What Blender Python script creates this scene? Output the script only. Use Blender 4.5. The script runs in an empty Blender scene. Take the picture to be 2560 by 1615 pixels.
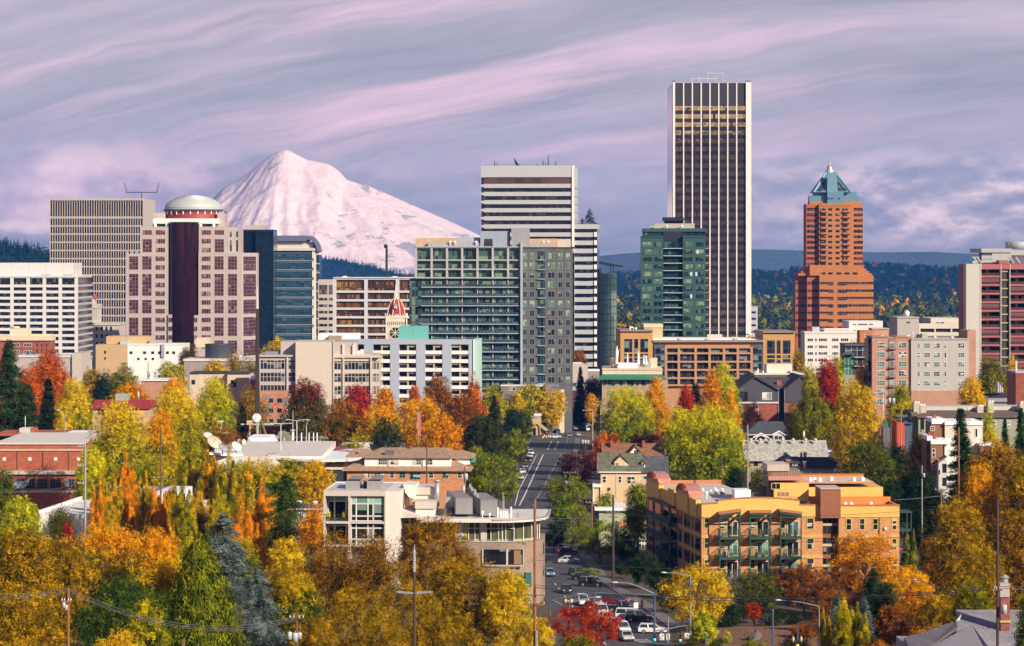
import bpy,math,random
import numpy as np
from mathutils import Vector
scn=bpy.context.scene;COL=scn.collection;R=math.radians;F,H0,CZ=(6560.0,650.0,100.0);cam_d=bpy.data.cameras.new('camera');cam_d.lens=36.0*F/2560.0
cam_d.sensor_width=36.0;cam_d.shift_y=-(807.5-H0)/2560.0;cam_d.clip_start,cam_d.clip_end=(1.0,60000.0);cam=bpy.data.objects.new('camera',cam_d)
cam.location=(0,0,CZ);cam.rotation_euler=(R(90),0,0);COL.objects.link(cam);scn.camera=cam;SUN_AZ,SUN_EL=(R(138.0),R(27.0))
SUN_DIR=Vector((math.sin(SUN_AZ)*math.cos(SUN_EL),math.cos(SUN_AZ)*math.cos(SUN_EL),math.sin(SUN_EL)));sun_d=bpy.data.lights.new('sun','SUN')
sun_d.energy=5.0;sun_d.angle=R(0.5);sun_d.color=(1.0,0.86,0.68);sun=bpy.data.objects.new('sun',sun_d)
sun.rotation_euler=SUN_DIR.to_track_quat('Z','Y').to_euler();COL.objects.link(sun);vs=scn.view_settings;scn.display_settings.display_device='sRGB'
vs.view_transform,vs.look,vs.gamma,vs.exposure,vs.use_curve_mapping=('Standard','None',1.0,0.42,False);scn.cycles.use_denoising=True
scn.cycles.max_bounces=5;scn.cycles.diffuse_bounces=3;scn.cycles.glossy_bounces=2;scn.cycles.transmission_bounces=3
scn.cycles.transparent_max_bounces=8;scn.cycles.volume_bounces=0;scn.cycles.sample_clamp_indirect=4.0
class NT:
 """tiny helper round a node tree"""
 def __init__(s,tree):
  s.t=tree
 def n(s,typ,**kw):
  nd=s.t.nodes.new(typ)
  for k,v in kw.items():
   if k.startswith('i_'):
    nd.inputs[k[2:].replace('_',' ')].default_value=v
   else:
    setattr(nd,k,v)
  return nd
 def l(s,a,b):
  s.t.links.new(a,b)
 def math(s,op,a,b=None,c=None,clamp=False):
  nd=s.n('ShaderNodeMath',operation=op,use_clamp=clamp)
  for i,v in enumerate((a,b,c)):
   if v is None:
    continue
   if isinstance(v,(int,float)):
    nd.inputs[i].default_value=v
   else:
    s.l(v,nd.inputs[i])
  return nd.outputs[0]
 def mix(s,fac,a,b,mode='MIX'):
  nd=s.n('ShaderNodeMix',data_type='RGBA',blend_type=mode)
  for sock,v in((nd.inputs[0],fac),(nd.inputs[6],a),(nd.inputs[7],b)):
   if isinstance(v,(int,float)):
    sock.default_value=v
   elif isinstance(v,tuple):
    sock.default_value=(*v[:3],1)
   else:
    s.l(v,sock)
  return nd.outputs[2]
 def ramp(s,fac,stops,interp='LINEAR'):
  nd=s.n('ShaderNodeValToRGB');cr=nd.color_ramp;cr.interpolation=interp
  while len(cr.elements)<len(stops):
   cr.elements.new(0.5)
  for e,(p,c)in zip(cr.elements,stops):
   e.position=p;e.color=(*c,1)if isinstance(c,tuple)else(c,c,c,1)
  s.l(fac,nd.inputs[0])
  return nd.outputs[0]
 def noise(s,vec,scale,detail=4.0,rough=0.55,dist=0.0,dim='3D'):
  nd=s.n('ShaderNodeTexNoise',noise_dimensions=dim);nd.inputs['Scale'].default_value=scale;nd.inputs['Detail'].default_value=detail
  nd.inputs['Roughness'].default_value=rough;nd.inputs['Distortion'].default_value=dist
  if vec is not None:
   s.l(vec,nd.inputs['Vector'])
  return nd.outputs['Fac']
 def xyz(s,a,b,c=0.0):
  nd=s.n('ShaderNodeCombineXYZ')
  for i,v in enumerate((a,b,c)):
   if isinstance(v,(int,float)):
    nd.inputs[i].default_value=v
   else:
    s.l(v,nd.inputs[i])
  return nd.outputs[0]
 def sep(s,v):
  nd=s.n('ShaderNodeSeparateXYZ');s.l(v,nd.inputs[0])
  return nd.outputs
def lin(r,g,b):
 """8-bit sRGB to linear"""
 return tuple((v/255/12.92 if v<=10 else((v/255+0.055)/1.055)**2.4 for v in(r,g,b)))
def build_world():
 w=bpy.data.worlds.new('World');scn.world=w;w.use_nodes=True;t=NT(w.node_tree);w.node_tree.nodes.clear();out=t.n('ShaderNodeOutputWorld')
 sky=t.n('ShaderNodeTexSky',sky_type='NISHITA',sun_disc=False,sun_elevation=SUN_EL,sun_rotation=SUN_AZ);b1=t.n('ShaderNodeBackground')
 b1.inputs['Strength'].default_value=0.1;t.l(sky.outputs[0],b1.inputs['Color']);tc=t.n('ShaderNodeTexCoord');d=t.sep(tc.outputs['Generated'])
 x,z=(d[0],d[2])
 base=t.ramp(t.math('MULTIPLY',z,8.0,clamp=True),[(0.0,lin(124,130,160)),(0.1,lin(152,148,172)),(0.25,lin(182,168,182)),(0.5,lin(192,174,188)),(0.8,lin(204,182,198)),(1.0,lin(206,184,200))])
 th=R(10.0);wob=t.noise(t.xyz(t.math('MULTIPLY',x,7.0),t.math('MULTIPLY',z,20.0),3.0),1.0,3.0)
 bend=t.math('MULTIPLY',t.math('SUBTRACT',wob,0.5),0.024);fan=t.math('MULTIPLY',t.math('MULTIPLY',x,x),-0.28)
 a=t.math('ADD',t.math('MULTIPLY',x,math.cos(th)),t.math('MULTIPLY',z,math.sin(th)))
 b=t.math('ADD',t.math('ADD',t.math('MULTIPLY',x,-math.sin(th)),t.math('MULTIPLY',z,math.cos(th))),t.math('SUBTRACT',bend,fan))
 n1=t.noise(t.xyz(t.math('MULTIPLY',a,3.6),t.math('MULTIPLY',b,27.0),1.7),1.0,6.0,0.55)
 n2=t.noise(t.xyz(t.math('MULTIPLY',a,4.6),t.math('MULTIPLY',b,56.0),8.3),1.0,7.0,0.55)
 n3=t.noise(t.xyz(t.math('MULTIPLY',a,11.0),t.math('MULTIPLY',b,230.0),4.1),1.0,6.0,0.6);grey=t.ramp(n1,[(0.36,0.0),(0.62,1.0)])
 c=t.mix(t.math('MULTIPLY',grey,0.85),base,lin(138,136,150));pink=t.ramp(n2,[(0.46,0.0),(0.64,1.0)]);fine=t.ramp(n3,[(0.36,0.25),(0.66,1.0)])
 pk=t.math('MULTIPLY',t.math('MULTIPLY',pink,fine),t.ramp(t.math('MULTIPLY',z,10.0,clamp=True),[(0.15,0.15),(0.33,1.0)]))
 patch=t.ramp(t.noise(t.xyz(t.math('MULTIPLY',x,6.0),t.math('MULTIPLY',z,13.0),9.2),1.0,3.0),[(0.38,0.15),(0.62,1.0)]);pk=t.math('MULTIPLY',pk,patch)
 c=t.mix(t.math('MULTIPLY',pk,0.9),c,lin(250,198,212));c=t.mix(t.math('MULTIPLY',t.ramp(n3,[(0.3,0.0),(0.75,1.0)]),0.25),c,lin(214,196,206))
 pv=t.xyz(t.math('MULTIPLY',x,17.0),t.math('MULTIPLY',z,34.0),5.5);p1=t.noise(pv,1.0,7.0,0.58)
 p2=t.noise(t.xyz(t.math('MULTIPLY',x,17.0),t.math('ADD',t.math('MULTIPLY',z,34.0),0.16),5.5),1.0,7.0,0.58)
 band=t.ramp(t.math('MULTIPLY',z,16.0,clamp=True),[(0.03,0.0),(0.2,1.0),(0.5,1.0),(0.72,0.0)])
 side=t.ramp(t.math('ADD',t.math('MULTIPLY',t.math('ABSOLUTE',t.math('SUBTRACT',x,0.01)),4.0),0.0,clamp=True),[(0.2,0.15),(0.6,1.0)])
 puff=t.math('MULTIPLY',t.math('MULTIPLY',t.ramp(p1,[(0.42,0.0),(0.56,1.0)]),band),side)
 lit=t.ramp(t.math('ADD',t.math('MULTIPLY',t.math('SUBTRACT',p1,p2),5.0),0.45),[(0.1,0.0),(0.8,1.0)])
 pcol=t.mix(lit,lin(150,144,166),lin(255,222,220));c=t.mix(t.math('MULTIPLY',puff,0.92),c,pcol)
 bank=t.math('MULTIPLY',t.ramp(t.math('MULTIPLY',x,-5.0,clamp=True),[(0.4,0.0),(0.72,1.0)]),t.ramp(t.math('MULTIPLY',z,16.0,clamp=True),[(0.1,0.0),(0.35,1.0),(0.55,0.9),(0.8,0.0)]))
 soft=t.noise(t.xyz(t.math('MULTIPLY',x,24.0),t.math('MULTIPLY',z,40.0),2.2),1.0,6.0,0.55)
 c=t.mix(t.math('MULTIPLY',bank,t.ramp(soft,[(0.38,0.0),(0.58,1.0)])),c,t.ramp(soft,[(0.42,lin(196,160,190)),(0.62,lin(255,214,218))]))
 west=t.ramp(t.math('ADD',t.math('MULTIPLY',d[1],-0.5),0.5),[(0.8,0.0),(0.97,1.0)]);hi=t.ramp(z,[(0.13,(1.0,1.0,1.0)),(0.36,(0.22,0.27,0.4))])  # unseen sky above the frame darkened to weaken the fill light
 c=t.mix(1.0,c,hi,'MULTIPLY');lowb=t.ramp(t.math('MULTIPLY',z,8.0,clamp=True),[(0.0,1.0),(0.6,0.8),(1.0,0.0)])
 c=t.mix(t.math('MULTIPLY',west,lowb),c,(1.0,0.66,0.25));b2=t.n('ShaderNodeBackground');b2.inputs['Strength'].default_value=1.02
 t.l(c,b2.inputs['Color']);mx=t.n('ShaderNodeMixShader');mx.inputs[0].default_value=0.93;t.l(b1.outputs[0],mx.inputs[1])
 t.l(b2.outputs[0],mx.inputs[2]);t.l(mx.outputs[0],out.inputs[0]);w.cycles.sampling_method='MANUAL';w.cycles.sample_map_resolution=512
build_world()
VIEWS={'A':(0,400,2.5313),'B':(600,400,2.5313),'C':(1000,380,2.5313),'D':(1520,180,2.1703),'E':(1940,380,2.5323),'F':(0,900,3.7981),'G':(500,900,3.7981),'H':(1000,900,3.7981),'I':(1480,880,3.7981),'J':(1960,860,3.4517),'K':(0,1215,3.7981),'L':(500,1215,3.7981),'M':(760,1150,3.7625),'N':(1240,1215,3.7981),'O':(1590,1140,3.4899),'P':(1640,1415,4.6308),'Q':(2040,1215,3.7981),'S':(0,0,1.0),'U':(1860,640,4.1517),'V':(500,1000,6.02),'W':(1860,960,5.843),'T':(2200,1000,3.036)}
def pxy(view,x,y):
 ox,oy,s=VIEWS[view];return(ox+x/s,oy+y/s)
GY=[0,200,350,425,700,1110,1300,1600,2000,3000,3600,6000,30000];GZ=[52,51,48.4,46.4,38.3,26.3,24.0,22.0,20.0,19.0,22.0,26.0,26.0]
def g(Y):
 return float(np.interp(Y,GY,GZ))
def wx(px,Y):
 return(px-1280.0)/F*Y
def wz(py,Y):
 return CZ-(py-H0)/F*Y
def P3(px,py,Y):
 return Vector((wx(px,Y),Y,wz(py,Y)))
def link(o,parent=None):
 COL.objects.link(o)
 if parent is not None:
  o.parent=parent
 return o
def tag(o,label=None,cat=None,group=None,kind=None):
 if label:
  o['label']=label
 if cat:
  o['category']=cat
 if group:
  o['group']=group
 if kind:
  o['kind']=kind
 return o
def empty(name,loc,rz=0.0):
 o=bpy.data.objects.new(name,None);o.location=loc;o.rotation_euler=(0,0,rz);o.empty_display_size=0.5
 return link(o)
class MB:
 """collects shapes into one mesh"""
 def __init__(s):
  s.v,s.f,s.m=([],[],[])
 def add(s,vs,fs,mi=0):
  k=len(s.v);s.v.extend((tuple(p)for p in vs))
  for f in fs:
   s.f.append(tuple((i+k for i in f)));s.m.append(mi)
  return s
 def box(s,x0,x1,y0,y1,z0,z1,mi=0):
  if x0>x1:
   x0,x1=(x1,x0)
  if y0>y1:
   y0,y1=(y1,y0)
  if z0>z1:
   z0,z1=(z1,z0)
  return s.add([(x0,y0,z0),(x1,y0,z0),(x1,y1,z0),(x0,y1,z0),(x0,y0,z1),(x1,y0,z1),(x1,y1,z1),(x0,y1,z1)],[(0,1,5,4),(1,2,6,5),(2,3,7,6),(3,0,4,7),(4,5,6,7),(3,2,1,0)],mi)
 def prism(s,poly,z0,z1,mi=0,top=None):
  """poly: list of (x,y); top: optional polygon for the upper end (same length)""";n=len(poly);tp=top or poly
  vs=[(x,y,z0)for x,y in poly]+[(x,y,z1)for x,y in tp];fs=[(i,(i+1)%n,n+(i+1)%n,n+i)for i in range(n)]+[tuple(range(n,2*n)),tuple(range(n-1,-1,-1))]
  return s.add(vs,fs,mi)
 def xprism(s,poly,y0,y1,mi=0):
  """poly in (x,z), extruded along y""";n=len(poly);vs=[(x,y0,z)for x,z in poly]+[(x,y1,z)for x,z in poly]
  fs=[(i,(i+1)%n,n+(i+1)%n,n+i)for i in range(n)]+[tuple(range(n-1,-1,-1)),tuple(range(n,2*n))]
  return s.add(vs,fs,mi)
 def yprism(s,poly,x0,x1,mi=0):
  """poly in (y,z), extruded along x""";n=len(poly);vs=[(x0,y,z)for y,z in poly]+[(x1,y,z)for y,z in poly]
  fs=[(i,(i+1)%n,n+(i+1)%n,n+i)for i in range(n)]+[tuple(range(n-1,-1,-1)),tuple(range(n,2*n))]
  return s.add(vs,fs,mi)
 def cyl(s,p0,p1,r0,r1=None,n=8,mi=0,caps=True):
  p0,p1=(Vector(p0),Vector(p1));r1=r0 if r1 is None else r1;d=p1-p0
  if d.length<1e-06:
   return s
  d.normalize();u=d.orthogonal().normalized();w=d.cross(u);vs=[]
  for p,r in((p0,r0),(p1,r1)):
   for i in range(n):
    a=2*math.pi*i/n;vs.append(p+u*(r*math.cos(a))+w*(r*math.sin(a)))
  fs=[(i,(i+1)%n,n+(i+1)%n,n+i)for i in range(n)]
  if caps:
   fs+=[tuple(range(n-1,-1,-1)),tuple(range(n,2*n))]
  return s.add(vs,fs,mi)
 def tube(s,pts,r,n=6,mi=0,r1=None):
  pts=[Vector(p)for p in pts];m=len(pts);vs=[]
  for i,p in enumerate(pts):
   d=(pts[min(i+1,m-1)]-pts[max(i-1,0)]).normalized();ref=Vector((0,0,1))if abs(d.z)<0.9 else Vector((1,0,0));u=d.cross(ref).normalized()
   w=d.cross(u);rr=r if r1 is None else r+(r1-r)*i/(m-1)
   for k in range(n):
    a=2*math.pi*k/n;vs.append(p+u*(rr*math.cos(a))+w*(rr*math.sin(a)))
  fs=[]
  for i in range(m-1):
   for k in range(n):
    fs.append((i*n+k,i*n+(k+1)%n,(i+1)*n+(k+1)%n,(i+1)*n+k))
  fs+=[tuple(range(n-1,-1,-1)),tuple(range((m-1)*n,m*n))]
  return s.add(vs,fs,mi)
 def lathe(s,prof,n=24,c=(0,0),mi=0,a0=0.0,a1=2*math.pi):
  """prof: list of (r,z)""";full=abs(a1-a0-2*math.pi)<1e-06;m=n if full else n+1;vs=[]
  for r,z in prof:
   for k in range(m):
    a=a0+(a1-a0)*k/n;vs.append((c[0]+r*math.cos(a),c[1]+r*math.sin(a),z))
  fs=[]
  for i in range(len(prof)-1):
   for k in range(n):
    k2=(k+1)%m;fs.append((i*m+k,i*m+k2,(i+1)*m+k2,(i+1)*m+k))
  return s.add(vs,fs,mi)
 def mesh(s,name,mats):
  me=bpy.data.meshes.new(name);me.from_pydata(s.v,[],s.f)
  for m in mats if isinstance(mats,(list,tuple))else[mats]:
   me.materials.append(m)
  if any(s.m):
   me.polygons.foreach_set('material_index',s.m)
  me.update()
  return me
 def build(s,name,mats,parent=None,smooth=False):
  me=s.mesh(name,mats)
  if smooth:
   me.polygons.foreach_set('use_smooth',[True]*len(me.polygons))
  return link(bpy.data.objects.new(name,me),parent)
def dup(o,parent=None):
 c=o.copy();link(c,parent)
 return c
def dup_tree(root):
 """a thing and copies of its parts and sub-parts, meshes shared""";r=dup(root)
 for ch in list(root.children):
  c=dup(ch,r)
  for gch in list(ch.children):
   dup(gch,c)
 return r
MATS={}
def _new(name):
 m=bpy.data.materials.new(name);m.use_nodes=True;t=NT(m.node_tree);bs=m.node_tree.nodes['Principled BSDF'];return(m,t,bs)
def _bump(t,bs,h,strength,dist=0.1):
 b=t.n('ShaderNodeBump');b.inputs['Strength'].default_value=strength;b.inputs['Distance'].default_value=dist;t.l(h,b.inputs['Height'])
 t.l(b.outputs[0],bs.inputs['Normal'])
def plain(name,col,rough=0.7,var=0.18,scale=0.35,metal=0.0,streak=True,fine=6.0):
 """painted or cast surface with weathering: broad blotches, vertical runs, fine grain"""
 if name in MATS:
  return MATS[name]
 m,t,bs=_new(name);tc=t.n('ShaderNodeTexCoord').outputs['Object'];p=t.sep(tc);n=t.noise(tc,scale,5.0);f=t.noise(tc,fine,3.0)
 v=t.math('ADD',t.math('MULTIPLY',n,0.65),t.math('MULTIPLY',f,0.35))
 if streak:
  sx=t.xyz(t.math('MULTIPLY',t.math('ADD',p[0],p[1]),1.6),0.0,t.math('MULTIPLY',p[2],0.12))
  v=t.math('ADD',t.math('MULTIPLY',v,0.6),t.math('MULTIPLY',t.noise(sx,1.0,4.0),0.4))
 lo,hi=(tuple((c*(1-var)for c in col)),tuple((min(0.92,c*(1+var))for c in col)));t.l(t.ramp(v,[(0.3,lo),(0.7,hi)]),bs.inputs['Base Color'])
 bs.inputs['Roughness'].default_value=rough;bs.inputs['Metallic'].default_value=metal;MATS[name]=m
 return m
def panelled(name,col,line,w,h,lw=0.06,rough=0.7,var=0.12,metal=0.0,jitter=0.0):
 """surface with joints every w by h metres (0 = none)"""
 if name in MATS:
  return MATS[name]
 m,t,bs=_new(name);tc=t.n('ShaderNodeTexCoord').outputs['Object'];p=t.sep(tc);u=t.math('ADD',p[0],p[1]);n=t.noise(tc,0.4,5.0);f=t.noise(tc,5.0,3.0)
 v=t.math('ADD',t.math('MULTIPLY',n,0.6),t.math('MULTIPLY',f,0.4))
 c=t.ramp(v,[(0.3,tuple((q*(1-var)for q in col))),(0.7,tuple((min(0.92,q*(1+var))for q in col)))])
 if jitter and w and h:
  cell=t.xyz(t.math('FLOOR',t.math('DIVIDE',u,w)),t.math('FLOOR',t.math('DIVIDE',p[2],h)));wn=t.n('ShaderNodeTexWhiteNoise',noise_dimensions='2D')
  t.l(cell,wn.inputs['Vector']);k=t.math('ADD',1-jitter,t.math('MULTIPLY',wn.outputs['Value'],2*jitter))
  mm=t.n('ShaderNodeVectorMath',operation='SCALE');t.l(c,mm.inputs[0]);t.l(k,mm.inputs['Scale']);c=mm.outputs[0]
 fac=None
 for q,s in((u,w),(p[2],h)):
  if s:
   e=t.math('LESS_THAN',t.math('FRACT',t.math('DIVIDE',q,s)),lw/s);fac=e if fac is None else t.math('MAXIMUM',fac,e)
 if fac is not None:
  c=t.mix(fac,c,line)
 t.l(c,bs.inputs['Base Color']);bs.inputs['Roughness'].default_value=rough;bs.inputs['Metallic'].default_value=metal;MATS[name]=m
 return m
def brick(name,c1,c2,scale=1.0,var=0.3):
 if name in MATS:
  return MATS[name]
 m,t,bs=_new(name);tc=t.n('ShaderNodeTexCoord').outputs['Object'];p=t.sep(tc)
 cell=t.xyz(t.math('FLOOR',t.math('MULTIPLY',t.math('ADD',p[0],p[1]),2.2)),t.math('FLOOR',t.math('MULTIPLY',p[2],5.0)))
 wn=t.n('ShaderNodeTexWhiteNoise',noise_dimensions='2D');t.l(cell,wn.inputs['Vector']);n=t.noise(tc,0.5,5.0)
 v=t.math('ADD',t.math('MULTIPLY',wn.outputs['Value'],0.35),t.math('MULTIPLY',n,0.65));t.l(t.ramp(v,[(0.25,c1),(0.7,c2)]),bs.inputs['Base Color'])
 bs.inputs['Roughness'].default_value=0.85;MATS[name]=m
 return m
def glass(name,col,cell=(1.5,3.3),blind=(0.25,0.25,0.22),amount=0.3,rough=0.06,refl=0.0,tint=None,line=None,lw=0.12,wob=0.02,base_jit=0.5):
 """window glass: a dark room, here and there a blind or curtain, per pane of the given size; optional mullion lines"""
 if name in MATS:
  return MATS[name]
 m,t,bs=_new(name);tc=t.n('ShaderNodeTexCoord').outputs['Object'];p=t.sep(tc);u=t.math('ADD',p[0],p[1])
 cu,cv=(t.math('DIVIDE',u,cell[0]),t.math('DIVIDE',p[2],cell[1]));wn=t.n('ShaderNodeTexWhiteNoise',noise_dimensions='3D')
 oi=t.n('ShaderNodeObjectInfo');t.l(t.xyz(t.math('FLOOR',cu),t.math('FLOOR',cv),t.math('MULTIPLY',oi.outputs['Random'],37.0)),wn.inputs['Vector'])
 r1=wn.outputs['Value'];r2=t.sep(wn.outputs['Color'])[1];drop=t.math('GREATER_THAN',t.math('FRACT',cv),t.math('MULTIPLY',r2,0.9))
 has=t.math('MULTIPLY',t.math('LESS_THAN',r1,amount),drop);k=t.math('ADD',1-base_jit,t.math('MULTIPLY',r2,2*base_jit))
 mm=t.n('ShaderNodeVectorMath',operation='SCALE');mm.inputs[0].default_value=col;t.l(k,mm.inputs['Scale']);soft=t.noise(tc,0.7,4.0)
 c=t.mix(t.math('MULTIPLY',soft,0.5),mm.outputs[0],tuple((q*0.35 for q in col)));c=t.mix(has,c,blind)
 if line is not None:
  e=t.math('MAXIMUM',t.math('LESS_THAN',t.math('FRACT',cu),lw/cell[0]),t.math('LESS_THAN',t.math('FRACT',cv),lw/cell[1]));c=t.mix(e,c,line)
  t.l(t.math('MULTIPLY',e,0.5),bs.inputs['Roughness'])
 else:
  bs.inputs['Roughness'].default_value=rough
 t.l(c,bs.inputs['Base Color'])
 if refl:
  e2=t.math('SUBTRACT',refl,t.math('MULTIPLY',has,refl*0.7));t.l(e2,bs.inputs['Metallic'])
 bs.inputs['IOR'].default_value=1.33
 if wob:
  _bump(t,bs,t.noise(tc,0.55,2.0),wob,1.0)
 MATS[name]=m
 return m
def emit(name,col,strength):
 if name in MATS:
  return MATS[name]
 m,t,bs=_new(name);bs.inputs['Base Color'].default_value=(*col,1);bs.inputs['Emission Color'].default_value=(*col,1)
 bs.inputs['Emission Strength'].default_value=strength;MATS[name]=m
 return m
def leafm(name,cols,scale=0.35,top=None,lean=0.5):
 """foliage: patches of two or three leaf colours; top = colour the upper crown has turned to"""
 if name in MATS:
  return MATS[name]
 m,t,bs=_new(name);m.node_tree.nodes.remove(bs);out=m.node_tree.nodes['Material Output'];geo=t.n('ShaderNodeNewGeometry').outputs['Position']
 obj=t.n('ShaderNodeTexCoord').outputs['Object'];n=t.noise(geo,scale,3.0,0.6);fine=t.n('ShaderNodeTexWhiteNoise',noise_dimensions='3D')
 sn=t.n('ShaderNodeVectorMath',operation='SNAP');t.l(geo,sn.inputs[0]);sn.inputs[1].default_value=(0.8,0.8,0.8)
 t.l(sn.outputs[0],fine.inputs['Vector']);v=t.math('ADD',t.math('MULTIPLY',n,0.72),t.math('MULTIPLY',fine.outputs['Value'],0.28))
 warm=lambda q:(q[0],min(q[0],q[1]*1.12),q[2]*0.7)if q[0]>q[1]else q;cols=[warm(q)for q in cols];top=warm(top)if top else None;k=len(cols)
 stops=[(0.34+0.32*i/max(1,k-1),c)for i,c in enumerate(cols)];c=t.ramp(v,stops)
 if top is not None:
  h=t.math('ADD',t.sep(obj)[2],t.math('MULTIPLY',t.math('SUBTRACT',n,0.5),0.9));c=t.mix(t.ramp(h,[(lean,0.0),(min(1.0,lean+0.25),1.0)]),c,top)
 sc=t.n('ShaderNodeVectorMath',operation='SCALE');t.l(c,sc.inputs[0])
 t.l(t.math('ADD',0.74,t.math('MULTIPLY',fine.outputs['Value'],0.56)),sc.inputs['Scale']);df=t.n('ShaderNodeBsdfDiffuse')
 t.l(sc.outputs[0],df.inputs['Color']);tr=t.n('ShaderNodeBsdfTranslucent');t.l(sc.outputs[0],tr.inputs['Color']);mx=t.n('ShaderNodeMixShader')
 mx.inputs[0].default_value=0.28;t.l(df.outputs[0],mx.inputs[1]);t.l(tr.outputs[0],mx.inputs[2]);t.l(mx.outputs[0],out.inputs['Surface'])
 MATS[name]=m
 return m
rng=np.random.default_rng(7)
def vnoise(x,y,seed=0):
 xi,yi=(np.floor(x).astype(np.int64),np.floor(y).astype(np.int64));fx,fy=(x-xi,y-yi);fx,fy=(fx*fx*(3-2*fx),fy*fy*(3-2*fy))
 def h(a,b):
  n=a*374761393+b*668265263+seed*974711&4294967295;n=(n^n>>13)*1274126177&4294967295;return((n^n>>16)&65535)/65535.0
 return(h(xi,yi)*(1-fx)+h(xi+1,yi)*fx)*(1-fy)+(h(xi,yi+1)*(1-fx)+h(xi+1,yi+1)*fx)*fy
def fbm(x,y,oct=5,seed=0,ridged=False):
 s,a,t=(0,1.0,0)
 for o in range(oct):
  n=vnoise(x*2**o+17.3*o,y*2**o-9.1*o,seed+o)
  if ridged:
   n=1-np.abs(2*n-1)
  s=s+a*n;t+=a;a*=0.5
 return s/t
def grid_obj(name,X,Y,Z,mat,smooth=True):
 r,c=X.shape;vs=np.stack([X,Y,Z],-1).reshape(-1,3);i=np.arange(r*c).reshape(r,c)
 f=np.stack([i[:-1,:-1],i[:-1,1:],i[1:,1:],i[1:,:-1]],-1).reshape(-1,4);me=bpy.data.meshes.new(name);me.from_pydata(vs.tolist(),[],f.tolist())
 me.materials.append(mat)
 if smooth:
  me.polygons.foreach_set('use_smooth',[True]*len(me.polygons))
 me.update()
 return link(bpy.data.objects.new(name,me))
def ground_mat():
 m,t,bs=_new('ground');geo=t.n('ShaderNodeNewGeometry').outputs['Position'];n1=t.noise(geo,0.035,5.0);n2=t.noise(geo,0.8,4.0)
 c=t.ramp(n1,[(0.4,lin(62,62,40)),(0.48,lin(88,78,52)),(0.55,lin(78,78,82)),(0.65,lin(50,58,36))])
 c=t.mix(t.math('MULTIPLY',t.ramp(n2,[(0.4,0.0),(0.65,1.0)]),0.6),c,lin(96,66,36))
 far=t.ramp(t.math('DIVIDE',t.sep(geo)[1],6000.0,clamp=True),[(0.32,0.0),(0.45,1.0)])
 c=t.mix(far,c,t.ramp(n1,[(0.4,lin(40,58,34)),(0.6,lin(70,72,40))]));t.l(c,bs.inputs['Base Color']);bs.inputs['Roughness'].default_value=0.95
 return m
ys=np.array(sorted(set([-2500,-1000,-300,0]+GY[:-1]+list(np.arange(300,1500,100.0))+[8000,9700])))
xs=np.array([-6300,-4000,-1500,-600,-200,0,200,600,1500,4000,6300.0]);X,Y=np.meshgrid(xs,ys);Z=np.interp(Y,GY,GZ)
tag(grid_obj('ground',X,Y,Z,ground_mat(),False),kind='structure');xs=np.linspace(-60,860,40);ys=np.linspace(-900,230,44);X,Y=np.meshgrid(xs,ys)
e=np.clip(1-((X-405)/440)**2,0,1)*np.clip(1-((Y+390)/470)**2,0,1);HILL_H=246.0;Z=50+HILL_H*e**0.8*(0.85+0.3*fbm(X/90,Y/90,4,3))-2
tag(grid_obj('hillside',X,Y,Z,leafm('hill_scrub',[lin(26,30,18),lin(42,36,22)],0.05)),kind='structure')
def road_mat(name,c1,c2):
 m,t,bs=_new(name);geo=t.n('ShaderNodeNewGeometry').outputs['Position'];p=t.sep(geo);n=t.noise(geo,0.12,5.0)
 track=t.noise(t.xyz(t.math('MULTIPLY',p[0],0.9),t.math('MULTIPLY',p[1],0.02)),1.0,4.0);f=t.noise(geo,3.0,3.0)
 v=t.math('ADD',t.math('ADD',t.math('MULTIPLY',n,0.4),t.math('MULTIPLY',track,0.4)),t.math('MULTIPLY',f,0.2))
 t.l(t.ramp(v,[(0.35,c1),(0.65,c2)]),bs.inputs['Base Color']);bs.inputs['Roughness'].default_value=0.8
 return m
ASPHALT=road_mat('asphalt',(0.05,0.05,0.058),(0.085,0.083,0.09));PAVE=road_mat('pavement_concrete',(0.13,0.125,0.12),(0.2,0.19,0.18))
PAINT=plain('road_paint',(0.72,0.72,0.7),0.7,0.15,streak=False)
RL=([300,355,381,404,425,450,500,560,620,703,910,1060,1110,1300,1600],[11,9,7,5.5,4.5,4,1,-1.5,-2.5,-1.5,4.8,8,9.5,15,22])
RR=([300,355,367,381,404,432,450,500,560,620,703,945,1060,1110,1300,1600],[21,21.5,22.5,21.5,19.4,15.6,14.4,12.4,12,12.8,15.9,21.9,25.5,27.5,31,38])
def xl(Y):
 return float(np.interp(Y,*RL))
def xr(Y):
 return float(np.interp(Y,*RR))
def ribbon(name,fl,fr,y0,y1,mat,dz=0.02,step=8.0,kerb=0.0):
 ys=sorted(set(list(np.arange(y0,y1,step))+[y1]+[q for q in GY if y0<q<y1]));b=MB()
 for a,c in zip(ys[:-1],ys[1:]):
  za,zc=(g(a)+dz,g(c)+dz);v=[(fl(a),a,za),(fr(a),a,za),(fr(c),c,zc),(fl(c),c,zc)]
  if kerb:
   lo=[(x,y,z-kerb-0.06)for x,y,z in v];b.add(v+lo,[(0,1,2,3),(0,4,5,1),(1,5,6,2),(3,2,6,7),(0,3,7,4)])
  else:
   b.add(v,[(0,1,2,3)])
 return tag(b.build(name,mat),kind='structure')
ribbon('road',xl,xr,300,1600,ASPHALT,0.02);ribbon('sidewalk',lambda Y:xl(Y)-2.2,xl,480,1066,PAVE,0.14,kerb=0.12)
ribbon('sidewalk',xr,lambda Y:xr(Y)+2.0,372,1066,PAVE,0.14,kerb=0.12);ribbon('side_road',lambda Y:-260,lambda Y:260,1070,1092,ASPHALT,0.03,11)
ribbon('side_road',lambda Y:-2+0*Y,lambda Y:90,934,946,ASPHALT,0.03,6)
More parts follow.
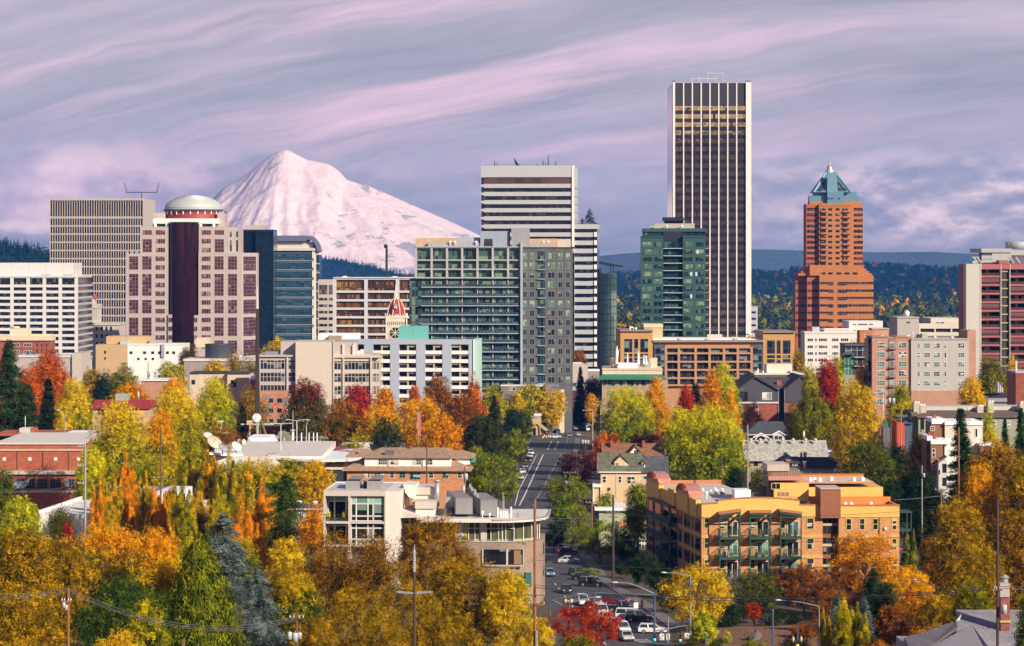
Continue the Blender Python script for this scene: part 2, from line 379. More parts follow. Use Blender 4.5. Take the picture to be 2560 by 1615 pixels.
ribbon('side_road',lambda Y:-24,lambda Y:3,468,478,road_mat('worn_concrete',(0.25,0.22,0.18),(0.36,0.31,0.25)),0.04,5)
SX=([380,450,520,600,700,850,1000,1150],[70,71,80,89,101,122,143,160])
ribbon('street',lambda Y:float(np.interp(Y,*SX))-4.5,lambda Y:float(np.interp(Y,*SX))+4.5,380,1150,ASPHALT,0.02)
ribbon('path',lambda Y:float(np.interp(Y,*SX))+4.5,lambda Y:float(np.interp(Y,*SX))+7,400,900,PAVE,0.14,kerb=0.12)
ribbon('parking_ground',lambda Y:-70,lambda Y:-34,705,745,ASPHALT,0.02);mk=MB()
def mark(pts,w=0.18,dash=None):
 """a painted line through (X,Y) points, optionally dashed (on, off)"""
 for(xa,ya),(xb,yb)in zip(pts[:-1],pts[1:]):
  L=math.hypot(xb-xa,yb-ya);segs=[(0,L)]if not dash else[(s,min(L,s+dash[0]))for s in np.arange(0,L,dash[0]+dash[1])]
  nx,ny=((yb-ya)/L*w/2,-(xb-xa)/L*w/2)
  for s,e in segs:
   p=[(xa+(xb-xa)*q/L,ya+(yb-ya)*q/L)for q in(s,e)]
   mk.add([(p[0][0]-nx,p[0][1]-ny,g(p[0][1])+0.045),(p[0][0]+nx,p[0][1]+ny,g(p[0][1])+0.045),(p[1][0]+nx,p[1][1]+ny,g(p[1][1])+0.045),(p[1][0]-nx,p[1][1]-ny,g(p[1][1])+0.045)],[(0,1,2,3)])
mark([(0.7,640),(1.8,703),(8.6,915)],0.24);mark([(1.8,640),(3.4,685),(10.9,918)],0.34);mark([(5.2,640),(6.5,672),(17.3,922)],0.26,(4.5,6.0))
mark([(13.0,957),(15.6,1035)],0.26);mark([(15.6,957),(18.4,1035)],0.26);mark([(19.5,957),(22.5,1060)],0.2,(3,5));mark([(5.5,926),(20.5,926)],0.35)
mark([(8.8,934),(10.5,950)],0.2,(1.2,1.5));mark([(6.5,930),(20.6,930)],0.2);mark([(8.5,1064),(25,1064)],0.5)
mark([(12,300),(13.2,345),(11,372),(7,440)],0.2,(3,4))
for k in range(6):
 mark([(9+k*1.6,408),(9.6+k*1.6,411)],0.5)
for k in range(4):
 mark([(17.2-k*0.3,355+k*1.0),(19.5-k*0.3,355+k*1.0)],0.3)
tag(mk.build('road_markings',PAINT),kind='structure')
def banks():
 """planted slope beside the junction, strewn with fallen leaves""";m,t,bs=_new('leaf_litter');geo=t.n('ShaderNodeNewGeometry').outputs['Position']
 n=t.noise(geo,2.2,5.0,0.7);c=t.ramp(n,[(0.35,lin(58,44,34)),(0.5,lin(122,88,60)),(0.6,lin(150,112,84)),(0.72,lin(70,80,36))])
 t.l(c,bs.inputs['Base Color']);bs.inputs['Roughness'].default_value=0.95;X,Y=np.meshgrid(np.linspace(23,62,40),np.linspace(335,376,34))
 e=np.clip((X-23)/10,0,1)*np.clip((62-X)/8,0,1)*np.clip((Y-335)/12,0,1)*np.clip((376-Y)/10,0,1)
 Z=np.interp(Y,GY,GZ)+0.03+e*(1.3+0.5*fbm(X/4,Y/4,4,2))*np.clip((X-18)/30,0.3,1);tag(grid_obj('leafy_bank_ground',X,Y,Z,m),kind='structure')
banks()
def ridge(name,crest,Y0,front,back,mat,foot=18.0,seed=1,amp=0.1):
 """a hill: its crest line through measured picture points at distance Y0, falling to its foot in front and behind"""
 px=np.array([c[0]for c in crest],float);py=np.array([c[1]for c in crest],float);xx=np.linspace(px[0],px[-1],150);cx=(xx-1280)/F*Y0
 cz=CZ-(np.interp(xx,px,py)-H0)/F*Y0;rows=np.linspace(-1,1,41);X=np.repeat(cx[None,:],41,0)
 Y=np.where(rows[:,None]<0,Y0+rows[:,None]*front,Y0+rows[:,None]*back)+0*X;prof=np.clip(1-np.abs(rows),0,1)[:,None];prof=prof**0.85
 n=fbm(X/420+seed,Y/420,5,seed)-0.5;h=cz[None,:]-foot;Z=foot-3+(h+3)*prof*(1+amp*2*n*(1-prof)*2.0)+10*n*prof*(1-prof)*4*amp*3
 tag(grid_obj(name,X,Y,Z,mat),kind='structure');return(X,Y,Z)
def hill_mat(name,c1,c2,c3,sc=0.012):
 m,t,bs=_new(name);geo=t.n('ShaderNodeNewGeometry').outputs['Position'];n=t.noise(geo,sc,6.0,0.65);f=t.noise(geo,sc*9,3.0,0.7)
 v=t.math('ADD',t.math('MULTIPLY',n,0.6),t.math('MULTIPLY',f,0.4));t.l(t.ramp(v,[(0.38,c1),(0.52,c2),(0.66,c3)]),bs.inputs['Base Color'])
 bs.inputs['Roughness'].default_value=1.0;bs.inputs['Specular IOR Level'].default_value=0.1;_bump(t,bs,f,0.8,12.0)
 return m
HM=hill_mat('forested_hill',(0.01,0.028,0.04),(0.022,0.048,0.058),(0.045,0.055,0.055))  # bluish base colour carries part of the distance haze
HM2=hill_mat('distant_hill',(0.085,0.12,0.15),(0.1,0.135,0.165),(0.115,0.145,0.17),0.004)  # paler blue base, again with distance haze put into the colour
r_left=ridge('hill',[(-260,600),(-80,606),(0,616),(45,622),(90,632),(125,642),(220,668),(330,700)],3600,700,900,HM,seed=2)
r_mid=ridge('hill',[(640,640),(790,646),(850,652),(900,662),(950,675),(1000,686),(1040,694),(1200,704),(1420,712)],6800,1500,1500,HM,seed=5)
r_right=ridge('hill',[(1380,712),(1470,700),(1540,690),(1600,686),(1880,682),(1930,688),(1990,676),(2060,668),(2160,664),(2240,668),(2330,673),(2420,676),(2520,682),(2700,690)],6200,1900,1500,HM,seed=8)
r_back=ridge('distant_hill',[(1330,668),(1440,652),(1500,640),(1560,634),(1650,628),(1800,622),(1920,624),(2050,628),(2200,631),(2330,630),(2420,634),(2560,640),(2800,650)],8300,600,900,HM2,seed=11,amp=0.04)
def snow_mountain():
 m,t,bs=_new('glacier_snow');geo=t.n('ShaderNodeNewGeometry');pos=geo.outputs['Position'];n=t.noise(pos,0.011,6.0,0.6,0.6)
 n2=t.noise(pos,0.056,5.0,0.6);nz=t.sep(geo.outputs['Normal'])[2];p=t.sep(pos)
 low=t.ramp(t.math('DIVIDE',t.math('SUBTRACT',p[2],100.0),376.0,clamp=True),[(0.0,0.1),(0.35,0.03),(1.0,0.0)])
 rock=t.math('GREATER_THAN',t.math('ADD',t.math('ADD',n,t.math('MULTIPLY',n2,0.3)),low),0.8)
 snow=t.ramp(n2,[(0.3,(0.8,0.62,0.63)),(0.7,(0.92,0.76,0.76))]);c=t.mix(t.math('MULTIPLY',rock,0.75),snow,(0.26,0.3,0.35))  # snow base colour carries the pink alpenglow tint
 t.l(c,bs.inputs['Base Color']);bs.inputs['Roughness'].default_value=0.8;_bump(t,bs,t.noise(pos,0.022,7.0,0.62),0.4,20.0);D,S=(8600.0,8600/16000.0)
 k=D/F
 pts=[(300,640),(380,600),(450,552),(500,520),(531,497),(560,470),(592,452),(620,432),(650,408),(680,387),(700,377),(712,374),(726,377),(745,388),(765,398),(785,402),(805,406),(822,410),(838,420),(852,432),(867,449),(900,459),(924,466),(975,488),(1027,511),(1080,534),(1133,557),(1192,585),(1260,618),(1340,650)]
 xx=np.linspace(300,1340,300);cz=CZ-(np.interp(xx,[p[0]for p in pts],[p[1]for p in pts])-H0)*k;cx=(xx-1280)*k;rows=np.linspace(-1,1,121)
 X=np.repeat(cx[None,:],121,0);Y=D+rows[:,None]*1900*S+0*X;prof=np.clip(1-np.abs(rows),0,1)[:,None];h=cz[None,:]-20
 ang=np.arctan2(X+1385*S,np.abs(Y-D)+250*S);rad=np.hypot(X+1385*S,Y-D);rid=fbm(ang*7.0,rad/(900*S),5,21,True)-0.5
 rg2=fbm(X/(210*S),Y/(260*S),5,31,True)-0.5;Z=20+h*prof**1.05+(rid*105+rg2*80)*S*prof*(1-prof)*2.0*np.clip(h/(500*S),0.1,1.2)
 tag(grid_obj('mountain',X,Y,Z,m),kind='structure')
snow_mountain();HAZE_TOP=475.0
def build_haze():
 b=MB().box(-6500,6500,-2600,9900,-2,HAZE_TOP);m=bpy.data.materials.new('haze');m.use_nodes=True;t=NT(m.node_tree)
 m.node_tree.nodes.remove(m.node_tree.nodes['Principled BSDF']);v=t.n('ShaderNodeVolumePrincipled');v.inputs['Color'].default_value=(0.04,0.3,1.0,1)
 v.inputs['Density'].default_value=5e-05;v.inputs['Anisotropy'].default_value=0.0
 t.l(v.outputs[0],m.node_tree.nodes['Material Output'].inputs['Volume']);o=b.build('haze',m);tag(o,kind='stuff')
build_haze();BARK=plain('bark',(0.085,0.065,0.05),0.95,0.35,3.0,streak=False)
LEAF={'gold':leafm('leaf_gold',[(0.36,0.17,0.008),(0.66,0.4,0.014),(0.74,0.5,0.025)],0.4),'golddeep':leafm('leaf_golddeep',[(0.24,0.14,0.008),(0.62,0.33,0.01),(0.74,0.46,0.014)],0.35,(0.76,0.43,0.014),0.6),'goldgreen':leafm('leaf_goldgreen',[(0.1,0.13,0.012),(0.42,0.34,0.015),(0.66,0.46,0.016)],0.3),'lime':leafm('leaf_lime',[(0.16,0.22,0.012),(0.46,0.47,0.02),(0.66,0.56,0.03)],0.35),'limegreen':leafm('leaf_limegreen',[(0.07,0.13,0.012),(0.24,0.29,0.016),(0.52,0.47,0.02)],0.3,(0.62,0.5,0.02),0.55),'orange':leafm('leaf_orange',[(0.46,0.13,0.008),(0.74,0.26,0.01),(0.76,0.36,0.012)],0.35),'orangegold':leafm('leaf_orangegold',[(0.34,0.2,0.01),(0.7,0.36,0.012),(0.72,0.24,0.012)],0.28,(0.8,0.36,0.015),0.62),'redorange':leafm('leaf_redorange',[(0.3,0.05,0.01),(0.62,0.1,0.014),(0.64,0.2,0.012)],0.35),'red':leafm('leaf_red',[(0.2,0.015,0.012),(0.46,0.035,0.025),(0.52,0.08,0.02)],0.4),'crimson':leafm('leaf_crimson',[(0.24,0.012,0.03),(0.5,0.03,0.055),(0.5,0.06,0.03)],0.45),'plum':leafm('leaf_plum',[(0.03,0.01,0.02),(0.07,0.014,0.035),(0.13,0.018,0.035)],0.45),'maroon':leafm('leaf_maroon',[(0.05,0.014,0.016),(0.14,0.022,0.025),(0.2,0.03,0.028)],0.45),'brown':leafm('leaf_brown',[(0.14,0.065,0.012),(0.3,0.135,0.014),(0.42,0.2,0.015)],0.4),'rust':leafm('leaf_rust',[(0.14,0.05,0.022),(0.3,0.085,0.022),(0.38,0.13,0.02)],0.4),'browngold':leafm('leaf_browngold',[(0.14,0.095,0.01),(0.34,0.19,0.01),(0.57,0.3,0.012)],0.4),'oliveg':leafm('leaf_oliveg',[(0.08,0.095,0.014),(0.2,0.19,0.016),(0.36,0.28,0.02)],0.35),'olive':leafm('leaf_olive',[(0.04,0.065,0.012),(0.1,0.12,0.018),(0.19,0.18,0.02)],0.4),'green':leafm('leaf_green',[(0.025,0.07,0.012),(0.07,0.13,0.016),(0.16,0.2,0.018)],0.4),'greengold':leafm('leaf_greengold',[(0.035,0.08,0.01),(0.12,0.17,0.014),(0.46,0.34,0.012)],0.3,(0.62,0.38,0.012),0.62),'streetgreen':leafm('leaf_streetgreen',[(0.07,0.12,0.014),(0.19,0.24,0.018),(0.33,0.34,0.02)],0.4),'redtop':leafm('leaf_redtop',[(0.03,0.06,0.014),(0.08,0.1,0.016),(0.22,0.13,0.016)],0.35,(0.26,0.03,0.03),0.66),'olivered':leafm('leaf_olivered',[(0.1,0.09,0.014),(0.32,0.17,0.014),(0.42,0.1,0.016)],0.35,(0.42,0.1,0.02),0.72),'dark':leafm('leaf_dark',[(0.01,0.026,0.014),(0.022,0.048,0.02),(0.045,0.07,0.022)],0.5),'conifer':leafm('leaf_conifer',[(0.012,0.036,0.012),(0.032,0.075,0.018),(0.075,0.12,0.022)],0.5),'pine':leafm('leaf_pine',[(0.018,0.032,0.014),(0.04,0.058,0.018),(0.085,0.09,0.022)],0.5),'arbor':leafm('leaf_arbor',[(0.045,0.075,0.008),(0.13,0.16,0.01),(0.26,0.25,0.014)],0.7),'cedar':leafm('leaf_cedar',[(0.02,0.055,0.012),(0.055,0.11,0.018),(0.11,0.16,0.024)],0.6),'blue':leafm('leaf_blue',[(0.075,0.11,0.11),(0.14,0.19,0.18),(0.24,0.29,0.25)],0.6),'poplar':leafm('leaf_poplar',[(0.2,0.17,0.01),(0.54,0.32,0.012),(0.74,0.36,0.012)],0.35),'poplarorange':leafm('leaf_poplarorange',[(0.4,0.2,0.012),(0.76,0.3,0.014),(0.78,0.24,0.014)],0.35),'poplargreen':leafm('leaf_poplargreen',[(0.12,0.13,0.01),(0.34,0.27,0.012),(0.6,0.38,0.012)],0.35),'goldlime':leafm('leaf_goldlime',[(0.12,0.17,0.012),(0.36,0.36,0.015),(0.62,0.46,0.016)],0.3,(0.76,0.5,0.016),0.58),'orangelime':leafm('leaf_orangelime',[(0.15,0.18,0.012),(0.5,0.36,0.014),(0.72,0.42,0.014)],0.28,(0.8,0.34,0.015),0.6),'firhaze':leafm('leaf_firhaze',[(0.008,0.022,0.034),(0.018,0.044,0.058),(0.034,0.066,0.072)],0.5),'tan':leafm('leaf_tan',[(0.16,0.11,0.05),(0.3,0.19,0.07),(0.36,0.24,0.05)],0.4)}  # hill fir foliage: blue distance haze mixed into its leaf colours
def quads(cen,nrm,size,rs,aspect=0.75,along=None):
 """one small leaf-cluster face per centre""";n=len(cen);nrm=nrm/(np.linalg.norm(nrm,axis=1,keepdims=True)+1e-09)
 ref=along if along is not None else rs.normal(size=(n,3));u=np.cross(nrm,ref);u/=np.linalg.norm(u,axis=1,keepdims=True)+1e-09;w=np.cross(nrm,u)
 s=(size*rs.uniform(0.6,1.35,n))[:,None];v=np.stack([cen+w*s,cen+u*s*aspect*0.6+nrm*s*0.12,cen-w*s,cen-u*s*aspect*0.6+nrm*s*0.12],1)
 return v.reshape(-1,3)
def leaf_mesh(name,v):
 n=len(v)//4;me=bpy.data.meshes.new(name);me.vertices.add(len(v));me.vertices.foreach_set('co',v.astype(np.float32).ravel());me.loops.add(4*n)
 me.loops.foreach_set('vertex_index',np.arange(4*n,dtype=np.int32));me.polygons.add(n)
 me.polygons.foreach_set('loop_start',np.arange(0,4*n,4,dtype=np.int32));me.polygons.foreach_set('loop_total',np.full(n,4,dtype=np.int32))
 me.materials.append(LEAF['green']);me.update(calc_edges=True)
 return me
def unit(rs,n):
 d=rs.normal(size=(n,3))
 return d/np.linalg.norm(d,axis=1,keepdims=True)
def crown_round(rs,n,leaf,aspect,cb=0.07,k=64,pointed=0.0,blob=(0.1,0.17),hollow=0.12):
 """broad crown built of many leaf clumps; height 1, width = aspect""";hh=(1-cb)/2;rx=aspect/2;cs,br=([],[])
 while len(cs)<k:
  d=unit(rs,1)[0]
  if d[2]<-0.92:
   continue
  f=rs.uniform(0.25,1.0)**0.45;b=rs.uniform(*blob);zz=d[2]*f;taper=1.0-pointed*max(0.0,zz)**1.2
  if zz<0:
   taper*=1-0.25*-zz
  c=np.array([d[0]*f*(rx-b*0.7)*taper,d[1]*f*(rx-b*0.7)*taper,cb+hh+zz*(hh-b*0.75)]);cs.append(c)
  br.append(b*(1.0 if pointed<0.3 else 1-0.4*max(0,zz)))
 cs,br=(np.array(cs),np.array(br));w=br**2;w/=w.sum();nt=max(60,n//9);idx=rs.choice(k,nt,p=w);d=unit(rs,nt);d[:,2]=d[:,2]*0.85+0.1
 r=br[idx]*np.clip(rs.normal(0.92,0.13,nt),0.1,1.25);tc=cs[idx]+d*r[:,None];tn=d*1.1+unit(rs,nt)*0.62+np.array([0,0,0.25]);j=rs.integers(0,nt,n)
 cen=tc[j]+rs.normal(size=(n,3))*leaf*1.15;nr=tn[j]+unit(rs,n)*0.4;m=int(n*hollow);cen[:m]=cs[rs.integers(0,k,m)]+rs.normal(size=(m,3))*0.035
 return(quads(cen,nr,leaf,rs),cs)
def crown_column(rs,n,leaf,aspect,strands=44):
 """upright poplar: many soft steep plumes of different heights""";cs,vs=([],[]);per=n//strands
 for i in range(strands):
  a=rs.uniform(0,2*math.pi);f=math.sqrt(rs.uniform(0,1));bx,by=(f*aspect*0.4*math.cos(a),f*aspect*0.4*math.sin(a));z0=rs.uniform(0.0,0.62)
  top=min(1.0,z0+rs.uniform(0.22,0.45))if i else 1.0;top=min(top,1.0-0.3*f**2-rs.uniform(0,0.1))if i else 1.0
  if top<z0+0.12:
   z0=top-0.2
  t=rs.uniform(0,1,per)**0.85;wd=aspect*rs.uniform(0.11,0.2)*np.sin(np.clip(t*0.86+0.12,0,1)*math.pi)**0.6;d=unit(rs,per)
  cen=np.stack([bx+d[:,0]*wd,by+d[:,1]*wd,z0+(top-z0)*t+rs.normal(0,0.012,per)],1)
  vs.append(quads(cen,d*1.2+unit(rs,per)*0.6+np.array([0,0,0.3]),leaf,rs,0.75));cs.append((bx*0.8,by*0.8,z0+(top-z0)*0.6))
 return(np.concatenate(vs),np.array(cs))
def crown_conifer(rs,n,leaf,aspect,tiers=40,droop=0.3,power=0.72,gap=0.0,base=0.05):
 """tiers of drooping boughs on a straight stem""";vs=[];cs=[];nb=tiers*9
 t=np.clip(np.repeat(np.linspace(base,0.985,tiers),9)+rs.normal(0,0.016,nb),0.02,0.99);ang=rs.uniform(0,2*math.pi,nb)
 L=aspect*0.64*np.clip(1-t,0.01,1)**power*rs.uniform(0.68,1.1,nb)
 if gap:
  L*=np.where(rs.uniform(0,1,nb)<gap,0.5,1.0)
 w=L+0.02;w/=w.sum();idx=rs.choice(nb,n,p=w);q=rs.uniform(0,1,n)**0.6;dx,dy=(np.cos(ang[idx]),np.sin(ang[idx]));r=L[idx]*q
 spread=0.2*L[idx]*(1.15-q)+0.008
 cen=np.stack([dx*r+rs.normal(0,1,n)*spread,dy*r+rs.normal(0,1,n)*spread,t[idx]+0.35*r*0.3-droop*r*q+rs.normal(0,0.006,n)],1)
 out=np.stack([dx,dy,np.full(n,-droop)],1);nr=np.stack([dx*0.4,dy*0.4,np.full(n,0.9)],1)+unit(rs,n)*0.6
 return(quads(cen,nr,leaf,rs,0.62,np.cross(out,unit(rs,n))),np.zeros((0,3)))
def crown_weeping(rs,n,leaf,aspect,strands=170):
 vs=[];per=n//strands;cs=[]
 for i in range(strands):
  d=unit(rs,1)[0];d[2]=abs(d[2])*0.9+0.02;f=rs.uniform(0.45,1.0);top=np.array([d[0]*aspect*0.46*f,d[1]*aspect*0.46*f,0.5+d[2]*0.46*f])
  ln=rs.uniform(0.14,0.38);t=rs.uniform(0,1,per)
  cen=np.stack([top[0]*(1+0.15*t)+rs.normal(0,0.016,per),top[1]*(1+0.15*t)+rs.normal(0,0.016,per),top[2]-ln*t+0.04*(1-(2*t-1)**2)],1)
  vs.append(quads(cen,np.array([d[0],d[1],0.3])+unit(rs,per)*0.8,leaf,rs,0.6,np.tile([1.0,0,0],(per,1))+unit(rs,per)*0.5))
  if i%12==0:
   cs.append(top)
 return(np.concatenate(vs),np.array(cs))
def crown_arbor(rs,n,leaf,aspect):
 """dense clipped-looking cone of upright sprays""";t=1-np.sqrt(rs.uniform(0,1,n));a=rs.uniform(0,2*math.pi,n)
 bump=0.5+0.5*np.sin(a*9+t*26)*np.sin(a*4-t*15+2);r=aspect/2*(1-t)**0.72*(0.8+0.2*bump)*np.clip(rs.normal(0.92,0.15,n),0.3,1.18)
 cen=np.stack([np.cos(a)*r,np.sin(a)*r,t*0.97+0.02],1);nr=np.stack([np.cos(a),np.sin(a),np.full(n,0.35)],1)+unit(rs,n)*0.55
 return(quads(cen,nr,leaf,rs,0.5,np.tile([0,0,1.0],(n,1))+unit(rs,n)*0.4)[...],np.zeros((0,3)))
def crown_sparse(rs,n,leaf,aspect):
 """half-bare crown: leaves gathered on twig ends, twigs left showing""";cs=[]
 while len(cs)<90:
  d=unit(rs,1)[0]
  if d[2]<-0.35:
   continue
  f=rs.uniform(0.35,1.0);cs.append((d[0]*aspect*0.47*f,d[1]*aspect*0.47*f,0.52+d[2]*0.46*f))
 cs=np.array(cs);idx=rs.integers(0,len(cs),n);cen=cs[idx]+rs.normal(size=(n,3))*0.042;return(quads(cen,unit(rs,n)+np.array([0,0,0.4]),leaf,rs),cs)
def trunk_mesh(name,rs,tips,aspect,r=0.018,top=0.62,twigs=0,limbs=14):
 b=MB();lean=rs.normal(0,0.012,2);pts=[(0,0,-0.04),(lean[0],lean[1],top*0.5),(lean[0]*2,lean[1]*2,top)];b.tube(pts,r,7,0,r*0.45)
 if len(tips):
  sel=rs.choice(len(tips),min(limbs,len(tips)),replace=False)
  for i in sel:
   tip=Vector(tips[i]);z=min(top*0.95,max(0.14,tip.z-abs(tip.x)*0.9-abs(tip.y)*0.9-0.06));s=Vector((lean[0]*z*2/top,lean[1]*z*2/top,z))
   mid=s.lerp(tip,0.5)+Vector((rs.normal(0,0.015),rs.normal(0,0.015),0.02));b.tube([s,mid,tip],r*0.5,5,0,r*0.12)
   for q in range(twigs):
    base=mid.lerp(tip,rs.uniform(0,1));tw=base+Vector(rs.normal(0,0.07,3))+Vector((0,0,0.07))
    b.tube([base,base.lerp(tw,0.5),tw],r*0.13,3,0,r*0.05)
 return b.mesh(name,BARK)
PROTO={}
def proto(kind,asp,lod,seed):
 """a crown and trunk of one kind, proportion, fineness and seed; each made once and shared""";key=(kind,asp,lod,seed)
 if key in PROTO:
  return PROTO[key]
 rs=np.random.default_rng(hash((kind,asp,lod,seed))%99991 if False else sum(map(ord,kind))*131+int(asp*100)*17+lod*7+seed*1013)
 n=(1000,3800,11500,26000,54000)[lod];leaf=(0.044,0.028,0.0166,0.0112,0.0078)[lod]*(0.5+0.5*min(1.3,asp)**0.5)
 tips,rad,top,tw,limbs=(np.zeros((0,3)),0.017,0.62,0,12)
 if kind=='round':
  v,tips=crown_round(rs,n,leaf,asp,k=(30,60,110,190,300)[lod],blob=((0.12,0.18),(0.09,0.15),(0.065,0.115),(0.05,0.095),(0.038,0.078))[lod])
 elif kind=='spire':
  v,tips=crown_round(rs,n,leaf,asp,k=(28,56,100,160,220)[lod],pointed=0.72,blob=((0.11,0.16),(0.08,0.13),(0.06,0.1),(0.05,0.085),(0.04,0.07))[lod])
 elif kind=='bush':
  v,tips=crown_round(rs,n,leaf*1.15,asp,cb=-0.15,k=(20,36,54,80,90)[lod],blob=(0.12,0.2));top=0.4;rad=0.02
 elif kind=='column':
  v,tips=crown_column(rs,n,leaf*1.1,asp);top=0.85;rad=0.012
 elif kind=='conifer':
  v,tips=crown_conifer(rs,n,leaf*1.25,asp);top=0.97;rad=0.013
 elif kind=='spread':
  v,tips=crown_conifer(rs,n,leaf*1.2,asp,tiers=26,droop=0.42,power=0.5,gap=0.45);top=0.95;rad=0.014
 elif kind=='weeping':
  v,tips=crown_weeping(rs,n,leaf*1.0,asp);tw=2
 elif kind=='arbor':
  v,tips=crown_arbor(rs,n,leaf*1.35,asp);top=0.9
 elif kind=='sparse':
  v,tips=crown_sparse(rs,int(n*0.62),leaf*1.05,asp);tw=5;limbs=40;rad=0.014
 cm=leaf_mesh(kind+'_crown',v);tm=trunk_mesh(kind+'_trunk',rs,tips,asp,rad,top,tw,limbs);PROTO[key]=(cm,tm)
 return PROTO[key]
ASP=[0.22,0.34,0.5,0.68,0.9,1.2,1.6];trng=random.Random(5);NTREE=[0]
def tree(kind,leafk,view,cx,top,width,Y,label,name=None,group=None,base=None,foot=None):
 """a tree standing on the ground at distance Y; cx, top and width read off the photo. foot = height of its base when it stands on something"""
 ox,oy,s=VIEWS[view];px,py=pxy(view,cx,top);pw=width/s;X=wx(px,Y);zb=g(Y)if foot is None else foot;ztop=wz(py,Y);H=max(1.0,ztop-zb);W=pw/F*Y;hp=H/Y*F
 asp=min(ASP,key=lambda a:abs(math.log(a/(W/H))));vis=max(pw,min(hp,260));lod=0 if vis<45 else 1 if vis<85 else 2 if vis<150 else 3 if vis<235 else 4
 if kind in('conifer','arbor','column')and lod<4 and(vis>60):
  lod+=1
 NTREE[0]+=1;cm,tm=proto(kind,asp,lod,NTREE[0]%3 if lod<4 else 0)
 if name is None:
  name={'conifer':'conifer_tree','spread':'cedar_tree','arbor':'arborvitae_tree','column':'poplar_tree','bush':'shrub','weeping':'weeping_tree','sparse':'thinning_tree'}.get(kind,'autumn_tree' if leafk not in('green','olive','dark','streetgreen')else 'green_tree')
 root=empty(name,(X,Y,zb),trng.uniform(0,6.28));sx=W/asp;root.scale=(sx,sx,H);tag(root,label,'shrub' if kind=='bush' else 'tree',group)
 c=link(bpy.data.objects.new('crown',cm),root);c.material_slots[0].link='OBJECT';c.material_slots[0].material=LEAF[leafk]
 link(bpy.data.objects.new('trunk',tm),root)
 return root
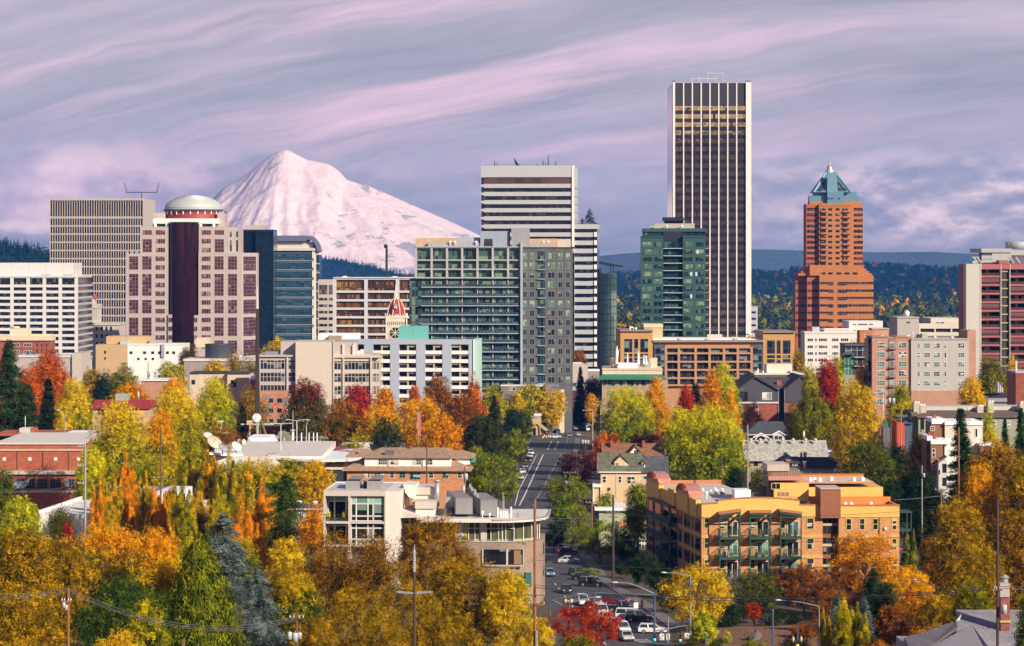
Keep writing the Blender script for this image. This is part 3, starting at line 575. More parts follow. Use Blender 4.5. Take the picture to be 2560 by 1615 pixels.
TREES=[('conifer','conifer','S',22,850,170,690,'tallest dark green conifer, towering over the flat roof of the brick school'),('conifer','conifer','S',70,960,130,670,'broad green conifer tucked between the tallest conifer and the narrow one'),('conifer','dark','S',121,948,80,655,'narrow pointed dark conifer beside the round yellow-green tree'),('round','redorange','S',72,906,66,800,'small bright orange tree wedged behind the tallest dark conifer'),('round','redorange','S',125,868,118,850,'large red-orange tree below the beige blank wall'),('round','goldlime','S',188,938,98,690,'round yellow-green tree beside the narrow dark conifer'),('round','gold','S',157,995,46,640,'small golden tree under the round yellow-green one, by a lamp post'),('round','browngold','S',228,913,62,930,'brownish tree right under the old stone office block'),('round','dark','S',258,920,60,850,'very dark green tree between the brownish tree and the weeping one'),('weeping','oliveg','S',312,880,92,900,'olive weeping tree in front of the long white building'),('column','tan','S',372,905,16,930,'thin nearly bare poplar beside the olive weeping tree'),('round','goldgreen','S',425,893,98,960,'round ochre tree below the dark roof tank'),('round','gold','S',474,857,60,1120,'golden tree standing against the long white building and the roof tank'),('round','gold','S',535,893,100,880,'golden yellow tree rising behind the cream flat-roofed house'),('round','orange','S',327,947,140,760,'wide orange dome of a tree behind the red-roofed house'),('round','orangegold','S',436,936,88,800,'rusty orange tree beside the little brick house with a white roof'),('sparse','tan','S',622,900,60,940,'half bare tan tree under the beige office block'),('round','gold','S',700,835,112,1230,'low golden tree in front of the blue glass courthouse'),('round','tan','S',838,838,30,1180,'small pale tree top between the white plant room and the teal box'),('sparse','browngold','S',585,880,44,1000,'thin half bare tree left standing by the base of the dark mast'),('round','limegreen','S',540,935,105,760,'tall green tree with a yellow top beside the cream flat-roofed house'),('round','goldgreen','S',520,990,70,700,'yellow-green tree at the foot of the tall yellow-topped one'),('sparse','browngold','S',630,962,90,800,'half bare brown tree in front of the mural painted brick building'),('conifer','pine','S',606,1014,62,720,'dark pine standing just behind the lattice mast legs'),('bush','rust','S',560,1052,120,690,'low russet shrub behind the largest satellite dish'),('round','redtop','S',768,938,140,770,'big green maple turning dark red at its crown'),('round','olivered','S',858,985,105,745,'olive and orange tree beside the big red-topped maple'),('round','crimson','S',897,945,85,800,'crimson pink tree against the beige office block'),('spire','orange','S',962,950,80,800,'pointed orange tree beside the crimson pink one'),('round','orangelime','S',945,1005,140,740,'broad golden orange tree between the pine and the crimson tree'),('round','pine','S',966,1038,104,665,'rounded dark pine behind the long white roof'),('round','orangegold','S',1042,980,150,750,'wide gold and orange tree directly under the grey balcony slab'),('round','orange','S',1108,1026,110,690,'bright orange tree just above the tan hip roof'),('bush','goldgreen','S',885,1086,60,690,'low yellow shrub at the end of the broadcaster car park'),('round','rust','S',1096,930,95,850,'tall brownish orange tree before the grey balcony slab'),('spire','redorange','S',1036,955,44,880,'slim red-orange tree in front of the grey slab balconies'),('spire','green','S',1145,905,68,905,'tall green tree rising between two orange ones before the slab'),('spire','redorange','S',1186,927,52,880,'slim flame red tree by the corner of the teal end wall'),('round','rust','S',1152,972,110,820,'rusty orange tree below the tall green one'),('round','goldgreen','S',1233,957,82,1100,'golden clipped tree under the glass condominium, beside its twin row'),('round','goldgreen','S',1328,952,92,1112,'dense golden tree right at the foot of the dark grey condominium wing'),('round','gold','S',1380,962,84,1110,'golden tree overhanging the tan corner shop'),('round','gold','S',1293,978,46,1104,'small bright golden tree between the two clipped ones'),('conifer','pine','S',1236,988,76,850,'tall dark pine between the rusty tree and the golden row'),('round','pine','S',1204,1028,110,720,'big dark pine with a rounded head above the olive street trees'),('round','dark','S',1286,1010,46,900,'dark green tree beside the roofs of the corner shop'),('round','olive','S',1310,1018,50,960,'thin grey-green tree beside the tan corner shop'),('round','streetgreen','S',1288,1066,74,800,'olive street tree at the parked cars, upper end'),('round','streetgreen','S',1238,1122,150,610,'large olive green tree at the end wall of the tan hip roofed house'),('round','streetgreen','S',1190,1112,80,640,'olive green tree touching the tan hip roof'),('round','streetgreen','S',1418,1182,128,600,'green street tree behind the pole with three grey transformers'),('round','streetgreen','S',1432,1256,100,540,'green street tree below the three transformers, nearer the bend'),('round','streetgreen','S',1500,1296,195,480,'biggest green street tree, in front of the sage green house'),('round','dark','S',1384,1300,60,500,'dark green street tree beside the curved corner of the loft building'),('round','plum','S',1442,1120,120,700,'dark purple plum tree overhanging the street'),('round','redorange','S',1516,1074,84,740,'flame orange tree behind the brown roofed house'),('round','plum','S',1622,1074,130,750,'purple plum tree between the flame orange and the big green tree'),('round','maroon','S',1484,932,52,1160,'dark maroon tree at the far end of the street'),('conifer','dark','S',1451,917,40,1185,'dark pointed conifer at the far end of the street'),('round','orangegold','S',1478,978,32,1130,'small orange tree by the far street lamps'),('round','dark','S',1448,1004,36,1150,'small dark green tree before the low red brick block'),('round','rust','S',1449,868,42,1350,'rusty tree at the foot of the striped white tower'),('round','limegreen','S',1565,955,165,770,'large yellow-green tree in front of the green eaved apartment house'),('spire','orangegold','S',1640,930,84,800,'golden orange pointed tree rising over the large yellow-green one'),('spire','red','S',1716,945,66,820,'pointed red tree in front of the brown framed apartments'),('spire','green','S',1738,948,44,840,'green pointed tree behind the red one'),('spire','limegreen','S',1806,895,104,830,'tall yellow-green spire in front of the brown framed apartments'),('spire','orange','S',1778,912,62,822,'orange pointed tree in front of the tall yellow-green spire'),('spire','orangegold','S',1825,962,60,800,'orange brown tree low on the side of the tall yellow-green spire'),('round','limegreen','S',1778,998,205,600,'biggest green-yellow tree, standing alone above the yellow apartment roof'),('round','limegreen','S',1700,1012,100,680,'yellow-green tree between the plum tree and the biggest green-yellow tree'),('round','dark','S',1838,1160,54,540,'dark bush-like tree beside the narrow orange building'),('bush','olive','S',1750,1172,120,530,'olive shrubbery behind the yellow apartment roof'),('round','olive','S',1896,1163,66,510,'olive shrub-like tree beside the brown ribbed stair tower'),('round','streetgreen','S',1510,1225,62,520,'small green tree beside the cream house porch'),('round','streetgreen','S',1594,1193,72,500,'green tree in front of the cream house windows'),('round','olivered','S',1890,1030,60,880,'small orange and green tree against the red brick wall'),('weeping','oliveg','S',2025,940,130,720,'olive weeping birch beside the dark shingled brick building'),('round','gold','S',2142,944,150,650,'largest golden tree, above the silver shingled roof'),('spire','orangegold','S',2152,897,56,850,'orange tree against the glassy corner of the pink apartments'),('round','red','S',2068,886,68,900,'bright red tree before the white office block'),('round','lime','S',2095,880,36,930,'small lime yellow tree beside the bright red one'),('round','goldgreen','S',2024,903,44,880,'yellow-green tree between the orange apartments and the red tree'),('round','browngold','S',1996,868,34,1100,'brownish tree beside the end of the brown framed apartments'),('round','maroon','S',2014,1044,92,742,'dark red tree above the silver shingled roof'),('round','goldgreen','S',2250,954,82,760,'golden tree at the corner of the pink apartments'),('round','golddeep','S',2430,934,84,760,'golden tree before the grey apartments end'),('round','oliveg','S',2478,886,92,880,'dull olive tree at the foot of the red balcony tower'),('spire','golddeep','S',2532,882,50,860,'tall golden tree beside the dark brick block'),('round','olive','S',2176,1082,160,540,'dark olive rounded tree behind the yellow apartments'),('round','browngold','S',2296,1072,56,570,'thin ochre tree beside the brown modern row house'),('conifer','conifer','S',2402,1022,92,500,'tall green cedar in front of the white modern row house'),('spire','lime','S',2472,1012,48,590,'light green slim tree against the grey-green townhouse'),('conifer','conifer','S',2512,1048,44,585,'small pointed conifer against the grey-green townhouse wall'),('conifer','conifer','S',2552,1020,56,590,'conifer cut by the picture edge beside the townhouse roof'),('bush','gold','S',2478,1072,40,560,'bright yellow shrub behind the tall green cedar'),('round','gold','S',2350,1068,26,575,'small yellow tree on the terrace between the row houses'),('round','dark','S',2222,1195,100,500,'dark green tree behind the corner of the yellow apartments'),('round','dark','S',2305,1165,110,480,'dark green tree mass below the brown row house'),('arbor','arbor','S',2266,1302,30,452,'slim green arborvitae touching the green side balconies'),('arbor','arbor','S',2284,1318,28,448,'second slim arborvitae, nearer the parked van'),('bush','olive','S',2330,1300,60,470,'grey-green roadside shrub above the white roofed van'),('round','brown','S',2490,1088,210,410,'huge russet oak crown below the white row house'),('round','orangegold','S',2452,1140,90,395,'orange patch of a maple in front of the huge russet oak'),('round','browngold','S',2575,1130,150,390,'ochre oak cut off by the picture edge'),('round','browngold','S',2395,1235,160,380,'ochre brown tree beside the T-shaped pole'),('round','brown','S',2540,1260,190,350,'brown oak behind the thick pole with wires'),('round','browngold','S',2440,1345,190,340,'ochre tree behind the arched dark street lamp'),('round','olivered','S',2345,1330,120,400,'rust and olive tree below the white roofed van'),('round','green','S',2580,1460,90,245,'green branches cut by the edge beside the brick chimney'),('round','goldlime','S',300,990,175,545,'largest golden maple behind the orange poplars'),('round','orangelime','S',402,1018,96,550,'orange-topped maple beside the thin wooden pole'),('round','goldlime','S',440,960,150,640,'olive and gold tree above the row of poplars'),('round','limegreen','S',228,1108,92,500,'green-yellow tree beside the brick school wall'),('round','goldgreen','S',380,1130,110,520,'yellow-green tree lower behind the thin wooden pole'),('round','goldgreen','S',478,1005,76,735,'gold-flecked tree next to the big satellite dish'),('column','poplarorange','S',320,1123,58,468,'tall orange poplar in front of the largest golden maple'),('column','poplar','S',266,1178,40,462,'shorter orange poplar beside the grey steel pole'),('column','poplar','S',362,1178,46,460,'gold poplar beside the tall orange one'),('column','poplarorange','S',406,1235,46,455,'low orange poplar in front of the white low building'),('column','poplargreen','S',475,1092,84,505,'wide olive poplar, first of the tall row'),('column','poplar','S',525,1108,70,500,'gold-olive poplar, second of the tall row'),('column','poplargreen','S',575,1112,80,495,'olive poplar in the middle of the tall row'),('column','poplar','S',620,1150,66,480,'orange-gold poplar near the end of the tall row'),('column','poplarorange','S',655,1195,64,460,'bright orange poplar at the end of the tall row'),('column','poplarorange','S',600,1240,70,440,'bright orange low poplar in front of the tall row'),('column','poplarorange','S',640,1310,60,420,'lowest orange poplar above the blue cedar'),('column','poplar','S',500,1200,70,455,'gold low poplar before the wide olive one'),('column','poplargreen','S',548,1210,66,450,'olive low poplar before the middle of the row'),('round','greengold','S',655,1130,130,540,'green tree with golden tips under the white roof'),('round','goldgreen','S',725,1140,110,545,'yellow-green tree under the white roof edge'),('round','golddeep','S',788,1138,110,520,'golden tree at the corner of the dark porch'),('spread','cedar','S',715,1185,165,450,'green layered cedar reaching toward the loft building'),('sparse','orange','S',782,1255,76,440,'thin orange tree at the white wall of the loft building'),('round','gold','S',716,1332,104,395,'yellow tree below the layered cedar'),('round','lime','S',50,1232,125,425,'lime yellow tree beside the low white building'),('sparse','olive','S',152,1258,84,415,'thin olive tree in front of the low white building'),('round','crimson','S',168,1300,36,395,'small crimson shrub-like tree among the ochre trees'),('round','olive','S',10,1160,60,480,'dark green tree against the brick school windows'),('round','orangelime','S',262,1292,240,340,'big fiery maple, brightest in the near gardens'),('round','orangelime','S',395,1310,180,330,'gold and orange maple leaning to the blue cedar'),('round','browngold','S',55,1305,210,330,'broad ochre tree at the picture edge'),('round','browngold','S',160,1330,150,335,'ochre tree behind the near pole with cables'),('round','green','S',320,1432,290,288,'dark green maple, lowest of the big near maples'),('round','goldgreen','S',475,1340,120,300,'golden green maple overlapping the arborvitae'),('round','browngold','S',60,1455,230,280,'ochre tree with visible grey stems at the picture corner'),('round','golddeep','S',300,1566,170,255,'gold shrub-like crown along the lower picture border'),('round','browngold','S',60,1580,190,250,'ochre crown cut by the lower corner'),('arbor','arbor','S',500,1325,330,290,'giant yellow-green arborvitae, a smooth cone'),('spread','blue','S',560,1282,190,345,'tall blue cedar behind the giant arborvitae'),('spread','blue','S',645,1420,170,320,'drooping blue cedar beside the giant arborvitae'),('round','greengold','S',745,1425,150,325,'green and gold tree beside the drooping blue cedar'),('sparse','brown','S',815,1330,190,345,'half bare brown tree below the loft balconies'),('sparse','brown','S',935,1335,170,342,'half bare brown tree with dark forked stems'),('round','brown','S',1088,1276,215,365,'russet tree rising in front of the loft windows'),('round','browngold','S',1165,1375,215,335,'ochre tree under the curved brick wall of the lofts'),('round','browngold','S',1010,1440,200,325,'ochre tree behind the pole with a stacked insulator'),('round','browngold','S',890,1462,210,315,'broad ochre crown beside the pole with grey transformers'),('sparse','browngold','S',980,1535,200,290,'thin ochre crown at the lower border, near the stacked insulator'),('round','browngold','S',790,1530,160,292,'small ochre crown behind the transformer pole'),('round','browngold','S',1120,1520,220,290,'wide ochre crown at the lower border beside the thick brown pole'),('round','gold','S',1258,1410,125,330,'gold tree just behind the thick brown pole'),('weeping','goldgreen','S',1296,1408,66,350,'feathery gold willow beside the curved loft corner'),('round','gold','S',1330,1530,120,315,'gold tree at the lower border between pole and red tree'),('round','red','S',1462,1500,205,338,'deep red tree beside the queue of white cars'),('bush','oliveg','S',1440,1580,150,322,'brown-green shrub in front of the deep red tree'),('round','gold','S',1745,1406,205,366,'bright golden maple in front of the yellow apartments'),('spire','lime','S',1758,1520,80,345,'young light green tree by the tall lamp post'),('round','dark','S',1612,1380,105,428,'dark green tree against the shaded balcony side of the apartments'),('round','dark','S',1660,1410,90,412,'dark evergreen behind the bright golden maple'),('round','dark','S',1565,1402,66,446,'dark green tree between the street trees and the apartments'),('round','dark','S',1680,1470,100,392,'dark green shrub-like tree above the white wagon'),('round','olive','S',1892,1426,150,388,'dark olive tree before the green balconies'),('round','dark','S',1860,1485,130,378,'shaded evergreen above the little red tree'),('sparse','red','S',1886,1505,50,372,'little red tree on the leafy bank'),('round','rust','S',2010,1408,160,390,'rust brown tree in front of the apartment windows'),('round','rust','S',2070,1465,130,380,'rust brown tree behind the poplars of the bank'),('sparse','orange','S',2160,1328,195,400,'airy orange tree in front of the pale yellow corner'),('round','orangegold','S',2268,1412,150,375,'orange tree behind the arched dark street lamp'),('round','rust','S',2250,1500,140,340,'rust tree above the grey shingled roof'),('conifer','dark','S',2182,1420,125,350,'dark blue-green fir between the poplars and the orange tree'),('conifer','blue','S',2092,1486,80,335,'pale blue spruce behind the poplars'),('conifer','blue','S',2160,1492,80,332,'second pale blue spruce, against the dark fir'),('column','poplargreen','S',2112,1470,66,318,'tallest olive poplar on the bank'),('column','poplar','S',2064,1520,40,316,'gold poplar at the edge of the leafy bank'),('column','poplargreen','S',2152,1508,56,312,'olive poplar in front of the blue spruce'),('bush','rust','S',2188,1588,70,310,'russet shrub beside the poplars'),('sparse','orange','S',2320,1560,90,268,'thin orange tree in front of the grey shingled roof'),('bush','olive','S',1760,1586,120,350,'low green shrub at the foot of the lamp post'),('round','olive','S',1905,818,28,1500,'small olive tree top between the dark tower and the brown apartments'),('round','goldgreen','S',1838,836,40,1450,'small golden tree top on the skyline terrace below the dark tower'),('bush','goldgreen','S',2140,842,26,1000,'yellow shrub beside the orange brick stair tower'),('round','golddeep','S',420,1385,150,296,'golden maple crown above the giant arborvitae shoulder'),('round','goldgreen','S',370,1490,120,272,'gold-green crown low before the green maple'),('column','poplargreen','S',462,1195,62,450,'olive poplar beside the last gold one at the low white building'),('bush','dark','S',1990,1580,90,340,'low dark hedge behind the amber signal'),('bush','oliveg','S',1880,1596,90,338,'low brownish shrub on the leafy bank'),('bush','rust','S',2012,1548,70,352,'dry pink-brown shrub beside the gold poplar'),('bush','limegreen','S',1815,1578,36,352,'small yellow-green shrub near the boulder'),('round','goldgreen','S',600,1142,100,585,'yellow-green tree along the front of the white studio roof'),('column','poplarorange','S',243,1185,44,458,'orange poplar nearest the grey steel pole'),('column','poplar','S',292,1170,46,464,'gold poplar just before the tall orange one'),('column','poplargreen','S',342,1160,50,470,'olive poplar between the tall orange one and the thin wooden pole'),('column','poplarorange','S',384,1200,48,456,'slim orange poplar at the foot of the thin wooden pole'),('column','poplar','S',432,1190,60,458,'gold poplar at the end of the low white building'),('round','dark','S',2245,1105,90,600,'dark tree hiding the foot of the orange-red wall'),('round','olive','S',2275,1180,80,540,'olive tree on the steep street, below the ochre one'),('round','dark','S',2120,1180,110,520,'dark tree between the navy roof and the rounded olive tree'),('round','dark','S',2340,1215,70,455,'dark tree beneath the white bay window'),('round','rust','S',2110,1418,120,385,'rust tree under the airy orange one'),('bush','dark','S',1800,1500,120,372,'dark evergreen hedge behind the golden maple'),('bush','dark','S',1950,1520,130,370,'dark evergreen hedge along the top of the leafy bank'),('bush','rust','S',2060,1530,90,362,'rust coloured shrub along the top of the leafy bank'),('round','olive','S',2215,1450,90,372,'olive tree between the airy orange tree and the dark fir'),('round','browngold','S',2350,1470,150,330,'ochre tree above the shingled roof ridge'),('round','oliveg','S',2430,1440,140,318,'olive ochre tree beside the brick chimney'),('bush','streetgreen','S',1470,1420,80,452,'low green shrub between street tree trunks'),('round','dark','S',1345,1390,50,470,'dark tree in the shade of the curved loft corner'),('round','green','S',1560,1330,80,470,'green street tree in front of the sage green wall'),('round','green','S',1400,1240,70,560,'green tree at the bend, before the dark green one'),('round','golddeep','S',690,1235,90,470,'golden tree between the orange poplars and the layered cedar'),('round','greengold','S',600,1330,110,380,'green and gold tree behind the tall blue cedar'),('round','browngold','S',690,1400,120,360,'ochre tree behind the drooping blue cedar')]
for t in TREES:
 k,lf,vw,cx,top,w,Y,lab=t;tree(k,lf,vw,cx,top,w,Y,lab)
def forest(name,spots,mats,sizes,seed,kinds=None):
 rs=np.random.default_rng(seed);V,MI=([],[])
 for x,y,z in spots:
  h=rs.uniform(*sizes);con=rs.uniform()<(0.62 if kinds is None else kinds)
  if con:
   n=26;t=rs.uniform(0,1,n);a=rs.uniform(0,6.28,n);r=(1-t)*h*0.17*rs.uniform(0.5,1.1,n)
   cen=np.stack([x+np.cos(a)*r,y+np.sin(a)*r,z+h*(0.05+0.95*t)],1);sz=h*0.1*(1.15-t);mi=0 if rs.uniform()<0.75 else 1
  else:
   n=34;d=unit(rs,n);h*=0.72;cen=np.array([x,y,z+h*0.55])+d*np.array([h*0.42,h*0.42,h*0.45])*rs.uniform(0.75,1.05,(n,1))
   a=np.arctan2(d[:,1],d[:,0]);sz=np.full(n,h*0.19);mi=int(rs.choice([1,2,3,4,5],p=[0.42,0.3,0.16,0.07,0.05]))
  d2=np.stack([np.cos(a),np.sin(a),np.full(n,0.7)],1)+unit(rs,n)*0.5;V.append(quads(cen,d2,sz,rs,1.2));MI.append(np.full(n,mi))
 me=leaf_mesh(name,np.concatenate(V));me.materials.clear()
 for m in mats:
  me.materials.append(LEAF[m])
 me.polygons.foreach_set('material_index',np.concatenate(MI).astype(np.int32))
 return tag(link(bpy.data.objects.new(name,me)),kind='stuff')
FM=['firhaze','dark','firhaze','olive','oliveg','rust']
def hill_spots(XYZ,n,seed,face=True,crest=0.35):
 X,Y,Z=XYZ;rs=np.random.default_rng(seed);out=[];r,c=X.shape
 for _ in range(n):
  j=rs.uniform(0,c-1.01);i=rs.uniform(17.5,20.4)if rs.uniform()<crest else rs.uniform(3,20);i0,j0=(int(i),int(j));fi,fj=(i-i0,j-j0)
  def bl(A):
   return(A[i0,j0]*(1-fi)+A[i0+1,j0]*fi)*(1-fj)+(A[i0,j0+1]*(1-fi)+A[i0+1,j0+1]*fi)*fj
  out.append((bl(X),bl(Y),bl(Z)-1))
 return out
forest('conifer_forest',hill_spots(r_left,2600,3),FM,(11,20),3,1.0);forest('conifer_forest',hill_spots(r_mid,3200,4,crest=0.3),FM,(9,19),4,1.0)
forest('hill_forest',hill_spots(r_right,7500,6,crest=0.25),['firhaze','firhaze','dark','olive','rust','oliveg'],(9,19),6,0.8)
rs=np.random.default_rng(12);sp=[]
for _ in range(5200):
 Y=rs.uniform(1900,4700)if rs.uniform()<0.8 else rs.uniform(4700,5600);px=rs.uniform(-100,2660);sp.append((wx(px,Y),Y,g(Y)))
forest('valley_woodland',sp,['firhaze','pine','olive','oliveg','goldgreen','orangegold'],(13,24),14,0.4);WCACHE={}
class Bld:
 """a building whose front stands at distance Y; measured picture coordinates (in the named view) turn into metres on its front"""
 def __init__(s,name,label,view,x0,Y,rot=0.0,cat='building',group=None,base=None):
  s.v,s.Y,s.r=(view,Y,R(rot));s.k=Y/F;px,_=pxy(view,x0,0);s.ox=wx(px,Y);s.zb=g(Y)if base is None else base
  s.root=tag(empty(name,(s.ox,Y,s.zb),s.r),label,cat,group)
 def X(s,vx,d=0.0):
  px,_=pxy(s.v,vx,0);u=(px-1280.0)/F;c,n=(math.cos(s.r),math.sin(s.r));return(u*(s.Y+d*c)-s.ox+d*n)/(c-u*n)
 def Z(s,vy,d=0.0):
  _,py=pxy(s.v,0,vy)
  return wz(py,s.Y+d)-s.zb
 def box(s,part,x0,y0,x1,y1,d0,d1,mat,parent=None,ground=False):
  d=d0 if d0>2.0 else 0.0;z0=-1.0 if ground else s.Z(y1,d)
  if d and(not ground)and(part.split('_')[0]in('plant','lift','roof','rooftop','penthouse','crown','upper','stair','louvre','attic','pale','white','fence','chimney','skylight')):
   z0-=1.0
  return MB().box(s.X(x0,d),s.X(x1,d),d0,d1,z0,s.Z(y0,d)).build(part,mat,parent or s.root)
 def win(s,x0,y0,x1,y1,fm,gm,fw=0.09,nv=1,nh=0,d=-0.05,name='window',parent=None,sill=None,sub=True):
  """a framed window on the front wall; its glass is a sub-part""";X0,X1,Z0,Z1=(s.X(x0),s.X(x1),s.Z(y1),s.Z(y0))
  return s.winm(X0,X1,Z0,Z1,d,fm,gm,fw,nv,nh,name,parent,sill,sub)
 def winm(s,X0,X1,Z0,Z1,d,fm,gm,fw=0.09,nv=1,nh=0,name='window',parent=None,sill=None,sub=True,rz=0.0):
  w,h=(round(X1-X0,1),round(Z1-Z0,1));key=(w,h,fm.name,gm.name,fw,nv,nh,sill.name if sill else None)
  if key not in WCACHE:
   b=MB();b.box(0,w,-0.03,0.05,0,fw);b.box(0,w,-0.03,0.05,h-fw,h);b.box(0,fw,-0.03,0.05,fw,h-fw);b.box(w-fw,w,-0.03,0.05,fw,h-fw)
   for i in range(1,nv+1):
    xx=fw+(w-2*fw)*i/(nv+1);b.box(xx-fw*0.35,xx+fw*0.35,-0.022,0.045,fw,h-fw)
   for i in range(1,nh+1):
    zz=fw+(h-2*fw)*i/(nh+1);b.box(fw,w-fw,-0.016,0.04,zz-fw*0.35,zz+fw*0.35)
   if sill:
    b.box(-0.12,w+0.12,-0.16,0.04,-0.16,-0.003,1)
   WCACHE[key]=(b.mesh('window',[fm,sill]if sill else[fm]),MB().box(fw,w-fw,0.0,0.035,fw,h-fw).mesh('pane',gm))
  fme,gme=WCACHE[key];o=link(bpy.data.objects.new(name,fme),parent or s.root);o.location=(X0,d,Z0);o.rotation_euler=(0,0,rz)
  link(bpy.data.objects.new('pane',gme),o)
  return o
 def wins(s,xs,ys,fm,gm,**kw):
  for y0,y1 in ys:
   for x0,x1 in xs:
    s.win(x0,y0,x1,y1,fm,gm,**kw)
 def grid(s,x0,y0,x1,y1,cols,rows,mx,my,rec,fm,gms,per='cell',front=0.0,mull=0,mm=None,part='facade_frame',gname='window',seed=1,slab=None):
  """recessed glazing behind a frame: cols and rows are edge positions (or counts), mx and my the frame bar widths in metres"""
  if isinstance(cols,int):
   cols=list(np.linspace(x0,x1,cols+1))
  if isinstance(rows,int):
   rows=list(np.linspace(y0,y1,rows+1))
  cx=[s.X(c)for c in cols];rz=[s.Z(r)for r in rows];rs=random.Random(seed)
  if not isinstance(gms,(list,tuple)):
   gms=[gms]
  b=MB();ztop,zbot=(rz[0],rz[-1])
  for c in cx:
   b.box(c-mx/2,c+mx/2,front,front+rec,zbot-my/2,ztop+my/2)
  for r in rz:
   for c0,c1 in zip(cx[:-1],cx[1:]):
    b.box(c0+mx/2,c1-mx/2,front+0.004,front+rec,r-my/2,r+my/2)
  b.build(part,fm,s.root);y0g,y1g=(front+rec-0.12,front+rec-0.02)
  for r0,r1 in zip(rz[:-1],rz[1:]):
   if per=='row':
    q=MB().box(cx[0]+mx/2,cx[-1]-mx/2,y0g,y1g,r1+my/2,r0-my/2);o=q.build(gname,gms[rs.randrange(len(gms))],s.root)
   else:
    for c0,c1 in zip(cx[:-1],cx[1:]):
     o=MB().box(c0+mx/2,c1-mx/2,y0g,y1g,r1+my/2,r0-my/2).build(gname,gms[rs.randrange(len(gms))],s.root)
     if mull:
      q=MB()
      for i in range(1,mull+1):
       xx=c0+mx/2+(c1-c0-mx)*i/(mull+1);q.box(xx-0.05,xx+0.05,y0g-0.06,y0g-0.002,r1+my/2,r0-my/2)
      q.build('mullion',mm or fm,o)
 def cyl(s,part,x,y0,y1,rad,d,mat,n=16,r1=None,parent=None):
  e=d if d>2 else 0.0
  return MB().cyl((s.X(x,e),d,s.Z(y1,e)),(s.X(x,e),d,s.Z(y0,e)),rad,r1,n).build(part,mat,parent or s.root,smooth=n>10)
 def rail(s,x0,x1,ztop,h,d,mat,step=1.2,parent=None,name='railing'):
  b=MB();b.box(x0,x1,d-0.03,d+0.03,ztop-0.06,ztop);b.box(x0,x1,d-0.02,d+0.02,ztop-h*0.55,ztop-h*0.55+0.04);n=max(2,int((x1-x0)/step))
  for i in range(n+1):
   xx=x0+(x1-x0)*i/n;b.box(xx-0.03,xx+0.03,d-0.025,d+0.025,ztop-h,ztop-0.06)
  return b.build(name,mat,parent or s.root)
def C(*a):
 return lin(*a)
WHITE=plain('white_paint',(0.8,0.79,0.77),0.6,0.08);OFFWHITE=plain('off_white_wall',(0.66,0.63,0.58),0.7,0.12)
CREAM=plain('cream_wall',(0.66,0.55,0.4),0.75,0.12);TAN=plain('tan_wall',(0.52,0.36,0.2),0.8,0.14)
BEIGE=plain('beige_concrete',(0.5,0.44,0.39),0.85,0.12);CONC=plain('grey_concrete',(0.42,0.39,0.36),0.85,0.15)
GREYP=plain('grey_plant',(0.36,0.37,0.39),0.6,0.12);BLUEGREY=plain('blue_grey_paint',(0.36,0.41,0.5),0.7,0.08)
STEEL=plain('galvanised_steel',(0.42,0.43,0.44),0.45,0.15,metal=0.3);DARKM=plain('dark_metal',(0.035,0.037,0.042),0.5,0.2)
BLACKM=plain('black_metal',(0.012,0.012,0.014),0.5,0.2);GREENM=plain('green_steel',(0.02,0.075,0.062),0.5,0.2)
WINWHITE=plain('white_window_frame',(0.72,0.72,0.7),0.5,0.05);WINDARK=plain('dark_window_frame',(0.03,0.032,0.036),0.5,0.1)
GDARK=glass('glass_dark',(0.022,0.026,0.035),(1.3,2.4),(0.22,0.21,0.19),0.25)
GBLUE=glass('glass_blue',(0.03,0.045,0.075),(1.6,3.0),(0.14,0.16,0.2),0.3)
GHOUSE=glass('glass_house',(0.03,0.034,0.042),(0.9,1.1),(0.5,0.49,0.45),0.45);GTEAL=glass('glass_teal',(0.05,0.15,0.15),(1.2,2.6),(0.25,0.36,0.3),0.4)
GREENBLIND=glass('glass_green_blind',(0.1,0.2,0.14),(0.8,2.6),(0.3,0.42,0.26),0.6)
ROOFW=plain('white_membrane',(0.86,0.86,0.87),0.7,0.08,0.15,streak=False);ROOFG=plain('grey_gravel_roof',(0.3,0.29,0.28),0.9,0.2,0.3,streak=False)
def roof_things(b,items):
 """small plant on a roof: (view x, y0, y1, half width m, depth m, kind)"""
 for x,y0,y1,hw,d,kind,mat in items:
  X,z0,z1=(b.X(x,d),b.Z(y1,d)-(0.6 if d>2 else 0),b.Z(y0,d))
  if kind=='vent':
   MB().lathe([(hw*0.5,z0),(hw*0.5,z0+(z1-z0)*0.55),(hw,z0+(z1-z0)*0.6),(hw,z1-0.05),(hw*0.3,z1)],12,(X,d)).build('roof_vent',mat,b.root,True)
  elif kind=='unit':
   q=MB().box(X-hw,X+hw,d,d+1.6*hw,z0,z1);q.box(X-hw*0.8,X+hw*0.8,d-0.04,d-0.002,z0+(z1-z0)*0.2,z0+(z1-z0)*0.8,1)
   q.build('rooftop_unit',[mat,DARKM],b.root)
  elif kind=='mast':
   MB().cyl((X,d,z0),(X,d,z1),hw,hw*0.5,6).build('antenna',mat,b.root)
  elif kind=='dish':
   make_dish_part(b,X,d,z0,z1,hw,mat)
def dish_mb(rad,depth=0.22,n=20):
 """an open bowl facing -y with its centre at the origin""";b=MB();prof=[(rad*q,rad*depth*(q*q-1))for q in(0.0,0.25,0.5,0.75,1.0)];vs,fs=([],[])
 for r,h in prof:
  for k in range(n):
   a=2*math.pi*k/n;vs.append((r*math.cos(a),-h*1.0-rad*depth,r*math.sin(a)))
 vs=[(x,-(y+rad*depth)*-1*-1,z)for x,y,z in vs]
 for i in range(4):
  for k in range(n):
   fs.append((i*n+k,i*n+(k+1)%n,(i+1)*n+(k+1)%n,(i+1)*n+k))
 off=len(vs);b.add(vs,fs);b.add([(x,y+rad*0.03,z)for x,y,z in vs],[tuple(reversed(f))for f in fs])
 return b
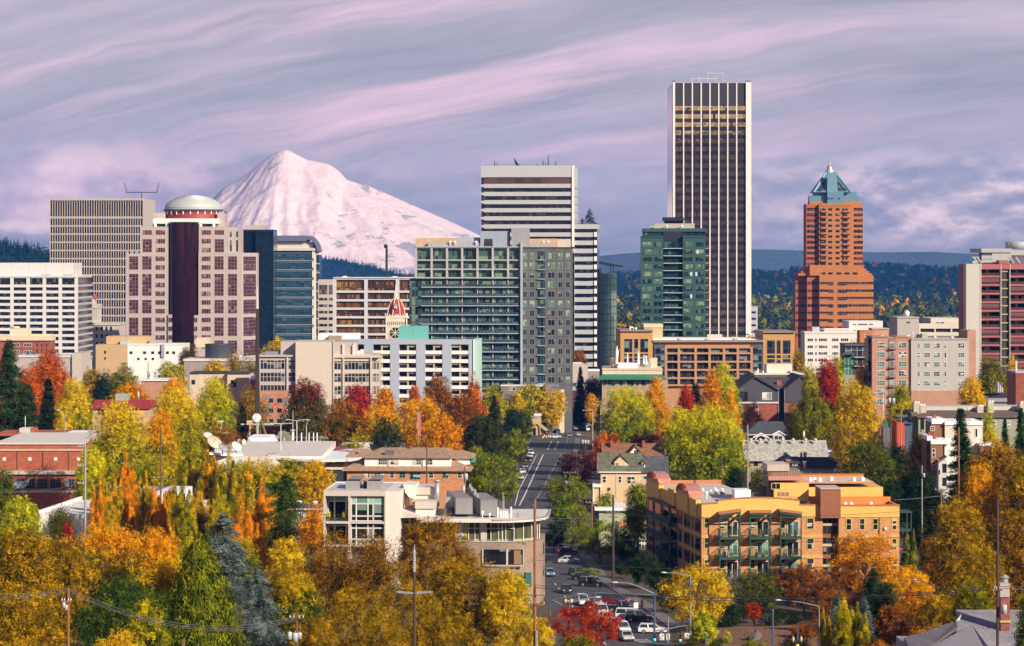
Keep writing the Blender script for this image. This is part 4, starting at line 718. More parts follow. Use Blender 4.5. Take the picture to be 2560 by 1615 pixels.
def make_dish_part(b,X,d,z0,z1,hw,mat):
 o=dish_mb(hw).build('satellite_dish',mat,b.root,True);o.location=(X,d,z1-hw);o.rotation_euler=(R(-35),0,R(25))
 MB().cyl((X,d+0.1,z0),(X,d+0.1,z1-hw),0.12,n=6).build('dish_mount',STEEL,b.root)
def white_office():
 b=Bld('office_building','white gridded office block with a plain white plant storey on its roof','A',-60,1210)
 ST=plain('white_precast',(0.62,0.62,0.63),0.7,0.08);GL=glass('glass_office_navy',(0.018,0.022,0.034),(1.1,3.4),(0.1,0.1,0.11),0.35,refl=0.15)
 b.box('wall',-60,742,485,1300,0.9,44,ST,ground=True);rows=[738,797,835]+[835+39.4*i for i in range(1,12)]
 b.grid(-60,738,483,1240,[-60,-27,75,177,280,381,482],rows,1.5,1.25,0.9,ST,GL,per='row',gname='window_band')
 GS=plain('grey_precast',(0.42,0.43,0.46),0.7,0.08);X=b.X(485)
 for y0,y1 in zip(rows[:-1],rows[1:]):
  MB().box(X+0.02,X+0.12,1.2,43.6,b.Z(y1)+0.6,b.Z(y0)-0.5).build('window_band',GL,b.root)
  MB().box(X+0.02,X+0.45,1.2,43.6,b.Z(y1)-0.45,b.Z(y1)+0.55).build('side_band',GS,b.root)
 b.box('parapet',-60,733,487,741,-0.3,44.2,ST);P=panelled('plant_panels',(0.6,0.58,0.58),(0.5,0.48,0.48),8.0,0,0.25,var=0.06)
 b.box('plant_room',-40,650,465,733,8,32,P)
 for x in(290,430):
  b.box('roof_slot',x-30,726,x+30,733,7.9,8.0,DARKM)
def federal_tower():
 b=Bld('office_tower','beige concrete tower ribbed with thin vertical fins and one blank side','A',315,1900)
 ST=plain('ribbed_concrete',(0.45,0.4,0.365),0.8,0.1);GL=glass('glass_federal',(0.012,0.013,0.018),(4.5,3.4),(0.03,0.03,0.035),0.3)
 X0,X1=(b.X(317),b.X(903));D=62;b.box('wall',317,247,903,1320,1.0,D,ST,ground=True);b.box('crown_beam',314,243,906,256,-0.3,D,ST)
 rows=[(258,357)]+[(370+51.6*i,370+51.6*i+43)for i in range(13)]
 for a,c in rows:
  b.box('window_band',318,a,902,c,0.86,0.99,GL)
 for(a,c),(e,f)in zip(rows[:-1],rows[1:]):
  b.box('spandrel',318,c,902,e,0.35,0.98,ST)
 n=38;me=MB().box(-0.24,0.24,0.2,0.98,b.Z(1045),b.Z(256.5)).mesh('fin',ST)
 for i in range(n+1):
  o=link(bpy.data.objects.new('fin',me),b.root);o.location=(X0+(X1-X0)*i/n,0,0)
 b.box('blank_wall',903.5,247,908,1320,-0.2,D+0.1,BEIGE,ground=True);q=MB();xm,z=(b.X(872),b.Z(243));q.cyl((xm,20,z),(xm,20,z+5),0.3)
 q.box(xm-11,xm+11,19.8,20.2,z+4.6,z+5.2)
 for s in(-1,1):
  q.cyl((xm+s*11,20,z+4.6),(xm+s*12.5,20,z+12),0.25)
 q.build('antenna',DARKM,b.root);MB().cyl((b.X(498),5,z),(b.X(498),5,z+9),0.12,0.06).build('antenna',STEEL,b.root)
def old_stone():
 b=Bld('office_building','narrow old stone office building squeezed behind the white gridded block','A',560,1460)
 ST=plain('old_limestone',(0.5,0.46,0.42),0.85,0.12);b.box('wall',560,1035,752,1320,0,25,ST,ground=True)
 b.box('cornice',556,1030,756,1046,-0.7,25.2,ST);b.box('upper_wall',560,925,612,1030,3,20,ST);b.box('upper_cornice',557,912,615,926,2.5,20.5,ST)
 b.wins([(604,618),(637,652),(667,681),(696,710)],[(1055,1080),(1102,1127),(1150,1178),(1200,1230),(1250,1275)],WINDARK,GDARK,fw=0.2)
 b.wins([(581,587),(592,598),(602,608)],[(945,1010)],ST,GDARK,fw=0.15,d=2.95)
 MB().prism([(b.X(578),6),(b.X(596),6),(b.X(596),14),(b.X(578),14)],b.Z(878),b.Z(850),0,[(b.X(584),9),(b.X(590),9),(b.X(590),11),(b.X(584),11)]).build('roof',plain('red_tin',(0.42,0.07,0.05)),b.root)
 b.box('turret',580,878,596,915,6,14,ST)
def dome_tower():
 b=Bld('office_tower','pinkish stone tower with maroon glass bays and a ribbed white dome on a red drum','A',770,1340,0.6)
 ST=panelled('rose_granite',(0.45,0.385,0.37),(0.36,0.31,0.295),1.9,1.9,0.1,var=0.08)
 GL=glass('glass_maroon',(0.13,0.05,0.07),(1.6,1.9),(0.24,0.14,0.15),0.12,refl=0.4,rough=0.06,line=(0.3,0.22,0.22),lw=0.16,wob=0.1,base_jit=0.35)
 GW=glass('glass_maroon_window',(0.13,0.05,0.065),(1.2,3.6),(0.26,0.16,0.17),0.35,refl=0.35,line=(0.45,0.36,0.34),lw=0.12)
 GC=glass('glass_cylinder',(0.05,0.012,0.016),(1.6,3.75),(0.05,0.012,0.016),0.0,refl=0.55,line=(0.03,0.01,0.012),lw=0.12,wob=0.05)
 b.box('wall',797,592,1064,1240,0,40,ST,ground=True);b.box('upper_wall',884,421,1064,592,1.5,38,ST)
 b.box('wall',1256,587,1528,1310,0,24,ST,ground=True);b.box('upper_wall',1256,421,1440,587,1.5,38,ST);b.box('upper_wall',1440.5,426,1504,587,6,38,ST)
 b.box('wing_wall',1064.5,978,1120,1240,-1.0,12,ST,ground=True);b.box('wing_wall',1200,982,1255.5,1240,-1.0,12,ST,ground=True)
 b.box('core_wall',1064.5,395,1255.5,1240,14,38,ST,ground=True)
 for xa,xb,da,db,y in((797,772,0,14,592),(1528,1612,0,14,587)):
  X0,X1=(b.X(xa),b.X(xb));MB().prism([(X0,0.01),(X1,db),(X1,24),(X0,24)],-1,b.Z(y)).build('chamfered_wall',ST,b.root)
  groups=[(610,700),(722,864),(885,974),(996,1116),(1140,1240)]
  for a,c in groups:
   t0,t1=(0.12,0.92);n=Vector((db,-(X1-X0),0)).normalized()if X1>X0 else Vector((-db,X1-X0,0)).normalized();p0=Vector((X0+(X1-X0)*t0,db*t0,0))
   p1=Vector((X0+(X1-X0)*t1,db*t1,0))
   q=MB().prism([tuple((p0+n*0.06)[:2]),tuple((p1+n*0.06)[:2]),tuple((p1-n*0.2)[:2]),tuple((p0-n*0.2)[:2])],b.Z(c),b.Z(a))
   q.build('window_bay',GL,b.root)
 groups=[(607,696),(718,862),(882,973),(993,1116),(1140,1225)]
 bays=[(815,878,groups),(898,962,groups+[(498,586)]),(1355,1418,groups+[(498,586)]),(1441,1503,groups)]
 for x0,x1,gs in bays:
  for a,c in gs:
   b.win(x0,a,x1,c,ST,GL,fw=0.25,nv=0,d=-0.06 if a>590 else 1.44,name='window_bay')
 fl=[(442+55.4*i,442+55.4*i+33)for i in range(14)]
 for x0,x1 in((983,1045),(1274,1335)):
  for a,c in fl:
   b.win(x0,a,x1,c,ST,GW,fw=0.2,nv=0,d=-0.06 if a>590 else 1.44)
 for x0,x1 in((898,962),(1355,1418)):
  b.win(x0,442,x1,475,ST,GW,fw=0.2,nv=0,d=1.44)
 for x0,x1 in((1065,1096),(1222,1252)):
  for a,c in fl[10:]:
   b.win(x0,a,x1,c,ST,GW,fw=0.2,nv=0,d=-1.06)
 for x0,x1 in((1446,1462),(1486,1502)):
  for a,c in((450,488),(505,580)):
   b.win(x0,a,x1,c,ST,GBLUE,fw=0.15,nv=0,d=5.94)
 xc,rad=(b.X(1160),b.X(1255)-b.X(1160));MB().lathe([(rad,-1),(rad,b.Z(392))],40,(xc,rad*0.55)).build('glass_drum',GC,b.root,True)
 b.box('crown_wall',968,333,1045,425,12,30,ST);b.box('crown_wall',1375,335,1420,425,12,30,ST);b.box('crown_beam',968,370,1378,390,3.0,34,WHITE)
 for x in(975,1048,1262,1345):
  b.box('crown_pier',x,390,x+16,424,3.2,5,WHITE)
 b.box('crown_glass',982,391,1370,420,5.2,33,GBLUE);dx,dr=(b.X(1194),(b.X(1384)-b.X(1004))/2);dc=(dx,22)
 RED=plain('red_drum',(0.28,0.035,0.03),0.6,0.12)
 MB().lathe([(dr*0.94,b.Z(371)),(dr*0.94,b.Z(318)),(0.1,b.Z(318))],48,dc).build('dome_drum',RED,b.root,True)
 for i in range(-5,6):
  a=-math.pi/2+i*0.26;x,y=(dx+dr*0.955*math.cos(a),22+dr*0.955*math.sin(a))
  MB().cyl((x,y,b.Z(342)),(x,y,b.Z(322)),0.3,n=6).build('drum_light',WHITE,b.root)
 q=MB().lathe([(dr,b.Z(318)),(dr*1.02,b.Z(312)),(dr,b.Z(307))],48,dc);q.build('dome_rim',plain('dark_rim',(0.1,0.12,0.16)),b.root,True)
 zt,zb=(b.Z(222),b.Z(307));prof=[]
 for i in range(11):
  t=i/11;z=zb+(zt-zb)*math.sin(t*math.pi/2);r=dr*0.985*math.cos(t*math.pi/2)**0.9;prof+=[(r,z),(r*0.985,z+(zt-zb)*0.055)]
 prof.append((0.05,zt));MB().lathe(prof,64,dc).build('dome',plain('white_dome',(0.5,0.54,0.51),0.5,0.08,metal=0.15),b.root);q=MB()
 for x in(1408,):
  q.cyl((b.X(x),15,b.Z(335)),(b.X(x),15,b.Z(318)),0.5)
 q.build('antenna',DARKM,b.root)
 for x in(800,830,860):
  MB().cyl((b.X(x),3,b.Z(592)),(b.X(x),3,b.Z(572)),0.4,n=6).build('roof_vent',STEEL,b.root)
def dark_tower():
 b=Bld('office_tower','black mirror glass tower behind the dome tower','B',-110,1650,2)
 G1=glass('glass_black',(0.004,0.006,0.014),(1.4,1.6),(0.006,0.009,0.018),0.2,refl=0.0,line=(0.008,0.012,0.02),lw=0.2)
 G2=glass('glass_black_side',(0.006,0.016,0.032),(1.4,1.6),(0.012,0.02,0.03),0.25,refl=0.05,line=(0.012,0.02,0.03),lw=0.2)
 b.box('wall',-110,446,100,1230,0,40,G1,ground=True);b.box('wall',100.5,444,213,1230,-3,40,G2,ground=True)
 b.box('roof_parapet',-110,440,213,446,0.3,40,DARKM);b.box('plant_room',30,411,156,441,6,28,CONC)
 MB().cyl((b.X(120),12,b.Z(411)),(b.X(120),12,b.Z(375)),0.15).build('antenna',DARKM,b.root)
def courthouse():
 b=Bld('courthouse_building','blue glass courthouse tower under an arched metal roof','B',213,1880)
 GL=glass('glass_courthouse',(0.025,0.07,0.115),(3.2,1.15),(0.07,0.11,0.13),0.15,refl=0.15,line=(0.05,0.09,0.12),lw=0.2)
 b.box('wall',213,575,456,1200,0.6,34,GL,ground=True);rows=[575+58.0*i for i in range(11)]
 for y in rows[1:]:
  b.box('floor_band',212,y,456,y+5,0.0,0.59,plain('pale_band',(0.22,0.27,0.31)))
 for y in rows:
  b.box('spandrel',213,y+8,455,y+17,0.3,0.59,plain('slate_spandrel',(0.07,0.11,0.15)))
 b.box('stone_pier',456.5,572,480,1200,-0.5,34,OFFWHITE,ground=True);b.box('side_wall',480.5,600,500,1200,3,30,GBLUE,ground=True)
 for y in rows[1:]:
  b.box('side_band',480.6,y+20,503,y+26,2,2.9,CONC)
 b.box('cornice',211,557,486,574,-1.5,34.5,plain('beige_cornice',(0.56,0.52,0.47)));b.box('attic_wall',214,516,462,557,1.5,32,OFFWHITE)
 for i in range(20):
  x=217+i*11.6;b.box('attic_fin',x,518,x+3,556,0.9,1.45,WHITE)
 poly=[];pts=[(210,478),(420,478),(446,484),(468,502),(485,530),(499,576)];out=[(b.X(x),b.Z(y))for x,y in pts]
 inn=[(b.X(x-(0 if i==0 else 7)),b.Z(y+34 if i<2 else y+26-i*4))for i,(x,y)in enumerate(pts)];inn[0]=(inn[0][0],b.Z(514));inn[1]=(inn[1][0],b.Z(514))
 MB().xprism(out+inn[::-1],-2.5,34).build('arched_roof',plain('zinc_roof',(0.16,0.18,0.27),0.45,0.1,metal=0.4),b.root)
 for x in(460,466):
  MB().cyl((b.X(x),5,b.Z(495)),(b.X(x),5,b.Z(452)),0.12).build('antenna',DARKM,b.root)
 for i in range(8):
  b.box('stone_window',459,620+i*60,466,640+i*60,-0.6,-0.502,GDARK)
def banded_block():
 b=Bld('office_building','beige banded office block between the courthouse and the brown windowed offices','B',494,1700)
 b.box('wall',494,757,595,1180,0,30,BEIGE,ground=True)
 for x0,x1 in((500,553),(562,590)):
  b.win(x0,790,x1,850,WINDARK,glass('glass_taupe',(0.12,0.1,0.09),(2,3),(0.2,0.17,0.15),0.4),fw=0.2)
  for i in range(6):
   b.win(x0,872+i*41,x1,889+i*41,WINDARK,GDARK,fw=0.12,name='window')
def brown_office():
 b=Bld('office_building','white framed office block with brown tinted glass and a rooftop mast','B',592,1480)
 FR=plain('white_steel_frame',(0.55,0.55,0.58),0.5,0.06)
 G1=glass('glass_bronze',(0.15,0.07,0.03),(1.15,3.6),(0.3,0.17,0.05),0.35,refl=0.1,line=(0.05,0.03,0.025),lw=0.14,base_jit=0.7)
 G2=glass('glass_bronze_dark',(0.07,0.035,0.025),(1.15,3.6),(0.22,0.12,0.04),0.3,refl=0.1,line=(0.04,0.025,0.02),lw=0.14,base_jit=0.7)
 b.box('wall',595,750,1090,1200,1.6,34,FR,ground=True);rows=[751,833,888,941,995,1049,1103,1150]
 b.grid(595,751,1090,1150,[598,797,997,1090],rows,2.0,1.25,1.6,FR,[G1,G2],per='cell',gname='window',seed=4)
 b.box('roof_edge',590,742,1095,749,-0.6,34.5,FR);xm=b.X(921)
 MB().cyl((xm,12,b.Z(742)),(xm,12,b.Z(556)),0.75,0.6,10).build('mast_pole',BLACKM,b.root);b.box('mast_head',911,534,932,557,10,14.2,BLACKM)
 b.box('roof_plinth',900,735,942,742,9,16,DARKM);roof_things(b,[(668,728,742,2.6,8,'dish',OFFWHITE),(990,726,742,4.5,8,'dish',OFFWHITE)])
def church():
 b=Bld('church_tower','cream stone church tower with a red curved spire roof','B',922,1075,3,cat='church tower')
 ST=plain('cream_limestone',(0.66,0.6,0.5),0.8,0.12);RED=plain('red_slate',(0.3,0.035,0.035),0.6,0.15,1.5);x0,x1=(b.X(922),b.X(1057));w=x1-x0
 cx=(x0+x1)/2;MB().box(x0,x1,0,w,-1,b.Z(1000)).build('tower_wall',ST,b.root);q=MB()
 for x in(922,1050):
  q.box(b.X(x),b.X(x+8),-0.5,0.7,b.Z(1150),b.Z(992))
 q.build('corner_buttress_frame',ST,b.root);b.box('string_course',919,1047,1060,1055,-0.35,w+0.3,ST)
 for i in range(10):
  xx=929+i*12.3;b.win(xx,1022,xx+7,1046,ST,GDARK,fw=0.08,nv=0,d=-0.04,name='arch_window')
 q=MB();n=8
 for i in range(n):
  xa=x0+w*i/n;q.xprism([(xa,b.Z(1000)),(xa+w/n,b.Z(1000)),(xa+w/n,b.Z(992)),(xa+w/n/2,b.Z(972)),(xa,b.Z(992))],-0.25,0.3)
  q.yprism([(w*i/n,b.Z(1000)),(w*(i+1)/n,b.Z(1000)),(w*(i+0.5)/n,b.Z(972))],x0-0.25,x0+0.3)
  q.yprism([(w*i/n,b.Z(1000)),(w*(i+1)/n,b.Z(1000)),(w*(i+0.5)/n,b.Z(972))],x1-0.3,x1+0.25)
 q.build('parapet_edging',ST,b.root);prof=[(980,1.0),(950,0.95),(925,0.82),(905,0.66),(890,0.5),(880,0.32)];vs=[];q=MB();c=(cx,w/2);hw=w/2*0.8
 pr=[(hw*f*1.08,b.Z(y))for y,f in prof]+[(0.35,b.Z(876))];q.lathe(pr,8,c,0,math.pi/8,math.pi/8+2*math.pi);q.build('spire_roof',RED,b.root);q=MB()
 for k in range(8):
  a=math.pi/8+k*math.pi/4;q.tube([(c[0]+r*1.01*math.cos(a),c[1]+r*1.01*math.sin(a),z)for r,z in pr],0.22,5)
 q.build('roof_rib_edging',ST,b.root);b.cyl('lantern',985,845,880,0.95,c[1],ST,8,0.7);b.cyl('finial',985,788,845,0.5,c[1],ST,8,0.05)
 for s in(-1,1):
  b.cyl('pinnacle',985+s*8,825,862,0.22,c[1]-0.5,ST,5,0.03)
 q=MB();q.xprism([(b.X(976),b.Z(940)),(b.X(993),b.Z(940)),(b.X(993),b.Z(922)),(b.X(984.5),b.Z(907)),(b.X(976),b.Z(922))],0.2,3)
 q.build('dormer',ST,b.root)
 for y in(925,942):
  b.win(981,y-9,989,y,ST,GDARK,fw=0.05,nv=0,d=0.15,name='dormer_window')
 zc=b.Z(1094);xc=b.X(982);MB().cyl((xc,-0.3,zc),(xc,0.05,zc),2.9,n=24).build('rose_window',ST,b.root)
 MB().cyl((xc,-0.36,zc),(xc,-0.302,zc),2.3,n=24).build('rose_glass',GDARK,b.root);q=MB()
 for k in range(4):
  a=k*math.pi/4;q.tube([(xc-2.3*math.cos(a),-0.42,zc-2.3*math.sin(a)),(xc+2.3*math.cos(a),-0.42,zc+2.3*math.sin(a))],0.14,4)
 q.build('rose_tracery_frame',ST,b.root)
def condo():
 b=Bld('apartment_tower','wide green glass condominium with balconies and a dark grey panelled wing','C',55,1130,-1.5)
 SL=plain('balcony_slab',(0.34,0.4,0.47),0.6,0.1);PI=plain('white_column',(0.4,0.41,0.41),0.6,0.08)
 PAN=panelled('charcoal_panels',(0.105,0.11,0.12),(0.07,0.073,0.08),3.5,4.0,0.15,var=0.15,jitter=0.12)
 G1=glass('glass_condo',(0.045,0.1,0.105),(1.45,3.6),(0.15,0.24,0.16),0.4,refl=0.1,line=(0.12,0.16,0.18),lw=0.13,base_jit=0.8)
 G2=glass('glass_condo_deep',(0.022,0.05,0.06),(1.45,3.6),(0.12,0.19,0.14),0.3,refl=0.1,line=(0.1,0.14,0.16),lw=0.13,base_jit=0.8)
 b.box('wall',57,800,764,1520,2.0,34,SL,ground=True);b.box('wall',100,604,764,800,2.0,30,SL);cols=[101,200,297,393,490,587,684,762]
 up=[604,684,742,796];b.grid(100,604,762,796,cols,up,0.9,0.55,2.0,PI,[G1,G2,G1],per='cell',gname='glazing',seed=2)
 low=[800+58.4*i for i in range(13)]
 for i,(a,c)in enumerate(zip(low[:-1],low[1:])):
  for x0,x1 in zip([57]+cols[1:-1],cols[1:]):
   b.box('glazing',x0+1.5,a+2,x1-1.5,c-2,1.75,1.95,G1 if(i*7+int(x0))%3 else G2)
 for y in low[1:]:
  MB().box(b.X(135),b.X(760),-0.2,1.7,b.Z(y),b.Z(y)+0.38).build('balcony',SL,b.root)
 RG=glass('balustrade_glass',(0.04,0.075,0.085),(1.4,1.2),(0.1,0.16,0.17),0.0,refl=0.1,line=(0.2,0.23,0.26),lw=0.09)
 for y in low[1:]:
  for x0,x1 in((140,395),(400,590),(595,758)):
   MB().box(b.X(x0),b.X(x1),-0.14,-0.1,b.Z(y)+0.42,b.Z(y)+1.45).build('balustrade',RG,b.root)
 for x in cols[1:-1]:
  b.box('column',x-3,800,x+3,1520,1.2,1.7,PI)
 q=MB();rsx=random.Random(3)
 for _ in range(60):
  y=low[1+rsx.randrange(12)];xx=b.X(rsx.uniform(150,750));zz=b.Z(y)+0.39
  q.box(xx,xx+rsx.uniform(0.5,1.3),0.3,1.0,zz,zz+rsx.uniform(0.6,1.3),rsx.randrange(4))
 q.build('balcony_clutter_pattern',[DARKM,plain('terracotta',(0.34,0.1,0.05)),LEAF['green'],OFFWHITE],b.root)
 b.box('fin_wall',762.5,571,776,1520,-1.2,30,BLUEGREY,ground=True);b.box('wing_wall',776.5,607,1091,1540,0,30,PAN,ground=True)
 ys=[(640+60.1*i,640+60.1*i+39)for i in range(14)]
 for k,(a,c)in enumerate(ys):
  for j,(x0,x1)in enumerate(((777,803),(820,852),(935,981),(1000,1030),(1049,1077))):
   gm=GREENBLIND if k in(0,1,5)or(k*5+j*3)%7==0 else GDARK;b.win(x0,a,x1,c,plain('window_pale',(0.26,0.3,0.3)),gm,fw=0.14,nv=1)
  b.box('recess_glass',871,a-12,917,c+1,-0.04,-0.005,G2);b.box('recess_balcony',870,c+2,918,c+7,-0.9,-0.05,SL)
 b.box('roof_block',98,545,180,604,6,24,plain('tan_panel',(0.5,0.36,0.23)))
 b.box('roof_block',180.5,543,369,604,8,24,plain('tan_panel',(0.5,0.36,0.23)));b.box('roof_block',369.5,541,503,604,8,26,BLUEGREY)
 b.box('louvre_screen',176,574,500,603,4,5.5,panelled('louvres',(0.4,0.41,0.43),(0.25,0.26,0.28),0.8,0,0.25))
 b.box('lift_tower',508,501,690,603,5,22,plain('blue_steel_panel',(0.29,0.34,0.41)))
 b.box('lift_tower',705,485,816,603,3,20,panelled('grey_steel_panel',(0.3,0.31,0.33),(0.24,0.25,0.27),1.0,0,0.1))
 b.box('roof_block',818,549,995,607,7,24,plain('tan_panel',(0.5,0.36,0.23)))
 b.box('roof_block',995.5,551,1080,607,7,24,plain('pale_panel',(0.58,0.5,0.42)))
 b.box('louvre_screen',822,580,955,606,3,5,panelled('louvres',(0.4,0.41,0.43),(0.25,0.26,0.28),0.8,0,0.25))
 b.box('roof_edge',98,597,764,604,-0.3,2.2,SL);b.box('roof_edge',776.6,602,1093,608,-0.25,30.2,DARKM)
 roof_things(b,[(x,549,590,0.45,4.8,'mast',DARKM)for x in(540,548,560,572,582)]+[(x,563,576,0.8,3.6,'vent',WHITE)for x in(315,345,480,905,935)])
def striped_tower():
 b=Bld('office_tower','tall white tower banded with dark window strips','C',512,1500,-4)
 WH=panelled('white_aluminium',(0.5,0.52,0.55),(0.42,0.44,0.47),1.9,0,0.12,0.35,var=0.05,metal=0.1)
 GL=glass('glass_striped',(0.012,0.014,0.026),(1.9,3.0),(0.05,0.05,0.06),0.35,refl=0.1)
 BR=glass('glass_brown_louvre',(0.1,0.055,0.055),(5,8),(0.07,0.06,0.05),0.3);b.box('wall',514,90,1102,1300,1.0,42,GL,ground=True)
 b.box('crown_band',512,86,1102,160,0,42.3,WH);b.box('louvre_band',530,161,1086,200,0.6,0.99,BR);y=201.5;i=0
 while y<620:
  b.box('floor_band',530,y,1103,y+26,0.45,0.99,WH);b.box('corner_band',512,y+4,529.5,y+20,0.1,0.99,WH)
  MB().box(b.X(1102)+0.02,b.X(1102)+0.5,1.0,42,b.Z(y+26),b.Z(y)).build('side_band',WH,b.root);y+=51.3
 b.box('corner_pier',1088,86,1103,600,-0.3,-0.01,WHITE)
 b.box('side_wall',1103.2,90,1104,900,1,42.2,plain('pale_side',(0.5,0.54,0.55),0.5,0.08),ground=True)
 roof_things(b,[(598,55,84,0.35,6,'mast',DARKM),(614,62,84,0.25,8,'mast',DARKM),(905,55,84,0.4,8,'mast',DARKM),(922,60,84,0.25,8,'mast',DARKM),(938,20,84,0.35,8,'mast',DARKM),(985,62,84,0.35,9,'mast',DARKM),(868,78,86,0.6,9,'mast',DARKM)])
 q=MB();X,z=(b.X(725),b.Z(84))
 q.add([(X,10,z),(X+2.2,10,z),(X-1.0,10,z+4.6),(X-1.3,11,z+4.6),(X+0.2,11,z),(X+2.4,11,z)],[(0,1,2),(5,4,3),(0,2,3,4),(1,5,3,2),(0,4,5,1)])
 q.build('crane_arm',BLACKM,b.root);b.rail(b.X(530),b.X(1090),b.Z(78),b.Z(78)-b.Z(86),1,DARKM,4)
 w=Bld('office_building','lower striped white wing with a roof garden and one small pine on top','C',1085,1498,-4)
 w.box('wall',1087,460,1247,1420,1.0,34,GL,ground=True);w.box('crown_band',1085,457,1252,487,0,34.3,WH);y=509.5
 while y<1420:
  w.box('floor_band',1085,y,1240,y+28,0.45,0.99,WH);w.box('corner_band',1229,y-3,1246,y+27,-0.3,-0.01,WHITE);y+=51.3
 w.box('side_wall',1247.2,462,1248,1420,1.2,34,glass('glass_side_blue',(0.16,0.22,0.3),(1.9,3.9),(0.3,0.33,0.36),0.3,refl=0.4),ground=True)
 MB().box(w.X(1110),w.X(1250),2,30,w.Z(457),w.Z(452)).build('roof_garden',LEAF['olive'],w.root);b2=w
 tree('conifer','pine','C',1200,357,78,1505,'small pine growing on the roof garden of the striped wing',foot=w.zb+w.Z(452))
 tree('bush','maroon','C',1155,420,24,1505,'tiny maroon shrub on the roof garden of the striped wing',foot=w.zb+w.Z(452))
def curved_glass():
 b=Bld('office_building','slim curved green glass block with a dark sail canopy on its roof','C',1262,1420)
 GL=glass('glass_rippled',(0.16,0.26,0.24),(1.0,60.0),(0.28,0.36,0.33),0.35,refl=0.45,line=(0.09,0.14,0.15),lw=0.16,wob=0.25)
 xa,xb=(b.X(1263),b.X(1371));w=xb-xa
 poly=[(xa,6)]+[(xa+w*t,6-6*math.sin(t*math.pi*0.5))for t in(0.15,0.3,0.5,0.7,0.85,0.95)]+[(xb,1.0),(xb,28),(xa,28)]
 MB().prism(poly,-1,b.Z(768)).build('glass_wall',GL,b.root)
 for i in range(14):
  MB().prism([(x,y-0.12)for x,y in poly[:-2]]+[(x,y+0.2)for x,y in reversed(poly[:-2])],b.Z(800+i*45),b.Z(797+i*45)).build('floor_band',DARKM,b.root)
 b.box('core_wall',1255,740,1275,1400,9,24,DARKM,ground=True);q=MB()
 q.xprism([(b.X(1266),b.Z(692)),(b.X(1340),b.Z(706)),(b.X(1415),b.Z(722)),(b.X(1412),b.Z(730)),(b.X(1330),b.Z(722)),(b.X(1264),b.Z(707))],4,15)
 q.build('sail_canopy',BLACKM,b.root);q=MB()
 for x in(1334,1350):
  q.box(b.X(x),b.X(x+4),8,9,b.Z(770),b.Z(715))
 q.build('canopy_post_frame',DARKM,b.root);b.box('round_tank',1262,732,1276,758,4,8,DARKM)
def tall_tower():
 b=Bld('skyscraper','tallest skyscraper, dark glass between thin white vertical fins','D',363,1600,0.3)
 MA=panelled('white_marble',(0.74,0.72,0.7),(0.6,0.59,0.58),0,4.0,0.12,0.45,var=0.05)
 GL=glass('glass_skyscraper',(0.042,0.022,0.034),(1.5,3.95),(0.03,0.02,0.03),0.35,refl=0.14,rough=0.03,line=(0.022,0.016,0.022),lw=0.35,wob=0.012,base_jit=0.3)
 GV=glass('glass_vision',(0.66,0.56,0.42),(1.5,9.0),(0.06,0.045,0.04),0.12,refl=0.9,rough=0.02,line=(0.06,0.04,0.04),lw=0.1,wob=0.014,base_jit=0.25)
 TOP=panelled('dark_louvre',(0.02,0.02,0.03),(0.035,0.033,0.04),0.7,0,0.2);D=55;b.box('wall',364,60,747,1460,0.9,D,GL,ground=True)
 b.box('louvre_storey',364,60,747,181,0.75,0.899,TOP);y=184.0
 for i in range(29):
  b.box('window_band',364,y,747,y+24,0.8,0.898,GV);y+=44.4
 xs=[410.5,458,506,553.5,601.5,650,698.5];me=MB().box(-0.36,0.36,0.3,0.899,-1,b.Z(59)).mesh('fin',MA)
 for x in xs:
  o=link(bpy.data.objects.new('fin',me),b.root);o.location=(b.X(x),0,0)
 MB().box(b.X(748),b.X(777),-0.6,7,-1,b.Z(56)).build('corner_pier',MA,b.root)
 MB().box(b.X(762),b.X(777)-0.3,7.01,D,-1,b.Z(57)).build('side_wall',MA,b.root)
 MB().box(b.X(352),b.X(363.6),-0.6,6,-1,b.Z(56)).build('corner_pier',MA,b.root)
 SB=glass('glass_side_shade',(0.3,0.36,0.44),(1.5,3.95),(0.2,0.25,0.32),0.3,refl=0.2)  # bluish shade of this side put into the glass colour
 MB().box(b.X(353),b.X(356),6.01,D,-1,b.Z(57)).build('side_wall',SB,b.root)
 MB().box(b.X(354),b.X(770),0.5,D-0.5,b.Z(59),b.Z(56)).build('roof',CONC,b.root);z=b.Z(56);q=MB()
 for x in(458,500,545,590,628):
  q.cyl((b.X(x),6,z),(b.X(x),6,z+4.5),0.13,n=5)
 q.box(b.X(458),b.X(590),5.9,6.1,z+2.7,z+2.9);q.box(b.X(545),b.X(628),5.9,6.1,z+5.9,z+6.1);q.cyl((b.X(545),6,z),(b.X(545),6,z+7.5),0.12,n=5)
 q.cyl((b.X(628),6,z),(b.X(628),6,z+6),0.12,n=5);q.build('roof_rail',OFFWHITE,b.root);q=MB();q.box(b.X(746),b.X(776),1,1.4,z+0.6,z+1.1)
 q.box(b.X(350),b.X(365),1,1.4,z+0.6,z+1.1);q.build('roof_rail',DARKM,b.root)
